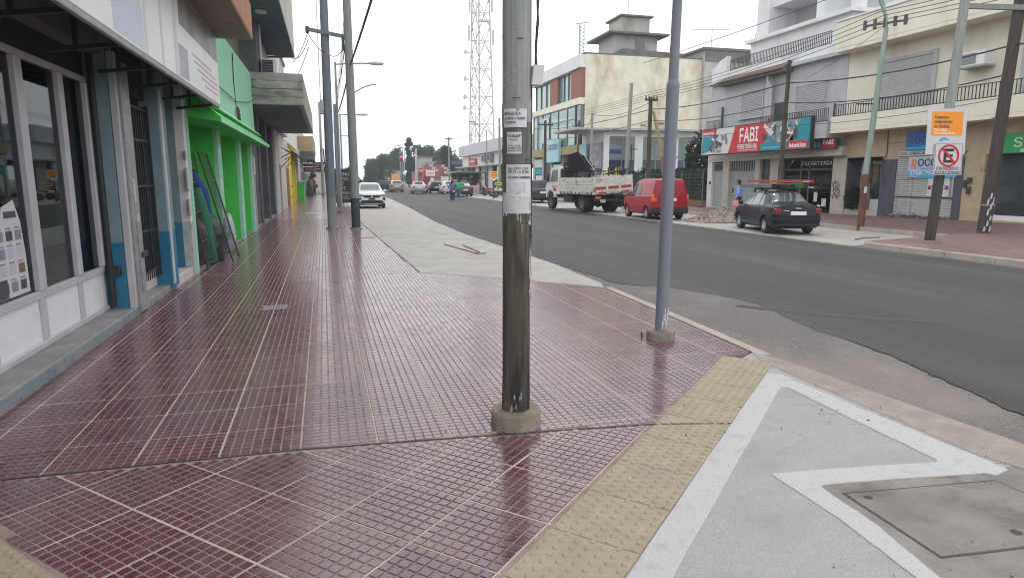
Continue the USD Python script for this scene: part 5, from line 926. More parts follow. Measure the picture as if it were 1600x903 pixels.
# trees
def tree(name, label, x, y, h, r, m, seed, trunk=.25, cols=1.0, n=2600, ls=.32, base=.28):
    t = thing(name, label, 'tree', (x, y, 0), group=None); r_ = np.random.default_rng(seed)
    tr = MB().tube([(x, y, -.1), (x + .1, y, h * .25), (x - .1, y + .1, h * .55), (x, y, h * .85)], [trunk, trunk * .8, trunk * .5, trunk * .15], 8)
    cl = []
    for k in range(22):
        a = r_.uniform(0, 6.28); zz = h * r_.uniform(base, .95); q = r * cols * r_.uniform(.2, .85) * math.sin(math.pi * min(1, max(.12, (1.06 - zz / h) * 1.25)) / 2); cl.append((x + q * math.cos(a), y + q * math.sin(a), zz, r * r_.uniform(.18, .48)))
        tr.tube([(x, y, zz * .7), (x + q * .6 * math.cos(a), y + q * .6 * math.sin(a), zz * .9), (cl[-1][0], cl[-1][1], zz)], [trunk * .35, trunk * .2, .03], 5)
    part(t, 'trunk', tr, 'bark'); mb = MB(); per = n // len(cl)
    for (cx, cy, cz, cr_) in cl:
        d = r_.normal(size=(per, 3)); d /= np.linalg.norm(d, axis=1, keepdims=True); c = np.array([cx, cy, cz]) + d * (r_.uniform(.1, 1.35, per) ** .6 * cr_)[:, None] * np.array([1, 1, .8])
        a = r_.normal(size=(per, 3)); a /= np.linalg.norm(a, axis=1, keepdims=True); b = np.cross(a, r_.normal(size=(per, 3))); b /= np.linalg.norm(b, axis=1, keepdims=True); s_ = ls * r_.uniform(.5, 1.4, per)[:, None]
        mb.add(np.stack([c - a * s_, c + b * s_ * .6, c + a * s_, c - b * s_ * .6], 1).reshape(-1, 3), np.arange(4 * per).reshape(per, 4))
    part(t, 'crown', mb, m, kind='stuff'); return t
TR = [(9.6, 150, 5.6, 2.4, 'leaf_mid', 'leftmost rounded tree of the far clump, lowest of all'), (12.2, 152, 6.6, 2.8, 'leaf_mid', 'broad rounded tree right of the lowest far tree'), (15.2, 156, 8.3, 2.6, 'leaf_mid', 'mid height tree just left of the tall cypress'), (21.2, 158, 9.2, 3.0, 'leaf_dark', 'bushy tree directly right of the tall cypress'), (24.0, 162, 9.4, 3.0, 'leaf_mid', 'open crowned tree between cypress and dark conifer'), (26.8, 160, 8.5, 2.6, 'leaf_mid', 'small tree left behind the dark conifer'), (31.5, 175, 8.6, 4.2, 'leaf_mid', 'wide tree behind the dark hall')]
for k, (x, y, h, r, m_, lab) in enumerate(TR): tree('street_tree', lab, x, y, h * 1.02, r * 1.12, m_, 40 + k, n=4200, ls=.36, base=.16)
tree('cypress', 'tall narrow dark cypress at the far junction', 17.75, 150, 10.9, 1.15, 'leaf_dark', 60, cols=.6, n=5200, ls=.34, base=.08)
tree('conifer', 'dark conical conifer above the dark roofed hall', 22.3, 128, 7.9, 1.75, 'leaf_dark', 61, n=3200, ls=.26, base=.3)
tree('small_street_tree', 'small leafy tree behind the black chalkboard', 1.95, 58, 2.85, .95, 'leaf_mid', 62, trunk=.08, n=1600, ls=.12)
tree('small_street_tree', 'low dark tree at the end of the left pavement', -1.9, 93, 2.5, .9, 'leaf_dark', 63, trunk=.08, n=1200, ls=.13)

# ------------------------------------------------------------------ poles
def collar(parent, x, y, r, h, z0=0.0, m='collar'):
    c = MB().lathe([(.001, z0 + h), (r * .93, z0 + h), (r * .99, z0 + h - .012), (r, z0 + h - .03), (r * 1.02, z0 - .02)], (x, y, 0), 40)
    v, f = c.arr(); v[:, :2] += (meshkit.noise(v * 22)[:, None] - .5) * .006; return part(parent, 'concrete_collar', MB().add(v, f), m, smooth=50)
def round_pole(parent, name, p0, p1, r0, r1, m, n=24, seg=40, bump=0.0, seed=0):
    p0, p1 = np.array(p0, float), np.array(p1, float); zs = np.linspace(0, 1, seg); g = np.arange(n) * 2 * np.pi / n; V = []
    for t in zs:
        c = p0 + (p1 - p0) * t; r = r0 + (r1 - r0) * t; q = np.stack([c[0] + r * np.cos(g), c[1] + r * np.sin(g), np.full(n, c[2])], 1)
        if bump: k = meshkit.fbm(np.stack([np.cos(g) * 3, np.sin(g) * 3, np.full(n, c[2] * 1.1)], 1) + seed, 3, seed) - .5; q[:, 0] += bump * k * np.cos(g); q[:, 1] += bump * k * np.sin(g)
        V.append(q)
    V = np.vstack(V); F = [(i * n + j, i * n + (j + 1) % n, (i + 1) * n + (j + 1) % n, (i + 1) * n + j) for i in range(seg - 1) for j in range(n)]
    return part(parent, name, MB().add(V, F), m, smooth=60)
MP = thing('foreground_pole', 'weathered timber utility pole covered in torn flyers in the foreground', 'utility pole', (1.235, 4.33, 0))
PXY = np.array([1.235, 4.33]); PR = .0985
round_pole(MP, 'shaft', (*PXY, 0), (PXY[0] + .004, PXY[1], 1.56), PR - .001, PR - .001, 'wood_pole', n=48, seg=70, bump=.016, seed=3); round_pole(MP, 'middle_shaft', (PXY[0] + .004, PXY[1], 1.56), (PXY[0] + .005, PXY[1], 2.17), PR - .001, PR - .0015, 'wood_pole_mid', n=48, seg=24, bump=.012, seed=3); round_pole(MP, 'upper_shaft', (PXY[0] + .005, PXY[1], 2.17), (PXY[0] + .012, PXY[1], 8.5), PR - .001, .085, 'wood_pole_top', n=48, seg=60, bump=.010, seed=3); collar(MP, *PXY, .178, .125)
A0 = math.atan2(-PXY[1], -PXY[0])                                   # towards the eye
def wrap(mb, r):
    """bends flat lettering (x along the girth, y up) round the pole"""
    out = MB()
    for v, f in zip(mb.v, mb.f):
        a = A0 + v[:, 0] / r; out.add(np.stack([PXY[0] + .006 + (r + v[:, 2]) * np.cos(a), PXY[1] + (r + v[:, 2]) * np.sin(a), v[:, 1]], 1), f - f.min())
    return out
def flyer(name, x0, x1, z0, z1, lines, m='paper', torn=0.0, seed=0, r=PR + .0035):
    nx, nz = (60 if torn else 14), 16; X, Zq = np.meshgrid(np.linspace(x0, x1, nx), np.linspace(z0, z1, nz), indexing='ij'); r_ = np.random.default_rng(seed)
    if torn: xx_ = np.linspace(0, 17, nx); Zq[:, 0] += torn * np.clip(1.5 * meshkit.noise(np.stack([xx_, xx_ * 0, xx_ * 0 + seed], 1)) - .25 + .2 * r_.uniform(0, 1, nx), 0, 1.2); Zq[:, 1] += np.maximum(0, Zq[:, 0] - Zq[:, 1]) + .001; X[0] += r_.uniform(0, torn * .3, nz); X[-1] -= r_.uniform(0, torn * .6, nz)
    wob = (meshkit.noise(np.stack([X * 30, Zq * 30, X * 0 + seed], -1)) - .5) * .004 + .0015
    v = np.stack([X, Zq, wob], -1).reshape(-1, 3); f = [(i * nz + j, (i + 1) * nz + j, (i + 1) * nz + j + 1, i * nz + j + 1) for i in range(nx - 1) for j in range(nz - 1)]
    q = part(MP, name, wrap(MB().add(v, f), r), m)
    for (txt, xo, zo, h, w, bold) in lines:
        part(q, 'printing', wrap(MB().text(txt, h, (xo, zo, .0035), (1, 0, 0), (0, 1, 0), .0008, bold, w), r), 'ink')
    return q
flyer('flyer', -.098, .068, 2.085, 2.205, [('SE ALQUILA', -.092, 2.165, .018, .115, True), ('1 PIEZA Y BAÑO', -.092, 2.135, .014, .145, True), ('Y COCINA', -.092, 2.110, .013, .085, True)], seed=1)
bo = MB()
for a, b in (((-.094, 2.199), (.062, 2.199)), ((.062, 2.199), (.062, 2.091)), ((-.094, 2.091), (.062, 2.091))):
    bo.bar((a[0], a[1], .004), (b[0], b[1], .004), .002)
flyer('flyer', -.072, .030, 1.915, 2.055, [('"LA SALADA"', -.068, 2.022, .019, .094, True), ('VIAJES', -.048, 2.000, .012, .052, False), ('4761 3472', -.062, 1.962, .010, .082, True), ('15 6083 7620', -.066, 1.946, .010, .092, True), ('15 6024 1638', -.066, 1.930, .009, .092, True)], seed=2)
flyer('flyer', -.082, .115, 1.60, 1.845, [('GRAN LOCAL', -.028, 1.812, .019, .115, False), ('DE LA SEÑAL', -.028, 1.788, .019, .118, False), ('+15 Años Cumpliendo', -.066, 1.755, .016, .165, True)], torn=.075, seed=5)
flyer('flyer', -.055, .062, 1.655, 1.725, [], m='paper_grey', torn=.03, seed=6, r=PR + .0050)
flyer('old_paper', -.125, .145, 1.50, 1.66, [], m='paper_grey', torn=.11, seed=9, r=PR + .0022)
flyer('old_paper', -.02, .15, 2.10, 2.26, [], m='wood_pole_top', torn=.10, seed=14, r=PR + .0015)
flyer('old_paper', -.15, -.04, 2.07, 2.24, [], m='wood_pole_top', torn=.10, seed=15, r=PR + .0015)
q = part(MP, 'logo_mark', wrap(MB().box(-.060, -.034, 1.79, 1.825, .0035, .0045), PR + .0035), 'grey_print')
r6 = np.random.default_rng(12)
for k in range(30):                                                 # scraps of older paper
    side_ = k < 20; x0 = r6.uniform(.098, .135) if side_ else r6.uniform(-.09, .05); z0 = r6.uniform(.98, 1.62) if side_ else (r6.uniform(.13, .26) if k < 27 else r6.uniform(1.40, 1.52)); w, h = (r6.uniform(.006, .022), r6.uniform(.02, .09)) if side_ else (r6.uniform(.005, .015), r6.uniform(.02, .06))
    n = 13; a = np.sort(r6.uniform(0, 2 * math.pi, n)); pl = Polygon([(x0 + w * math.cos(t) * r6.uniform(.25, 1), z0 + h * math.sin(t) * r6.uniform(.25, 1)) for t in a]).buffer(0)
    if pl.geom_type == 'Polygon' and not pl.is_empty and pl.area > 1e-5: part(MP, 'paper_scrap', wrap(MB().prism(pl, -.001, .0025), PR + .0025), ['paper_grey', 'scrap_dim', 'scrap_dim'][k % 3] if side_ else 'scrap_dim')
for x0, z0, l in ((-.03, 2.27, .05), (.06, 1.88, .03), (.0, 2.64, .04)): part(MP, 'staple', wrap(MB().box(x0, x0 + l, z0, z0 + .006, .002, .006), PR), 'dark_grey_wall')
ang = A0 + 1.45; cx, cy = PXY[0] + .128 * math.cos(ang), PXY[1] + .128 * math.sin(ang)
jx = part(MP, 'junction_box', MB().prism(Polygon([(cx - .03, cy - .03), (cx + .03, cy - .035), (cx + .034, cy + .03), (cx - .028, cy + .034)]).buffer(.006), 0, .125).xf(np.array([[1, 0, .12, 0], [0, 1, 0, 0], [0, 0, 1, 2.36], [0, 0, 0, 1]])), 'paper')
part(MP, 'hanging_cable', MB().tube([(cx, cy, 2.49), (cx + .004, cy, 2.62), (cx + .012, cy - .01, 2.75), (cx + .01, cy, 2.9), (cx - .02, cy, 3.1), (cx - .03, cy, 6)], .007, 6).tube([(cx + .01, cy, 2.49), (cx - .002, cy, 2.60), (cx + .008, cy, 2.75), (cx + .02, cy, 2.9), (cx - .01, cy, 6)], .005, 6), 'cable')
part(MP, 'side_cable', wrap(MB().box(.118, .124, 1.3, 2.36, .001, .008), PR), 'cable')
SP = thing('steel_pole', 'smooth grey steel pole on round concrete collar near the kerb', 'lamp post', (3.49, 6.36, 0))
round_pole(SP, 'lower_tube', (3.485, 6.36, .05), (3.515, 6.36, 2.70), .068, .066, 'steel_pole', n=32, seg=6); round_pole(SP, 'upper_tube', (3.515, 6.36, 2.74), (3.60, 6.36, 8.0), .050, .046, 'steel_pole', n=32, seg=6); part(SP, 'reducer', MB().lathe([(.067, 2.695), (.068, 2.72), (.051, 2.765)], (3.516, 6.36, 0), 32), 'steel_pole', smooth=50); collar(SP, 3.485, 6.36, .155, .10)
wp = MB()
for k in range(6): a = -1.9 + k * .22; wp.box(3.485 + .069 * math.cos(a) - .006, 3.485 + .069 * math.cos(a) + .006, 6.36 + .069 * math.sin(a) - .003, 6.36 + .069 * math.sin(a) + .003, .12 + .05 * (k % 3), .22 + .07 * (k % 3))
part(SP, 'worn_paint', wp, 'paper_grey', kind='stuff')
single('steel_stub', MB().tube([(3.312, 6.47, 0), (3.305, 6.47, .07)], .009, 6), 'iron', 'short rusty rod end poking from the tiles beside the steel pole', 'rod')
PA = thing('power_pole', 'bluish power pole carrying a cross arm, second from the white car', 'utility pole', (.09, 24.1, 0)); round_pole(PA, 'shaft', (.09, 24.1, 1.1), (.15, 24.1, 11), .155, .12, 'blue_pole', n=20, seg=12); round_pole(PA, 'lower_shaft', (.085, 24.1, 0), (.09, 24.1, 1.1), .157, .155, 'grey_pole', n=20, seg=4); collar(PA, .09, 24.1, .22, .07); part(PA, 'cross_arm', MB().bar((-.46, 24.0, 6.70), (.86, 23.95, 6.50), .11), 'blue_pole'); part(PA, 'meter_box', MB().box(-.14, -.04, 23.9, 24.15, 3.95, 4.42, .015), 'grey_wall'); part(PA, 'insulator', MB().box(-.5, -.38, 23.92, 24.08, 6.58, 6.78, .02), 'dark_grey_wall'); part(PA, 'insulator_stack', MB().tube([(.70, 23.9, 6.5), (.70, 23.9, 6.05)], [.05, .03], 8), 'dark_grey_wall')
PB = thing('power_pole', 'grey power pole with black painted foot nearest the white car', 'utility pole', (.91, 23.9, 0)); round_pole(PB, 'shaft', (.90, 23.9, 1.08), (.87, 23.9, 11), .15, .12, 'grey_pole', n=20, seg=12); round_pole(PB, 'black_foot', (.905, 23.9, 0), (.90, 23.9, 1.08), .153, .151, 'black_pole', n=20, seg=4); collar(PB, .91, 23.9, .21, .06)
def street_lamp(name, label, x, y, h, reach, rise, head=True, r=.07, m='grey_pole', cl=True):
    t = thing(name, label, 'street lamp', (x, y, 0)); part(t, 'post', MB().tube([(x, y, 0), (x, y, h)], [r, r * .75], 10), m, smooth=True); n = 7; s = np.linspace(0, 1, n); part(t, 'arm', MB().tube(np.stack([x + reach * s, np.full(n, y), h - .1 + rise * np.sin(s * math.pi / 2)], 1), r * .5, 7), m, smooth=True)
    if head: part(t, 'lamp_head', blob((x + reach + .28, y, h - .08 + rise), (.42, .16, .10), 3, .05, 2), 'paper_grey', smooth=True)
    if cl: collar(t, x, y, r * 2.4, .14)
    return t
street_lamp('street_lamp', 'straight armed street lamp just behind the bluish power pole', .62, 35.5, 7.55, 1.75, .12)
street_lamp('street_lamp', 'street lamp with curved bare arm behind the black footed pole', 1.35, 40, 6.5, 1.6, .75, head=False, cl=False); street_lamp('street_lamp', 'second smaller lamp head below the curved bare arm', 1.05, 50, 6.4, 1.3, .05, cl=False); street_lamp('street_lamp', 'third and smallest lamp head on the left pavement', 1.0, 70, 6.1, 1.2, .1, cl=False); street_lamp('street_lamp', 'tall pale lamp post by the far junction with arm to the left', 13.2, 118, 7.2, -1.3, .4, cl=False); street_lamp('street_lamp', 'grey street lamp before the long low shop, arm over the road', 17.85, 75, 7.2, -2.0, 1.1, cl=False)
def pole(name, label, x, y, h, r, m, lean=0.0, arm=None, z0=0.0, cat='utility pole'):
    t = thing(name, label, cat, (x, y, z0)); round_pole(t, 'shaft', (x, y, z0 - .05), (x + lean, y, h), r, r * .75, m, n=14, seg=8)
    if arm:
        z, w = arm; part(t, 'cross_arm', MB().bar((x + lean * z / h - w / 2, y - .1, z), (x + lean * z / h + w / 2, y - .1, z), .11), 'dark_pole')
        for k in (-.45, -.2, .2, .45): part(t, 'insulator', MB().tube([(x + lean * z / h + k * w, y - .1, z + .05), (x + lean * z / h + k * w, y - .1, z + .22)], [.05, .03], 6), 'dark_grey_wall')
    return t
pole('wooden_pole', 'thin wooden pole on the far left pavement before the banner', -.5, 70, 9.3, .14, 'wood_pole_top'); pole('wooden_pole', 'dark mid distance pole right behind the bluish power pole', .62, 44, 6.4, .12, 'blue_pole'); pole('wooden_pole', 'short leaning pole by the far left banner', -.1, 80, 5.2, .10, 'dark_pole', -.25)
pole('wooden_pole', 'far pole with cross arm left of the tall cypress', 12.8, 121, 7.4, .16, 'grey_pole', arm=(7.2, 1.0)); pole('wooden_pole', 'pale concrete pole with bent arm before the red shop', 15.1, 117, 7.1, .24, 'grey_wall', arm=(7.0, 1.6)); pole('wooden_pole', 'far pole with cross arm before the dark conifer', 18.8, 105, 8.3, .16, 'grey_pole', arm=(8.0, 1.2)); pole('wooden_pole', 'slender wooden pole behind the orange far sign', 18.6, 72, 8.4, .15, 'wood_pole_top'); pole('wooden_pole', 'power pole with double cross arm beside the glass office', 19.3, 58, 7.0, .15, 'dark_pole', arm=(6.6, 1.4))
pole('wooden_pole', 'plain wooden pole standing in front of the dark lettered board', 17.6, 42.8, 6.2, .11, 'wood_pole_top'); w1 = pole('wooden_pole', 'wooden pole with white painted foot in front of the truck tailgate', 16.3, 34.6, 7.0, .125, 'wood_pole_top', .25); part(w1, 'white_foot', MB().lathe([(.135, .0), (.132, .75)], (16.3, 34.6, 0), 14), 'worn_white')
w2 = pole('wooden_pole', 'brown pole with insulator bar braced by the rust coloured stay', 17.6, 34.3, 6.25, .14, 'wood_pole', arm=(6.1, .75)); st_ = thing('pole_stay', 'rust coloured slanting stay leaning on the brown pole', 'stay', (18.4, 33.3, 0)); part(st_, 'lower_tube', MB().tube([(18.75, 34.0, .2), (18.35, 34.05, 3.0)], [.16, .15], 10), 'rust_orange', smooth=True); part(st_, 'upper_tube', MB().tube([(18.35, 34.05, 3.0), (17.75, 34.2, 5.5)], [.10, .09], 10), 'tan_wall', smooth=True); part(st_, 'side_arm', MB().tube([(18.35, 34.0, 3.0), (18.6, 33.9, 2.85), (19.1, 33.8, 3.0)], .09, 8), 'pier_stone', smooth=True)
pole('wooden_pole', 'brown wooden pole crossing the hardware sign behind the navy car', 17.6, 22.9, 6.35, .105, 'wood_pole', .12); bp = thing('bracket_post', 'thin dark post with short cross bar before the white office', 'post', (19.5, 40, 0)); part(bp, 'post', MB().tube([(19.5, 40.5, 0), (19.5, 40.5, 4.0)], .05, 8), 'iron'); part(bp, 'bar', MB().bar((19.1, 40.5, 3.7), (19.95, 40.5, 3.7), .06), 'iron')
gp = thing('street_lamp', 'pale green street lamp post with rusty foot before the cream house', 'street lamp', (17.7, 18.5, 0)); part(gp, 'rusty_foot', MB().tube([(17.62, 18.5, 0), (17.64, 18.5, 1.55)], .115, 14).tube([(17.64, 18.5, 1.55), (17.64, 18.5, 1.9)], .125, 14), 'rust_pole', smooth=40); part(gp, 'shaft', MB().tube([(17.64, 18.5, 1.9), (17.70, 18.4, 4.2), (17.76, 18.3, 6.6)], [.10, .09, .07], 14), 'green_pole', smooth=True); part(gp, 'curved_arm', MB().tube([(17.76, 18.3, 6.6), (17.72, 18.33, 7.0), (17.5, 18.4, 7.5), (17.0, 18.6, 7.9), (16.2, 18.9, 8.1)], .055, 10), 'green_pole', smooth=True); part(gp, 'poster_scrap', MB().box(17.52, 17.62, 18.35, 18.38, 1.28, 1.5), 'paper'); part(gp, 'bracket', MB().bar((17.1, 18.6, 4.22), (17.72, 18.4, 4.22), .04), 'iron')
part(gp, 'insulator_arm', MB().bar((17.4, 18.9, 6.75), (18.05, 17.75, 6.75), .06), 'dark_grey_wall')
for k in range(5): part(gp, 'insulator', MB().tube([(17.42 + .15 * k, 18.85 - .26 * k, 6.62), (17.42 + .15 * k, 18.85 - .26 * k, 6.92)], .055, 8), 'dark_grey_wall')
sgn = thing('sign_pole', 'tapering timber pole carrying the orange and no parking signs', 'utility pole', (14.95, 13.35, 0)); round_pole(sgn, 'shaft', (14.93, 13.35, .05), (15.06, 13.35, 2.4), .125, .115, 'dark_pole', n=20, seg=14, bump=.02); round_pole(sgn, 'upper_shaft', (15.06, 13.35, 2.4), (15.34, 13.35, 8.0), .115, .10, 'wood_pole_top', n=20, seg=10); collar(sgn, 14.93, 13.35, .21, .09, .10)
def face(o, u0):  # signs face the approaching lens along the kerb
    d = np.array([-.55, -.83, 0]); d /= np.linalg.norm(d); return d
ang = math.radians(-12); ex = np.array([math.cos(ang), math.sin(ang), 0]); ez = np.array([-.045, 0, 1.0]); en = np.array([math.sin(ang), -math.cos(ang), 0])
def plate(parent, name, o, x0, x1, z0, z1, m, off, d=.008, poly=None):
    mb = MB(); P = poly if poly is not None else sbox(x0, z0, x1, z1)
    tmp = MB().prism(P, off, off + d); v, f = tmp.arr(); w = np.asarray(o) + v[:, :1] * ex + v[:, 1:2] * ez + v[:, 2:] * en; return part(parent, name, MB().add(w, f), m)
def ptext(parent, txt, h, o, x, z, off, m, w=None, bold=True):
    t = meshkit.text_mesh(txt, h, .003, bold); v = np.array(t.vertices)
    if w: v[:, 0] *= w / v[:, 0].max()
    q = np.asarray(o) + (v[:, :1] + x) * ex + (v[:, 1:2] + z) * ez + (v[:, 2:] + off) * en; return part(parent, 'lettering', MB().add(q, np.array(t.faces)), m)
og = thing('city_works_sign', 'tall orange and white city works sign on the timber pole', 'sign', (15.05, 13.2, 2.4)); oo = np.array([15.00, 13.20, 0])
plate(og, 'board', oo, -.46, .56, 2.36, 3.47, 'paper', .0); plate(og, 'orange_panel', oo, -.35, .46, 2.82, 3.40, 'orange', .009, .003)
for txt, z, w in (('Estamos', 3.23, .36), ('mejorando', 3.12, .46), ('la ciudad.', 3.01, .40)): ptext(og, txt, .072, oo, -.28, z, .013, 'ink', w)
for txt, z, w in (('Disculpe', 2.93, .34), ('las molestias.', 2.85, .56)): ptext(og, txt, .066, oo, -.28, z, .013, 'white', w)
plate(og, 'blue_arc', oo, 0, 0, 0, 0, 'sky_print', .009, .004, Polygon([(-.12 + .36 * t, 2.68 + .10 * math.sin(math.pi * min(1, t * 1.15 + .1)) ) for t in np.linspace(0, 1, 14)] + [(.24 - .36 * t, 2.66 + .055 * math.sin(math.pi * (1 - t))) for t in np.linspace(0, 1, 14)]).buffer(0))
ns = thing('no_parking_sign', 'white no parking sign with crossed letter E below the orange one', 'sign', (15.1, 13.15, 1.85)); no = np.array([15.10, 13.14, 0])
plate(ns, 'board', no, -.36, .38, 1.85, 2.63, 'paper', .0); plate(ns, 'border', no, 0, 0, 0, 0, 'ink', .008, .002, sbox(-.345, 1.865, .365, 2.615).difference(sbox(-.335, 1.875, .355, 2.605)))
plate(ns, 'letter', no, 0, 0, 0, 0, 'black', .009, .002, unary_union([sbox(-.12, 2.15, -.05, 2.50), sbox(-.12, 2.43, .14, 2.50), sbox(-.12, 2.29, .12, 2.36), sbox(-.12, 2.15, .14, 2.22)]))
plate(ns, 'red_ring', no, 0, 0, 0, 0, 'red', .012, .003, unary_union([Point(.01, 2.325).buffer(.275, 40).difference(Point(.01, 2.325).buffer(.225, 40)), LineString([(-.16, 2.50), (.18, 2.15)]).buffer(.028, cap_style=2)]))
ptext(ns, 'PROHIBIDO', .070, no, -.30, 1.98, .010, 'ink', .60); ptext(ns, 'ESTACIONAR', .070, no, -.325, 1.88, .010, 'ink', .66)
P2 = thing('wooden_pole', 'dark stained pole with torn paper nearest the right picture edge', 'utility pole', (17.72, 14.15, 0)); round_pole(P2, 'shaft', (17.70, 14.15, .1), (18.05, 14.1, 8), .165, .13, 'dark_pole', n=20, seg=16, bump=.02, seed=4); collar(P2, 17.70, 14.15, .24, .12, .1); part(P2, 'cross_arm', MB().bar((17.1, 15.0, 6.45), (18.0, 13.9, 6.2), .13), 'grey_pole'); part(P2, 'band', MB().lathe([(.172, 1.02), (.172, 1.06)], (17.735, 14.15, 0), 20), 'galv')
for k in range(9): a = -2.6 + .12 * k; part(P2, 'paper_scrap', MB().prism(Polygon([(0, 0), (.05, .02), (.06, .12 + .05 * (k % 3)), (.02, .16)]), 0, .003).xf(np.array([[-math.sin(a), 0, math.cos(a), 17.71 + .168 * math.cos(a)], [math.cos(a), 0, math.sin(a), 14.15 + .168 * math.sin(a)], [0, 1, 0, .3 + .15 * (k * 5 % 7)], [0, 0, 0, 1]])), 'paper_grey')
# overhead cables
def cable(pts, sag, r, label, group, m='cable'):
    P = np.array(pts, float); out = []
    for a, b in zip(P[:-1], P[1:]):
        for t in np.linspace(0, 1, 12, endpoint=False): q = a + (b - a) * t; q[2] -= sag * 4 * t * (1 - t); out.append(q)
    out.append(P[-1]); single('overhead_cable', MB().tube(out, r, 5), m, label, 'cable', group)
G1 = 'overhead cables running along the right pavement'
for k, (dx, z) in enumerate(((-.35, 7.05), (-.1, 6.98), (.12, 6.9), (.35, 6.82))): cable([(17.7 + dx, -2, z - .2), (17.72 + dx, 18.3, z), (17.7 + dx, 34.3, z - .55), (18.6 + dx, 58, z + .3), (18.8 + dx, 105, z + 1)], .28, .011, ['topmost of the four', 'second from top of the four', 'third from top of the four', 'lowest of the four'][k] + ' parallel black cables on the right insulators', G1)
cable([(17.8, -2, 5.2), (17.9, 14.1, 5.3), (17.65, 22.9, 5.5), (17.6, 34.3, 5.6), (19.2, 58, 6.2)], .22, .024, 'thickest black cable crossing the house shutters on the right', None)
cable([(17.9, 14.1, 4.55), (17.65, 22.9, 4.75), (17.6, 34.3, 5.0), (19.2, 58, 5.3)], .25, .020, 'lower thick cable passing just above the hardware sign', None); cable([(17.9, 14.1, 3.95), (17.65, 22.9, 3.85), (17.6, 34.3, 4.0)], .15, .010, 'lowest thin cable brushing the balcony railings', None)
cable([(3.6, 6.36, 7.8), (17.75, 18.4, 7.3)], .3, .010, 'slanting wire from the steel pole to the green lamp post', None); cable([(17.76, 18.3, 6.7), (21, 26, 6.2)], .1, .008, 'house wire to the grey shop house', None); cable([(17.9, 14.1, 3.5), (20.9, 20.9, 3.1)], .15, .012, 'house wire to the cream house entrance', None); cable([(17.6, 34.3, 6.0), (17.6, 42.8, 6.1), (21, 53, 5.6)], .35, .016, 'sagging wire to the white office canopy', None); cable([(17.2, 34.5, 8.1), (17.2, 2, 8.6)], .35, .014, 'upper wire over the grey house terrace', None)
G2 = 'overhead cables fanning out from the left power poles'
for k, (x, z) in enumerate(((1.05, 8.2), (1.3, 8.5), (1.55, 8.8), (1.8, 9.1))): cable([(x + .25, -3, z + .6), (.95, 23.9, z - .3), (.9, 44, z - 1.3), (.8, 75, z - 1.5)], .3, .012, ['leftmost and lowest', 'second from left', 'third from left', 'rightmost and highest'][k] + ' thin cable of those fanning out from the left power poles', G2)
cable([(1.5, 2, 6.6), (.92, 23.9, 5.6), (.65, 44, 5.6)], .25, .03, 'thick black cable sloping down to the black footed pole', None); cable([(.8, 23.9, 6.4), (.62, 35.5, 6.2), (.62, 44, 5.8)], .3, .016, 'black cable from cross arm to the nearest lamp', None)
for k, (p, s_) in enumerate((((-1.2, 29, 6.4), .2), ((-1.2, 26, 6.2), .35), ((-1.3, 31, 5.9), .15))): cable([(-.42, 24, 6.62 - .25 * k), p], s_, .012, ['highest wire from the left house to the cross arm', 'drooping wire from the cross arm to the overhang', 'lowest wire from the left house to the bluish pole'][k], None)
cable([(-.44, 24, 6.6), (-.1, 23.95, 6.1), (.1, 23.95, 6.0)], .05, .012, 'looping jumper wire under the left cross arm', None); cable([(-.1, 24.2, 11), (-.12, 24.3, 4.3)], 0, .010, 'vertical wire beside the bluish power pole', None); cable([(.7, 23.9, 6.1), (.25, 24.0, 5.9)], .12, .012, 'short loop right of the bluish power pole', None)
for x in (18.6,): cable([(18.8, 105, 7.9), (15.1, 117, 6.9), (9, 160, 7.5)], .6, .02, 'far wire before the dark conifer', None)
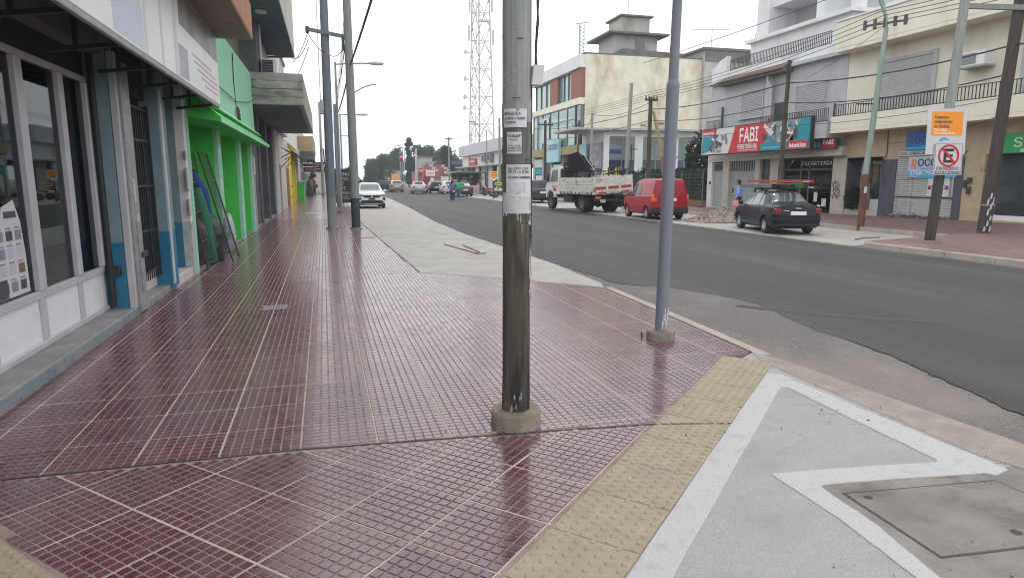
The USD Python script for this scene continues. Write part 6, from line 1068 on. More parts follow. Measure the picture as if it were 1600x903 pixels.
# ------------------------------------------------------------------ vehicles
from scipy.interpolate import PchipInterpolator
def scaled(mb, s): mb.v = [v * s for v in mb.v]; return mb
class Shell:
    """a car body lofted through cross sections: rows of (y, bottom, belt, top, half widths low, belt, top)"""
    def __init__(s, rows):
        R = np.array(rows, float); s.y = R[:, 0]; s.p = [PchipInterpolator(s.y, R[:, k]) for k in range(1, 7)]
    def ring(s, y):
        zb, zl, zt, wl, wb, wt = [float(p(np.clip(y, s.y[0], s.y[-1]))) for p in s.p]; zt = max(zt, zl + .02)
        return np.array([(0, zb), (.86 * wl, zb), (wl, zb + .09), (max(wl, wb) + .012, zb + .45 * (zl - zb)), (wb, zl - .04), (wb - .02, zl), (wt, zt - .055 * min(1, (zt - zl) / .1)), (wt * .84, zt - .012), (0, zt)])
    def body(s, axles, rw, n=56, depth=.26):
        ys = np.linspace(s.y[0], s.y[-1], n); V, F = [], []
        for y in ys:
            h = s.ring(y); V += [(x, y, z) for x, z in h] + [(-x, y, z) for x, z in h[7:0:-1]]
        m = 16
        for i in range(n - 1):
            for j in range(m): k = (j + 1) % m; F += [(i * m + j, i * m + k, (i + 1) * m + k), (i * m + j, (i + 1) * m + k, (i + 1) * m + j)]
        c = len(V); V += [(0, ys[0], np.mean([V[k][2] for k in range(m)])), (0, ys[-1], np.mean([V[(n - 1) * m + k][2] for k in range(m)]))]
        F += [(c, (j + 1) % m, j) for j in range(m)] + [(c + 1, (n - 1) * m + j, (n - 1) * m + (j + 1) % m) for j in range(m)]
        t = trimesh.Trimesh(np.array(V), np.array(F), process=False); t.fix_normals(); M_ = mf.Manifold(mf.Mesh(np.array(t.vertices, np.float32), np.array(t.faces, np.uint32)))
        for ya in axles:
            for sx in (-1, 1):
                cyl = mf.Manifold.cylinder(depth * 2, rw + .055, rw + .055, 28).rotate([0, 90, 0]).translate([sx * float(s.p[4](ya)) - depth, ya, rw]); M2 = M_ - cyl
                if M2.num_tri() > 0: M_ = M2
        return MB().tm(M_)
    def x(s, y, z): h = s.ring(y); return float(np.interp(z, h[2:7, 1], h[2:7, 0]))
    def side(s, poly, sx, off=.008, n=7):
        """a panel on the flank: four corners (y, z): rear bottom, front bottom, front top, rear top"""
        a, b, c, d = [np.array(q, float) for q in poly]; V, F = [], []
        for i in range(n):
            for j in range(n):
                u, v = i / (n - 1), j / (n - 1); q = (a * (1 - u) + b * u) * (1 - v) + (d * (1 - u) + c * u) * v; V.append((sx * (s.x(q[0], q[1]) + off), q[0], q[1]))
        for i in range(n - 1):
            for j in range(n - 1): f = (i * n + j, (i + 1) * n + j, (i + 1) * n + j + 1, i * n + j + 1); F.append(f if sx > 0 else f[::-1])
        return MB().add(V, F)
    def top(s, y0, y1, frac=.86, off=.010, x0=-1, x1=1, n=9):
        V, F = [], []
        for i in range(n):
            y = y0 + (y1 - y0) * i / (n - 1); h = s.ring(y); z = h[8, 1]; e = .02; sl = (s.ring(y + e)[8, 1] - s.ring(y - e)[8, 1]) / (2 * e); nn = np.array([-sl, 1]) / math.hypot(sl, 1)
            for j in range(n): q = x0 + (x1 - x0) * j / (n - 1); xx = q * h[6, 0] * frac; zz = float(np.interp(abs(xx), h[[8, 7, 6], 0], h[[8, 7, 6], 1])); V.append((xx, y + nn[0] * off, zz + nn[1] * off))
        for i in range(n - 1):
            for j in range(n - 1): F.append((i * n + j, i * n + j + 1, (i + 1) * n + j + 1, (i + 1) * n + j))
        return MB().add(V, F)
def wheel(t, x, y, r, w, sx, rim='rim', spokes=5, S=1.0):
    tyre = MB(); prof = [(r * .60, -w / 2), (r * .93, -w / 2), (r, -w * .36), (r, w * .36), (r * .93, w / 2), (r * .60, w / 2), (r * .56, 0), (r * .60, -w / 2)]; tyre.lathe(prof, (0, 0, 0), 28)
    T = np.array([[0, 0, sx, x], [1, 0, 0, y], [0, 1, 0, r], [0, 0, 0, 1.0]]); q = part(t, 'wheel', scaled(tyre.xf(T), S), 'rubber', smooth=35)
    rb = MB().lathe([(r * .58, .25 * w), (r * .64, .42 * w), (r * .60, .47 * w), (r * .55, .3 * w), (.001, .16 * w)], (0, 0, 0), 24)
    if spokes:
        for k in range(spokes):
            a = k * 2 * math.pi / spokes + .3; rb.bar((.06 * r * math.cos(a), .06 * r * math.sin(a), .36 * w), (.58 * r * math.cos(a), .58 * r * math.sin(a), .42 * w), r * .17, .02)
        rb.lathe([(.001, .44 * w), (.14 * r, .42 * w), (.15 * r, .3 * w)], (0, 0, 0), 12)
    part(q, 'rim', scaled(rb.xf(T), S), rim, smooth=30)
SEDAN = [(-2.06, .34, .72, .80, .68, .70, .60), (-2.0, .26, .90, .97, .76, .76, .66), (-1.62, .20, .94, 1.03, .80, .80, .69), (-1.42, .20, .95, 1.06, .81, .805, .66), (-.82, .19, .94, 1.38, .815, .81, .555), (-.2, .18, .92, 1.425, .815, .81, .575), (.35, .18, .90, 1.37, .815, .81, .56), (1.12, .18, .89, .965, .81, .80, .68), (1.65, .20, .80, .86, .79, .77, .62), (1.98, .26, .66, .72, .72, .70, .52), (2.08, .34, .56, .62, .60, .58, .44)]
HATCH = [(-1.98, .36, .78, .90, .70, .72, .60), (-1.93, .28, .98, 1.12, .80, .80, .62), (-1.60, .24, 1.02, 1.44, .84, .84, .58), (-.9, .23, 1.0, 1.52, .85, .85, .60), (0, .22, .98, 1.54, .85, .85, .61), (.45, .22, .97, 1.47, .85, .85, .60), (1.22, .22, .97, 1.06, .85, .84, .70), (1.75, .24, .90, .97, .83, .81, .66), (2.0, .28, .76, .82, .76, .74, .58), (2.08, .36, .62, .68, .66, .64, .50)]
VAN = [(-1.98, .40, .95, 1.30, .78, .80, .70), (-1.94, .32, 1.02, 1.70, .83, .83, .66), (-1.85, .26, 1.05, 1.80, .84, .84, .67), (-.8, .24, 1.03, 1.84, .845, .845, .69), (.1, .22, 1.01, 1.80, .845, .845, .67), (.55, .22, 1.0, 1.66, .845, .845, .63), (1.25, .22, .98, 1.10, .84, .83, .70), (1.7, .24, .88, .95, .82, .80, .64), (1.95, .30, .72, .78, .74, .72, .55), (2.02, .36, .62, .67, .66, .62, .48)]
def car(name, label, cat, loc, rot, rows, paint, axles, rw, S=1.0, windows=(), screen=(.42, 1.06), back=(-1.38, -.86), glass='car_glass', rear=True, group=None, rim='rim', bumper=None, lights=('lamp_red', 'lamp_clear'), plate=True, seams=(), brake=False):
    t = thing(name, label, cat, loc, rot, group, local=True); sh = Shell(rows); P = lambda n, mb, m, **k: part(t, n, scaled(mb, S), m, **k)
    P('body', sh.body(axles, rw), paint, smooth=38); P('underbody', MB().box(-.6, .6, axles[0] - .5, axles[1] + .5, .2, .42), 'plastic')
    for w in windows:
        for sx in (-1, 1): P('side_window', sh.side(w, sx), glass)
    if screen: P('windscreen', sh.top(*screen), glass)
    if back: P('rear_window', sh.top(*back, frac=.88), glass)
    for ya in axles:
        for sx in (-1, 1): wheel(t, sx * (float(sh.p[4](ya)) - .10), ya, rw, .19, sx, rim, S=S)
    y0, y1 = rows[0][0], rows[-1][0]; zl = float(sh.p[1](y0 + .08)); W_ = float(sh.p[4](y0 + .1)); Wf = float(sh.p[4](y1 - .12))
    for sx in (-1, 1):
        P('tail_light', MB().box(sx * (W_ - .22), sx * (W_ + .012), y0 + .0, y0 + .16, zl - .24, zl - .02, .03), 'lamp_lit' if brake else lights[0]); P('headlight', sh.side(((y1 - .42, float(sh.p[1](y1 - .35)) - .20), (y1 - .10, float(sh.p[1](y1 - .08)) - .12), (y1 - .10, float(sh.p[1](y1 - .08)) - .02), (y1 - .42, float(sh.p[1](y1 - .35)) - .03)), sx, .014), lights[1])
        P('mirror', MB().box(sx * (float(sh.p[4](.95)) - .02), sx * (float(sh.p[4](.95)) + .15), .86, 1.0, float(sh.p[1](.95)) + .02, float(sh.p[1](.95)) + .16, .04), paint)
    if bumper: P('bumper', MB().box(-W_ - .015, W_ + .015, y0 - .05, y0 + .28, .30, .58, .05), bumper)
    if plate: P('number_plate', MB().box(-.26, .26, y0 - .02, y0 + .1, zl - .30 if plate is True else plate, (zl - .30 if plate is True else plate) + .13, .006), 'white')
    for sm in seams:
        for sx in (-1, 1): P('panel_seam', sh.side(sm, sx, .003, 5), 'slot_dark')
    return t, sh, P
# the navy sedan with the roof load
SW = (((-.62, .955), (.05, .935), (.02, 1.345), (-.50, 1.34)), ((.10, .935), (.90, .925), (.46, 1.29), (.07, 1.345)), ((-1.02, .97), (-.68, .955), (-.56, 1.32), (-.72, 1.28)))
seam = (((-.60, .30), (-.59, .30), (-.64, .93), (-.65, .93)), ((.07, .26), (.08, .26), (.08, .92), (.07, .92)), ((.98, .34), (.99, .34), (.98, .86), (.97, .86)))
cs_, sh, P = car('navy_sedan', 'dark navy sedan with ladders tied on its roof rack', 'car', (14.72, 19.35, 0), -15, SEDAN, 'paint_navy', (-1.22, 1.24), .29, S=.95, windows=SW, glass='car_glass_light', plate=.66, seams=seam)
P('trunk_badge', MB().box(-.10, .10, -2.075, -2.02, .86, .90, .01), 'chrome'); P('bumper_strip', MB().box(-.78, .78, -2.09, -1.9, .50, .545, .015), 'plastic'); P('tail_lower', MB().box(-.74, .74, -2.085, -1.98, .30, .36, .02), 'plastic'); P('wing_badge', MB().box(-.5, -.3, -2.07, -2.0, .80, .825), 'chrome')
for sx in (-1, 1):
    for yd in (-.42, .28): P('door_handle', sh.side(((yd - .09, .80), (yd + .09, .80), (yd + .09, .83), (yd - .09, .83)), sx, .02, 3), 'plastic')
rk = thing('roof_rack', 'black roof rack bars on the navy sedan', 'roof rack', (14.72, 19.35, 1.3), -15, local=True)
for y in (-.55, .38): part(rk, 'bar', MB().box(-.56, .56, y - .02, y + .02, .10, .15, .008), 'black_metal'); part(rk, 'foot', MB().box(-.56, -.50, y - .04, y + .04, -.02, .10).box(.50, .56, y - .04, y + .04, -.02, .10), 'black_metal')
ld_ = thing('ladder', 'red ladder lying topmost across the sedan roof rack', 'ladder', (14.72, 19.35, 1.62), -15, local=True)
for x in (-.30, .02): part(ld_, 'rail', MB().box(x - .02, x + .02, -2.75, 1.75, .02, .10, .006), 'worn_red')
for k in range(14): part(ld_, 'rung', MB().box(-.30, .02, -2.6 + k * .31, -2.56 + k * .31, .04, .07), 'worn_red' if k % 3 else 'paper_grey')
for k, (x, z, y0, y1, mm, lab) in enumerate(((.16, 1.47, -2.0, 1.65, 'green_print', 'upper green steel beam under the red ladder'), (-.28, 1.45, -.6, 2.4, 'frame_green', 'dark green beam reaching furthest past the bonnet'), (-.05, 1.455, -1.5, 1.2, 'black_metal', 'black folded trestle between the green beams'), (.36, 1.46, -2.3, -.3, 'paper_grey', 'pale plank end sticking out over the boot'))):
    b = thing('roof_beam', lab, 'beam', (14.72, 19.35, z), -15, local=True); part(b, 'beam', MB().box(x - .06, x + .06, y0, y1, 0, .13 if k < 3 else .05, .01), mm); part(b, 'end_cap', MB().box(x - .065, x + .065, y0 - .01, y0 + .06, -.004, .135 if k < 3 else .055), 'black_metal')
# the red van
VW = (((.30, 1.05), (1.02, 1.03), (.62, 1.52), (.32, 1.60)), ((-.42, 1.05), (.22, 1.05), (.24, 1.60), (-.38, 1.62)))
vs = (((-.46, .34), (-.45, .34), (-.45, 1.70), (-.46, 1.70)), ((.26, .30), (.27, .30), (.27, 1.02), (.26, 1.02)), ((1.05, .40), (1.06, .40), (1.05, .95), (1.04, .95)), ((-1.80, .98), (.2, .96), (.2, .972), (-1.80, .992)))
vn, sh, P = car('red_van', 'bright red panel van parked half on the right pavement', 'van', (14.35, 27.35, 0), -5.5, VAN, 'paint_red', (-1.22, 1.30), .30, S=.97, windows=VW, screen=(.62, 1.20), back=None, plate=.84, bumper='plastic', seams=vs, lights=('lamp_amber', 'lamp_clear'))
P('rear_door_seam', MB().box(-.006, .006, -1.995, -1.94, .6, 1.72), 'slot_dark'); P('lower_trim', MB().box(-.84, .84, -1.9, -1.5, .26, .56, .03), 'plastic')
for z0, z1 in ((1.10, 1.62),):
    for sx in (-1, 1): P('pressed_panel', sh.side(((-1.65, z0), (-.6, z0), (-.62, z1), (-1.6, z1)), sx, .006), 'paint_red'); P('lamp_lens', MB().box(sx * .76, sx * .845, -1.985, -1.90, .96, 1.13, .02), 'lamp_amber')
# the white crossover facing us on the left
HW = (((-.70, 1.04), (.05, 1.02), (.04, 1.42), (-.68, 1.43)), ((.10, 1.02), (.98, 1.0), (.50, 1.36), (.09, 1.43)), ((-1.45, 1.06), (-.76, 1.04), (-.73, 1.42), (-1.30, 1.38)))
cx_, sh, P = car('white_crossover', 'white crossover parked facing us on the left concrete bay', 'car', (2.46, 42.3, 0), 181, HATCH, 'paint_white', (-1.25, 1.28), .33, windows=HW, screen=(.50, 1.18), back=(-1.88, -1.62), glass='car_glass_light', rim='rim_dark')
P('grille', MB().prism([(-.44, .66), (.44, .66), (.52, .80), (-.52, .80)], 1.90, 2.10, 'xz'), 'plastic'); P('lower_intake', MB().prism([(-.76, .30), (.76, .30), (.58, .50), (-.58, .50)], 1.90, 2.105, 'xz'), 'plastic'); [P('bumper_corner', MB().box(sx * .60, sx * .80, 1.80, 2.085, .50, .66, .03), 'plastic') for sx in (-1, 1)]; P('badge', MB().prism([(-.05, .72), (0, .64), (.05, .72), (0, .80)], 2.09, 2.115, 'xz'), 'chrome'); P('front_plate', MB().box(-.2, .2, 2.07, 2.11, .53, .63), 'slot_dark'); P('skid_plate', MB().box(-.42, .42, 1.95, 2.11, .27, .33, .02), 'paper_grey')
for sx in (-1, 1): P('roof_rail', MB().bar((sx * .56, -1.2, 1.53), (sx * .56, .3, 1.54), .035), 'plastic'); P('front_lamp', MB().box(sx * .50, sx * .80, 1.78, 2.07, .72, .86, .05), 'lamp_grey')
# far traffic
def simple(name, lab, cat, x, y, rot, rows, paint, **k): return car(name, lab, cat, (x, y, 0), rot, rows, paint, (-1.25, 1.28), .31, windows=HW if rows is HATCH else SW, screen=(.50, 1.18) if rows is HATCH else (.42, 1.06), back=(-1.88, -1.62) if rows is HATCH else (-1.38, -.86), **k)
simple('silver_sedan', 'silver sedan driving away in the middle of the road', 'car', 10.75, 82, -1, SEDAN, 'paint_silver', S=1.05); simple('silver_hatchback', 'beige hatchback driving away just left of the silver sedan', 'car', 9.05, 92, -1, HATCH, 'paint_gold', S=1.02); simple('dark_wagon', 'dark hatchback turning side on across the far road', 'car', 7.7, 97, 62, HATCH, 'paint_grey')
simple('dark_hatchback', 'dark hatchback parked at the far right kerb', 'car', 13.1, 84, 0, HATCH, 'paint_navy'); simple('white_hatchback', 'white hatchback parked at the far right kerb', 'car', 13.95, 79, -2, HATCH, 'paint_white'); simple('grey_saloon', 'small dark car parked nearest the motorbike rider', 'car', 13.55, 68, -2, SEDAN, 'paint_grey'); simple('dark_offroader', 'dark tall car standing behind the green jacket pedestrian', 'car', 14.9, 77, 15, HATCH, 'paint_grey', S=1.12)
pk, sh, P = simple('dark_pickup', 'dark pickup parked between foreground pole and flatbed truck', 'pickup', 15.35, 48.2, -4, [(-2.3, .42, .84, .95, .80, .82, .74), (-2.24, .36, 1.02, 1.06, .88, .88, .82), (-.75, .30, 1.04, 1.08, .90, .90, .80), (-.62, .30, 1.04, 1.62, .90, .90, .64), (0, .28, 1.02, 1.70, .90, .90, .66), (.6, .28, 1.02, 1.6, .90, .90, .64), (1.3, .28, 1.0, 1.08, .89, .88, .72), (2.1, .34, .92, .96, .85, .83, .66), (2.3, .42, .75, .8, .75, .72, .55)], 'paint_grey')
# flatbed truck with folding crane
TS = .93
tk = thing('flatbed_truck', 'rusty white flatbed truck with folded black crane behind its cab', 'truck', (14.05, 33.1, 0), 5, local=True); P = lambda n, mb, m, **k: part(tk, n, scaled(mb, TS), m, **k)
for x in (-.42, .42): P('chassis_rail', MB().box(x - .06, x + .06, -1.5, 5.0, .72, .92), 'black_metal')
cabp = [(3.05, .95), (5.15, .95), (5.25, 1.35), (5.05, 1.62), (4.72, 1.72), (4.35, 2.58), (3.15, 2.66), (3.05, 2.5)]
cb = mf.CrossSection([cabp]).extrude(2.1); cb = cb.rotate([90, 0, 90]).translate([-1.05, 0, 0]); archc = mf.Manifold.cylinder(3, .60, .60, 28).rotate([0, 90, 0]).translate([-1.5, 4.35, .62]); P('cab', MB().tm(cb - archc), 'paint_white', smooth=25)
for sx in (-1, 1): P('fender', MB().prism(Point(4.35, .62).buffer(.70, 20).difference(Point(4.35, .62).buffer(.58, 20)).intersection(sbox(3, .75, 6, 2)), -.08, .10, 'yz').xf(np.array([[1, 0, 0, sx * 1.03], [0, 1, 0, 0], [0, 0, 1, 0], [0, 0, 0, 1.0]])), 'paint_white'); P('side_window', MB().prism([(3.35, 1.72), (4.45, 1.72), (4.18, 2.42), (3.35, 2.46)], sx * 1.052 - .005, sx * 1.052 + .005, 'yz'), 'car_glass_light'); P('door_lettering', MB().box(sx * 1.056 - .004, sx * 1.056 + .004, 3.45, 4.3, 1.40, 1.46).box(sx * 1.056 - .004, sx * 1.056 + .004, 3.6, 4.15, 1.14, 1.34), 'red'); P('mirror', MB().box(sx * 1.10, sx * 1.28, 4.45, 4.55, 1.7, 2.2, .03).bar((sx * 1.0, 4.4, 2.2), (sx * 1.2, 4.5, 2.15), .03), 'black_metal')
P('windscreen', MB().add([(-.95, 4.74, 1.76), (.95, 4.74, 1.76), (.92, 4.42, 2.48), (-.92, 4.42, 2.48)], [(0, 1, 2, 3)]), 'car_glass'); P('air_filter', MB().tube([(-.2, 3.1, 2.74), (.9, 3.1, 2.76)], .12, 10), 'paint_white', smooth=True); P('rear_cab_guard', MB().box(-1.0, 1.0, 2.85, 3.02, 1.2, 2.5, .02), 'black_metal')
for y, dual in ((4.35, False), (0.0, True)):
    for sx in (-1, 1):
        wheel(tk, sx * .95, y, .50, .27, sx, 'rim_dark', 0, TS)
        if dual: wheel(tk, sx * .62, y, .50, .27, sx, 'rim_dark', 0, TS)
P('axle', MB().tube([(-.9, 0, .5), (.9, 0, .5)], .12, 10).lathe([(.001, -.25), (.22, -.15), (.22, .15), (.001, .25)], (0, 0, .5), 12), 'black_metal')
ra = math.radians(-4.0); RT = np.array([[math.cos(ra), 0, math.sin(ra), 0], [0, 1, 0, 0], [-math.sin(ra), 0, math.cos(ra), 0], [0, 0, 0, 1.0]]); sh0 = np.eye(4); sh0[:3, 3] = (1.2, 0, -1.05); sh1 = np.eye(4); sh1[:3, 3] = (-1.2, 0, 1.05); RT = sh1 @ RT @ sh0
Bd = lambda n, mb, m, **k: P(n, mb.xf(RT), m, **k)
Bd('bed_floor', MB().box(-1.2, 1.2, -1.75, 2.65, 1.02, 1.14, .01), 'worn_white')
for sx in (-1, 1):
    for k in range(4): Bd('side_board', MB().box(sx * 1.17, sx * 1.225, -1.70, 2.65, 1.14 + k * .205, 1.335 + k * .205, .012), 'worn_white')
    for y in (-1.72, -.55, .65, 1.8, 2.6): Bd('stake', MB().box(sx * 1.19, sx * 1.25, y - .04, y + .04, 1.0, 1.99, .01), 'worn_white')
    for y in np.arange(-1.5, 2.6, .5): Bd('hook', MB().box(sx * 1.20, sx * 1.26, y - .03, y + .03, 1.04, 1.12, .01), 'rust_pole')
for k in range(3): Bd('tailgate_board', MB().box(-1.19, 1.19, -1.80, -1.745, 1.14 + k * .27, 1.40 + k * .27, .012), 'worn_white')
for x in (-1.19, -.38, .42, 1.19): Bd('tailgate_post', MB().box(x - .045, x + .045, -1.84, -1.76, 1.06, 1.99, .012), 'worn_white')
for x0, x1 in ((-1.10, -.46), (-.30, .34), (.50, 1.12)): Bd('red_reflector', MB().box(x0, x1, -1.812, -1.80, 1.28, 1.43), 'worn_red')
for x0, x1 in ((-.9, -.4), (.5, 1.0)): Bd('lower_strip', MB().box(x0, x1, -1.83, -1.78, 1.06, 1.11), 'worn_red')
Bd('ladder_rack', MB().bar((.75, -1.6, 2.15), (.75, 2.4, 2.25), .07).bar((-.55, -1.7, 2.08), (1.1, -1.7, 2.3), .06).bar((-.2, -1.7, 1.98), (-.2, -1.7, 2.45), .07).bar((.35, -1.7, 2.0), (.35, -1.7, 2.62), .07).bar((.75, -1.7, 2.0), (.75, -1.7, 2.66), .07).bar((-1.0, 2.5, 2.4), (1.1, 2.5, 2.4), .09), 'black_metal')
Bd('tools', blob((.9, -1.0, 2.15), (.35, .4, .25), 71, .3, 2), 'iron')
for x in (.05, .62): Bd('yellow_canister', MB().tube([(x, -1.2, 1.9), (x, -1.2, 2.35), (x, -1.2, 2.45)], [.09, .09, .03], 10), 'yellow_print')
P('tail_lamp', MB().box(-1.05, -.72, -1.72, -1.62, .80, .93, .02), 'lamp_amber'); P('tail_lamp', MB().box(.72, 1.05, -1.72, -1.62, .86, .99, .02), 'lamp_red'); P('number_plate', MB().box(-.75, -.42, -1.70, -1.66, .60, .76), 'paper_grey'); P('rear_beam', MB().box(-1.1, 1.1, -1.66, -1.52, .66, .8, .02), 'black_metal'); P('mudguard', MB().box(.2, .95, -1.4, -1.3, .35, 1.0).box(-1.1, -.9, -.75, -.7, .3, .9), 'rubber'); P('tool_box', MB().box(-1.1, -.5, 1.2, 2.4, .55, .95, .02), 'black_metal'); P('fuel_tank', MB().box(.5, 1.1, 1.2, 2.3, .5, .95, .05), 'black_metal')
P('crane_base', MB().box(-.95, .95, 2.70, 3.0, 1.1, 2.3, .03).box(-.4, .4, 2.5, 2.95, 1.2, 2.75, .03), 'black_metal'); P('crane_boom', MB().prism([(-.75, 2.35), (-.05, 2.2), (.85, 2.75), (.55, 3.15), (-.2, 3.5), (-.8, 3.35)], 2.45, 2.75, 'xz'), 'paint_navy'); P('crane_ram', MB().tube([(-.1, 2.40, 3.4), (.95, 2.40, 2.1)], .07, 10), 'black_metal', smooth=True); P('crane_ram', MB().tube([(.2, 2.38, 3.35), (1.1, 2.38, 2.25)], .04, 8), 'chrome', smooth=True); P('crane_arm', MB().bar((-.9, 2.55, 2.5), (1.0, 2.5, 2.62), .14).bar((-.95, 2.6, 2.3), (-.95, 2.6, 2.9), .12).bar((-.9, 2.9, 2.75), (.5, 2.9, 2.85), .1), 'black_metal'); P('hose', MB().tube([(-.6, 2.4, 2.2), (-.8, 2.3, 2.7), (-.2, 2.35, 3.1), (.3, 2.35, 2.6), (.4, 2.3, 2.1)], .025, 6), 'rubber'); P('hydraulic_block', MB().box(-.2, .5, 2.2, 2.6, 1.6, 2.3, .05).box(-.9, -.4, 2.35, 2.6, 1.5, 2.0, .05), 'iron')

# ------------------------------------------------------------------ people and the motorbike
def limb(chain):
    out = []
    for (a, ra_), (b, rb_) in zip(chain[:-1], chain[1:]):
        A = mf.Manifold.sphere(ra_, 14).translate([float(q) for q in a]); B = mf.Manifold.sphere(rb_, 14).translate([float(q) for q in b]); out.append(mf.Manifold.batch_hull([A, B]))
    return out
def fuse(ms, edge=.04):
    m = ms[0]
    for q in ms[1:]: m = m + q
    m = m.refine_to_length(edge); g = m.to_mesh(); t = trimesh.Trimesh(np.array(g.vert_properties[:, :3]), np.array(g.tri_verts), process=True); trimesh.smoothing.filter_taubin(t, iterations=6); return MB().add(np.array(t.vertices), np.array(t.faces))
def person(name, label, loc, rot, H, J, top, bottom, hair='hair', helmet=None):
    """J: joints in body units (x right, y forward, z up), height 1 = standing height"""
    t = thing(name, label, 'person', loc, rot, local=True); J = {k: np.array(v, float) * H for k, v in J.items()}; r = lambda q: q * H; hd = J['head']; V = lambda *a: np.array(a, float) * H
    legs = [limb([(J['hip' + s], r(.052)), (J['knee' + s], r(.034)), (J['ank' + s], r(.022)), (J['ank' + s] + V(0, .075, -.018), r(.018))]) for s in 'LR']; arms = [limb([(J['sh' + s], r(.030)), (J['el' + s], r(.023)), (J['wr' + s], r(.016))]) for s in 'LR']
    tor = limb([(J['pel'] - V(.04, 0, 0), r(.06)), (J['chest'] - V(.055, 0, 0), r(.062))]) + limb([(J['pel'] + V(.04, 0, 0), r(.06)), (J['chest'] + V(.055, 0, 0), r(.062))]); tor.append(mf.Manifold.batch_hull(tor)); tor += limb([(J['shL'], r(.034)), (J['chest'], r(.06))]) + limb([(J['shR'], r(.034)), (J['chest'], r(.06))])
    head = [mf.Manifold.sphere(r(.058), 24).scale([.86, 1.0, 1.15]).translate([float(q) for q in hd])] + limb([(J['chest'] + V(0, 0, .05), r(.036)), (hd - V(0, .005, .045), r(.034))]) + limb([(hd + V(0, .03, -.045), r(.03)), (hd + V(0, .045, -.04), r(.022))]) + limb([(hd + V(0, .056, .004), r(.007)), (hd + V(0, .066, -.014), r(.010))]) + [mf.Manifold.sphere(r(.014), 10).scale([.4, 1, 1.4]).translate([float(hd[0] + s * r(.050)), float(hd[1]), float(hd[2] - r(.006))]) for s in (-1, 1)]
    hands = []
    for s, sx in (('L', -1), ('R', 1)):
        w = J['wr' + s]; d = J['wr' + s] - J['el' + s]; d /= np.linalg.norm(d); u = np.cross(d, [0, 0, 1.0]); u = u / (np.linalg.norm(u) + 1e-9); n_ = np.cross(u, d); palm = w + d * r(.045); hands += limb([(w, r(.014)), (palm, r(.020))])
        for k, (o, L_f) in enumerate(((-.018, .036), (-.006, .043), (.006, .040), (.018, .032))): b = palm + u * r(o) + d * r(.012); hands += limb([(b, r(.0062)), (b + d * r(L_f * .55) - n_ * r(.004), r(.0058)), (b + d * r(L_f) - n_ * r(.014), r(.005))])
        hands += limb([(w + d * r(.018) + u * r(.012 * sx), r(.007)), (w + d * r(.045) + u * r(.032 * sx), r(.006))])
    part(t, 'body', fuse([q for L_ in legs + arms for q in L_] + tor + head + hands, .03), 'skin', smooth=60); g = r(.010)
    grow = lambda ch: [((p), q + g) for p, q in ch]
    tp = []
    for s in 'LR': tp += limb(grow([(J['sh' + s], r(.032)), (J['el' + s], r(.026)), (J['el' + s] * .35 + J['wr' + s] * .65, r(.022))]))
    tp += limb(grow([(J['pel'] - V(.04, 0, -.01), r(.062)), (J['chest'] - V(.055, 0, 0), r(.064))])) + limb(grow([(J['pel'] + V(.04, 0, .01), r(.062)), (J['chest'] + V(.055, 0, 0), r(.064))])) + limb(grow([(J['shL'], r(.034)), (J['shR'], r(.034))])); tp.append(mf.Manifold.batch_hull(tp[-3:-1])); part(t, 'shirt', fuse(tp), top, smooth=60)
    bt = []
    for s in 'LR': bt += limb(grow([(J['hip' + s], r(.056)), (J['knee' + s], r(.038)), (J['ank' + s] + V(0, 0, .01), r(.028))]))
    bt += limb(grow([(J['hipL'], r(.058)), (J['hipR'], r(.058))])) + limb(grow([(J['pel'] - V(.03, 0, 0), r(.058)), (J['pel'] + V(.03, 0, 0), r(.058))])); part(t, 'trousers', fuse(bt), bottom, smooth=60)
    for s in 'LR': part(t, 'shoe', fuse(limb([(J['ank' + s] + V(0, -.012, -.018), r(.026)), (J['ank' + s] + V(0, .085, -.026), r(.022))])), 'plastic', smooth=60)
    for sx in (-1, 1): part(t, 'eye', MB().tm(trimesh.creation.icosphere(1, r(.007))).xf(np.block([[np.eye(3), (hd + V(.019 * sx, .052, .008))[:, None]], [np.zeros((1, 3)), 1]])), 'ink')
    part(t, 'mouth', MB().box(hd[0] - r(.014), hd[0] + r(.014), hd[1] + r(.050), hd[1] + r(.058), hd[2] - r(.037), hd[2] - r(.032)), 'maroon')
    if helmet: part(t, 'helmet', MB().tm(mf.Manifold.sphere(r(.078), 24).scale([.95, 1.08, 1.05]).translate([float(hd[0]), float(hd[1] - r(.004)), float(hd[2] + r(.018))])), helmet, smooth=60)
    else: part(t, 'hair', fuse([mf.Manifold.sphere(r(.064), 24).scale([.93, 1.0, 1.08]).translate([float(hd[0]), float(hd[1] - r(.016)), float(hd[2] + r(.020))]), mf.Manifold.sphere(r(.05), 16).translate([float(hd[0]), float(hd[1] - r(.03)), float(hd[2] - r(.02))])], .02), hair, smooth=60)
    return t, J
STAND = dict(pel=(0, 0, .55), chest=(0, .0, .74), head=(0, .015, .925), shL=(-.115, 0, .805), shR=(.115, 0, .805), elL=(-.15, -.02, .63), elR=(.15, -.02, .63), wrL=(-.15, .05, .48), wrR=(.15, .05, .48), hipL=(-.052, 0, .52), hipR=(.052, 0, .52), kneeL=(-.055, .01, .28), kneeR=(.055, .01, .28), ankL=(-.06, 0, .045), ankR=(.06, 0, .045))
pw, J = person('person', 'person in blue top and pink sleeves standing beside the navy sedan', (17.22, 25.0, .14), 40, 1.58, {**STAND, 'elR': (.16, .05, .64), 'wrR': (.14, .20, .60), 'head': (0, .03, .922)}, 'cloth_blue', 'cloth_navy')
for s in 'LR': part(pw, 'sleeve', fuse(limb([(J['sh' + s], .066), (J['el' + s], .056), (J['el' + s] * .3 + J['wr' + s] * .7, .046)])), 'cloth_pink', smooth=60)
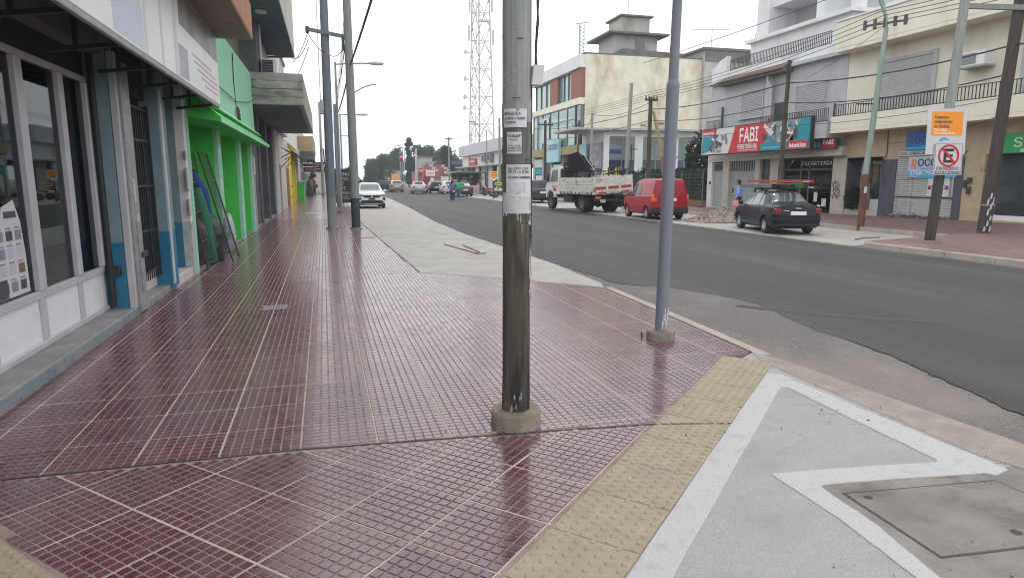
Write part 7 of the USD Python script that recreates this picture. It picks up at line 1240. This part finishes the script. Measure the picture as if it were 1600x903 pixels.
hb_ = thing('hand_bag', 'pink cloth bag hanging from the hand of the person in blue', 'bag', (17.0, 24.85, .52), 40, local=True); part(hb_, 'bag', blob((0, 0, .16), (.10, .16, .17), 21, .2, 2), 'cloth_pink', smooth=True); part(hb_, 'strap', MB().tube([(0, -.07, .3), (0, 0, .46), (0, .07, .3)], .012, 5), 'cloth_pink')
person('person', 'person in bright green jacket and jeans walking beside the parked cars', (11.75, 60.5, 0), -20, 1.70, {**STAND, 'kneeL': (-.055, .09, .30), 'ankL': (-.06, .13, .06), 'kneeR': (.055, -.02, .28), 'ankR': (.06, -.14, .07), 'wrL': (-.15, .14, .52), 'wrR': (.15, -.06, .48)}, 'cloth_green', 'cloth_denim')
def motorbike(label, x, y, rot, paint, group=None, lit=False):
    t = thing('motorbike', label, 'motorbike', (x, y, 0), rot, group, local=True)
    for yy in (-.62, .66): q = part(t, 'wheel', MB().lathe([(.22, -.05), (.29, -.05), (.31, 0), (.29, .05), (.22, .05), (.22, -.05)], (0, 0, 0), 22).xf(np.array([[0, 0, 1.0, 0], [1, 0, 0, yy], [0, 1, 0, .31], [0, 0, 0, 1]])), 'rubber', smooth=40); part(q, 'rim', MB().lathe([(.02, -.05), (.225, -.02), (.225, .02), (.02, .05)], (0, 0, 0), 14).xf(np.array([[0, 0, 1.0, 0], [1, 0, 0, yy], [0, 1, 0, .31], [0, 0, 0, 1]])), 'rim_dark')
    part(t, 'engine', MB().box(-.14, .14, -.2, .3, .25, .55, .05), 'iron'); part(t, 'fuel_tank', MB().tm(mf.Manifold.sphere(.2, 16).scale([.7, 1.3, .6]).translate([0, .22, .72])), paint, smooth=True); part(t, 'seat', MB().box(-.13, .13, -.65, .05, .70, .80, .04), 'plastic'); part(t, 'tail', MB().prism([(-.85, .70), (-.3, .55), (-.3, .72), (-.85, .85)], -.10, .10, 'yz'), paint); part(t, 'tail_light', MB().box(-.08, .08, -.88, -.83, .68, .82, .02), 'lamp_lit' if lit else 'lamp_red'); part(t, 'fork', MB().bar((-.08, .66, .31), (-.08, .45, 1.0), .04).bar((.08, .66, .31), (.08, .45, 1.0), .04), 'chrome'); part(t, 'handlebar', MB().tube([(-.36, .30, 1.04), (-.15, .44, 1.0), (.15, .44, 1.0), (.36, .30, 1.04)], .018, 6), 'plastic'); part(t, 'headlight', MB().tm(mf.Manifold.sphere(.10, 14).translate([0, .58, .92])), 'lamp_clear', smooth=True); part(t, 'exhaust', MB().tube([(.16, .2, .3), (.17, -.4, .32), (.18, -.8, .42)], [.03, .045, .05], 8), 'chrome', smooth=True)
    for sx in (-1, 1): part(t, 'mirror', MB().bar((sx * .25, .38, 1.03), (sx * .34, .36, 1.2), .015).box(sx * .30, sx * .42, .34, .37, 1.17, 1.26, .02), 'plastic'); part(t, 'mudguard', MB().box(-.07, .07, sx * .6 - .2, sx * .6 + .2, .60, .63, .01), paint)
    return t
motorbike('motorbike ridden away along the road with its red tail lamp lit', 10.05, 54.9, -2, 'paint_navy', lit=True)
person('person', 'motorbike rider in blue jacket and dark helmet', (10.05, 54.6, 0), -2, 1.72, dict(pel=(0, .0, .52), chest=(0, .05, .69), head=(0, .10, .865), shL=(-.12, .06, .745), shR=(.12, .06, .745), elL=(-.18, .18, .62), elR=(.18, .18, .62), wrL=(-.17, .33, .62), wrR=(.17, .33, .62), hipL=(-.06, .0, .50), hipR=(.06, .0, .50), kneeL=(-.12, .20, .40), kneeR=(.12, .20, .40), ankL=(-.10, .08, .17), ankR=(.10, .08, .17)), 'cloth_denim', 'cloth_denim', helmet='paint_navy')
for k, (x, y, r, m_, lab) in enumerate(((16.2, 61.5, 70, 'paint_white', 'nearest white motorbike parked on the right pavement'), (16.5, 64.5, 75, 'paint_white', 'middle white motorbike parked before the low shop'), (16.6, 68, 65, 'paint_red', 'red and black motorbike parked by the dark kiosk'), (16.0, 71, 80, 'paint_grey', 'dark motorbike parked furthest along by the kiosk'))): motorbike(lab, x, y, r, m_)

# ------------------------------------------------------------------ street furniture
kk = thing('kiosk', 'dark green open street kiosk crowded with hanging goods', 'kiosk', (16.2, 77, 0)); part(kk, 'roof', MB().box(14.3, 18.0, 75.5, 79.5, 2.45, 2.62, .03), 'frame_green'); part(kk, 'back_panel', MB().box(14.6, 17.9, 79.2, 79.3, .1, 2.45), 'dark_print')
for x, y in ((14.5, 75.7), (17.85, 75.7), (14.5, 79.2), (17.85, 79.2), (16.0, 75.7)): part(kk, 'post', MB().box(x - .07, x + .07, y - .07, y + .07, 0, 2.45), 'dark_print')
r7 = np.random.default_rng(77)
for k in range(34): x, z = r7.uniform(15.2, 17.6), r7.uniform(.5, 2.1); part(kk, 'goods', MB().box(x, x + r7.uniform(.1, .35), 76.5 + .05 * (k % 5), 76.7 + .05 * (k % 5), z, z + r7.uniform(.1, .35), .02), ['red_panel', 'brick_red', 'grey_print', 'tan_base', 'pink_print', 'brown_print', 'paper_grey'][k % 7])
for k, (x, y) in enumerate(((13.6, 73), (17.0, 72.5))):
    t = thing('drum', ['red striped road drum left of the pink barrier', 'red striped road drum right of the pink barrier'][k], 'drum', (x, y, 0))
    for j in range(4): part(t, 'band', MB().lathe([(.001, j * .22 + .02), (.3, j * .22 + .02), (.3, j * .22 + .238), (.001, j * .22 + .238)], (x, y, 0), 16), 'worn_red' if j % 2 else 'pink_print')
bb = thing('road_barrier', 'pale pink plank barrier standing by the kiosk', 'barrier', (14.6, 69, 0))
for j in range(3): part(bb, 'plank', MB().box(13.75, 15.6, 69, 69.05, .12 + j * .34, .40 + j * .34, .01), 'pink_print')
for x in (13.9, 15.45): part(bb, 'leg', MB().box(x - .05, x + .05, 68.95, 69.1, 0, 1.1), 'paper_grey'); 
for k in range(4): part(bb, 'red_dash', MB().box(13.9 + .45 * k, 14.15 + .45 * k, 68.985, 68.999, .55, .62), 'worn_red')
so = thing('shield_sign', 'orange and white shield sign with yellow board on a pole', 'sign', (14.3, 57.5, 0)); part(so, 'post', MB().tube([(14.3, 57.5, 0), (14.3, 57.5, 2.5)], .07, 10), 'rust_pole'); part(so, 'shield', MB().prism([(13.95, 2.42), (14.65, 2.42), (14.68, 1.85), (14.3, 1.55), (13.92, 1.85)], 57.36, 57.40, 'xz'), 'white'); part(so, 'orange_field', MB().prism([(14.0, 2.38), (14.6, 2.38), (14.62, 1.95), (14.3, 1.82), (13.98, 1.95)], 57.34, 57.36, 'xz'), 'orange'); part(so, 'yellow_board', MB().box(14.38, 15.05, 57.36, 57.40, 1.22, 1.46), 'yellow_print'); part(so, 'board_print', MB().box(14.45, 15.0, 57.35, 57.36, 1.30, 1.36), 'ink')
for k, (x, y, z, lab) in enumerate(((12.75, 119, 5.5, 'traffic light showing red, higher and further left'), (15.9, 117.5, 3.1, 'traffic light showing red, lower and beside the red shop'))):
    t = thing('traffic_light', lab, 'traffic light', (x, y, 0)); part(t, 'post', MB().tube([(x + .25, y, 0), (x + .25, y, z + 1.2)], .09, 8), 'grey_pole'); part(t, 'housing', MB().box(x - .25, x + .25, y - .1, y + .2, z - .75, z + .55, .04), 'dark_print'); part(t, 'red_lamp', MB().tube([(x, y - .18, z + .1), (x, y - .1, z + .1)], .22, 14), 'lamp_lit'); part(t, 'dark_lamp', MB().tube([(x, y - .14, z - .45), (x, y - .1, z - .45)], .16, 12), 'slot_dark')
so2 = thing('road_sign', 'small orange road sign beside the far silver cars', 'sign', (10.4, 117, 0)); part(so2, 'post', MB().tube([(11.3, 117, 0), (11.3, 117, 1.3)], .05, 6), 'grey_pole'); part(so2, 'panel', MB().box(10.85, 11.75, 116.9, 116.95, 1.2, 2.5), 'orange'); part(so2, 'white_edge', MB().box(10.75, 11.85, 116.95, 116.98, 1.1, 2.6), 'paper')
ch = thing('chalkboard', 'tall black menu board chalked with white writing on the left pavement', 'board', (1.0, 45.5, 0)); part(ch, 'board', MB().box(.35, 1.62, 45.5, 45.58, .18, 2.35, .01), 'black_metal'); part(ch, 'frame', MB().box(.32, 1.65, 45.48, 45.6, 2.35, 2.42).box(.32, .37, 45.48, 45.6, 0, 2.35).box(1.60, 1.65, 45.48, 45.6, 0, 2.35), 'dark_pole')
r8 = np.random.default_rng(3)
for k, (txt, w) in enumerate((('MENU', .8), ('PIZZA', .7), ('Y', .12), ('TE', .3), ('EMPANADA', 1.0), ('LOCRO', .8))): part(ch, 'lettering', vtext(MB(), txt, .20, .98 - w / 2, 45.495, 1.98 - k * .31, 'S', w=w), 'paper_grey')
for k, (pts, lab) in enumerate(((((2.96, 17.5, .012), (3.30, 15.3, .012), (3.38, 15.15, .02)), 'longer thin rusty rod lying on the concrete bay'), (((3.40, 17.1, .012), (3.46, 15.35, .012)), 'shorter thin rusty rod crossing the longer one'))): single('steel_rod', MB().tube(pts, .010, 6), 'rust_pole', lab, 'rod')
single('board_scrap', MB().box(3.30, 3.56, 15.05, 15.2, .0, .02, .004), 'wood_door', 'flat brown scrap at the end of the rusty rods', 'scrap')
gm = MB(); g_ = np.linspace(0, 1, 15)
for i in range(14):
    for j in range(26):
        a0, a1 = j * 2 * math.pi / 26, (j + 1) * 2 * math.pi / 26
def mound(r_, a): x = 15.9 + 1.55 * r_ * math.cos(a); y = 24.2 + 1.3 * r_ * math.sin(a); return (x, y, .02 + .55 * max(0.0, 1 - r_) ** 1.15 + .05 * meshkit.noise(np.array([[x * 6, y * 6, 2.]]))[0] * max(0.0, 1 - r_))
V = [mound(i / 14, j * 2 * math.pi / 30) for i in range(15) for j in range(30)]; gm.add(V, [(i * 30 + j, (i + 1) * 30 + j, (i + 1) * 30 + (j + 1) % 30, i * 30 + (j + 1) % 30) for i in range(14) for j in range(30)])
ph = thing('gravel_heap', 'low heap of brown gravel on the concrete beside the navy sedan', 'gravel', (15.9, 24.2, 0)); part(ph, 'heap', gm, 'gravel', smooth=True); pb2 = MB(); r9 = np.random.default_rng(9)
for k in range(1500):
    q = np.array(mound(r9.uniform(0, 1.12) ** .7, r9.uniform(0, 6.28))); s_ = r9.uniform(.018, .045); d = r9.normal(size=(4, 3)) * s_ + q; pb2.add(d, [(0, 1, 2), (0, 2, 3), (0, 3, 1), (1, 3, 2)])
part(ph, 'stones', pb2, 'gravel', kind='stuff')
for k, (x, y, a, lab) in enumerate(((17.05, 20.5, 20, 'grey metal grating leaning behind the navy sedan'), (17.6, 20.2, -10, 'second bent grey grating beside the leaning one'))):
    t = thing('grating', lab, 'grating', (x, y, .02), a, local=True); mb = MB()
    for q in np.arange(0, .81, .1): mb.bar((q, 0, .02), (q, .7, .14), .018)
    part(t, 'bars', mb, 'galv'); part(t, 'edge', MB().bar((0, 0, .02), (.8, 0, .02), .03).bar((0, .7, .14), (.8, .7, .14), .03), 'galv')
single('wire_scrap', MB().tube([(14.7, 15.6, .02), (15.3, 15.9, .03), (15.75, 15.85, .03), (15.8, 15.8, .05)], .015, 5), 'iron', 'black wire scrap lying on the right concrete bay', 'wire')
# ------------------------------------------------------------------ thin air
mat_h = usdkit.material(stage, '/World/Looks/thin_air', {'v': ('principled_volume', {'color': (.93, .97, 1.0), 'density': HAZE, 'anisotropy': .3})}, [], volume='v.volume'); MATS['thin_air'] = mat_h
single('haze', MB().box(-70, 90, -20, 320, -1.5, 34), 'thin_air', kind='stuff')
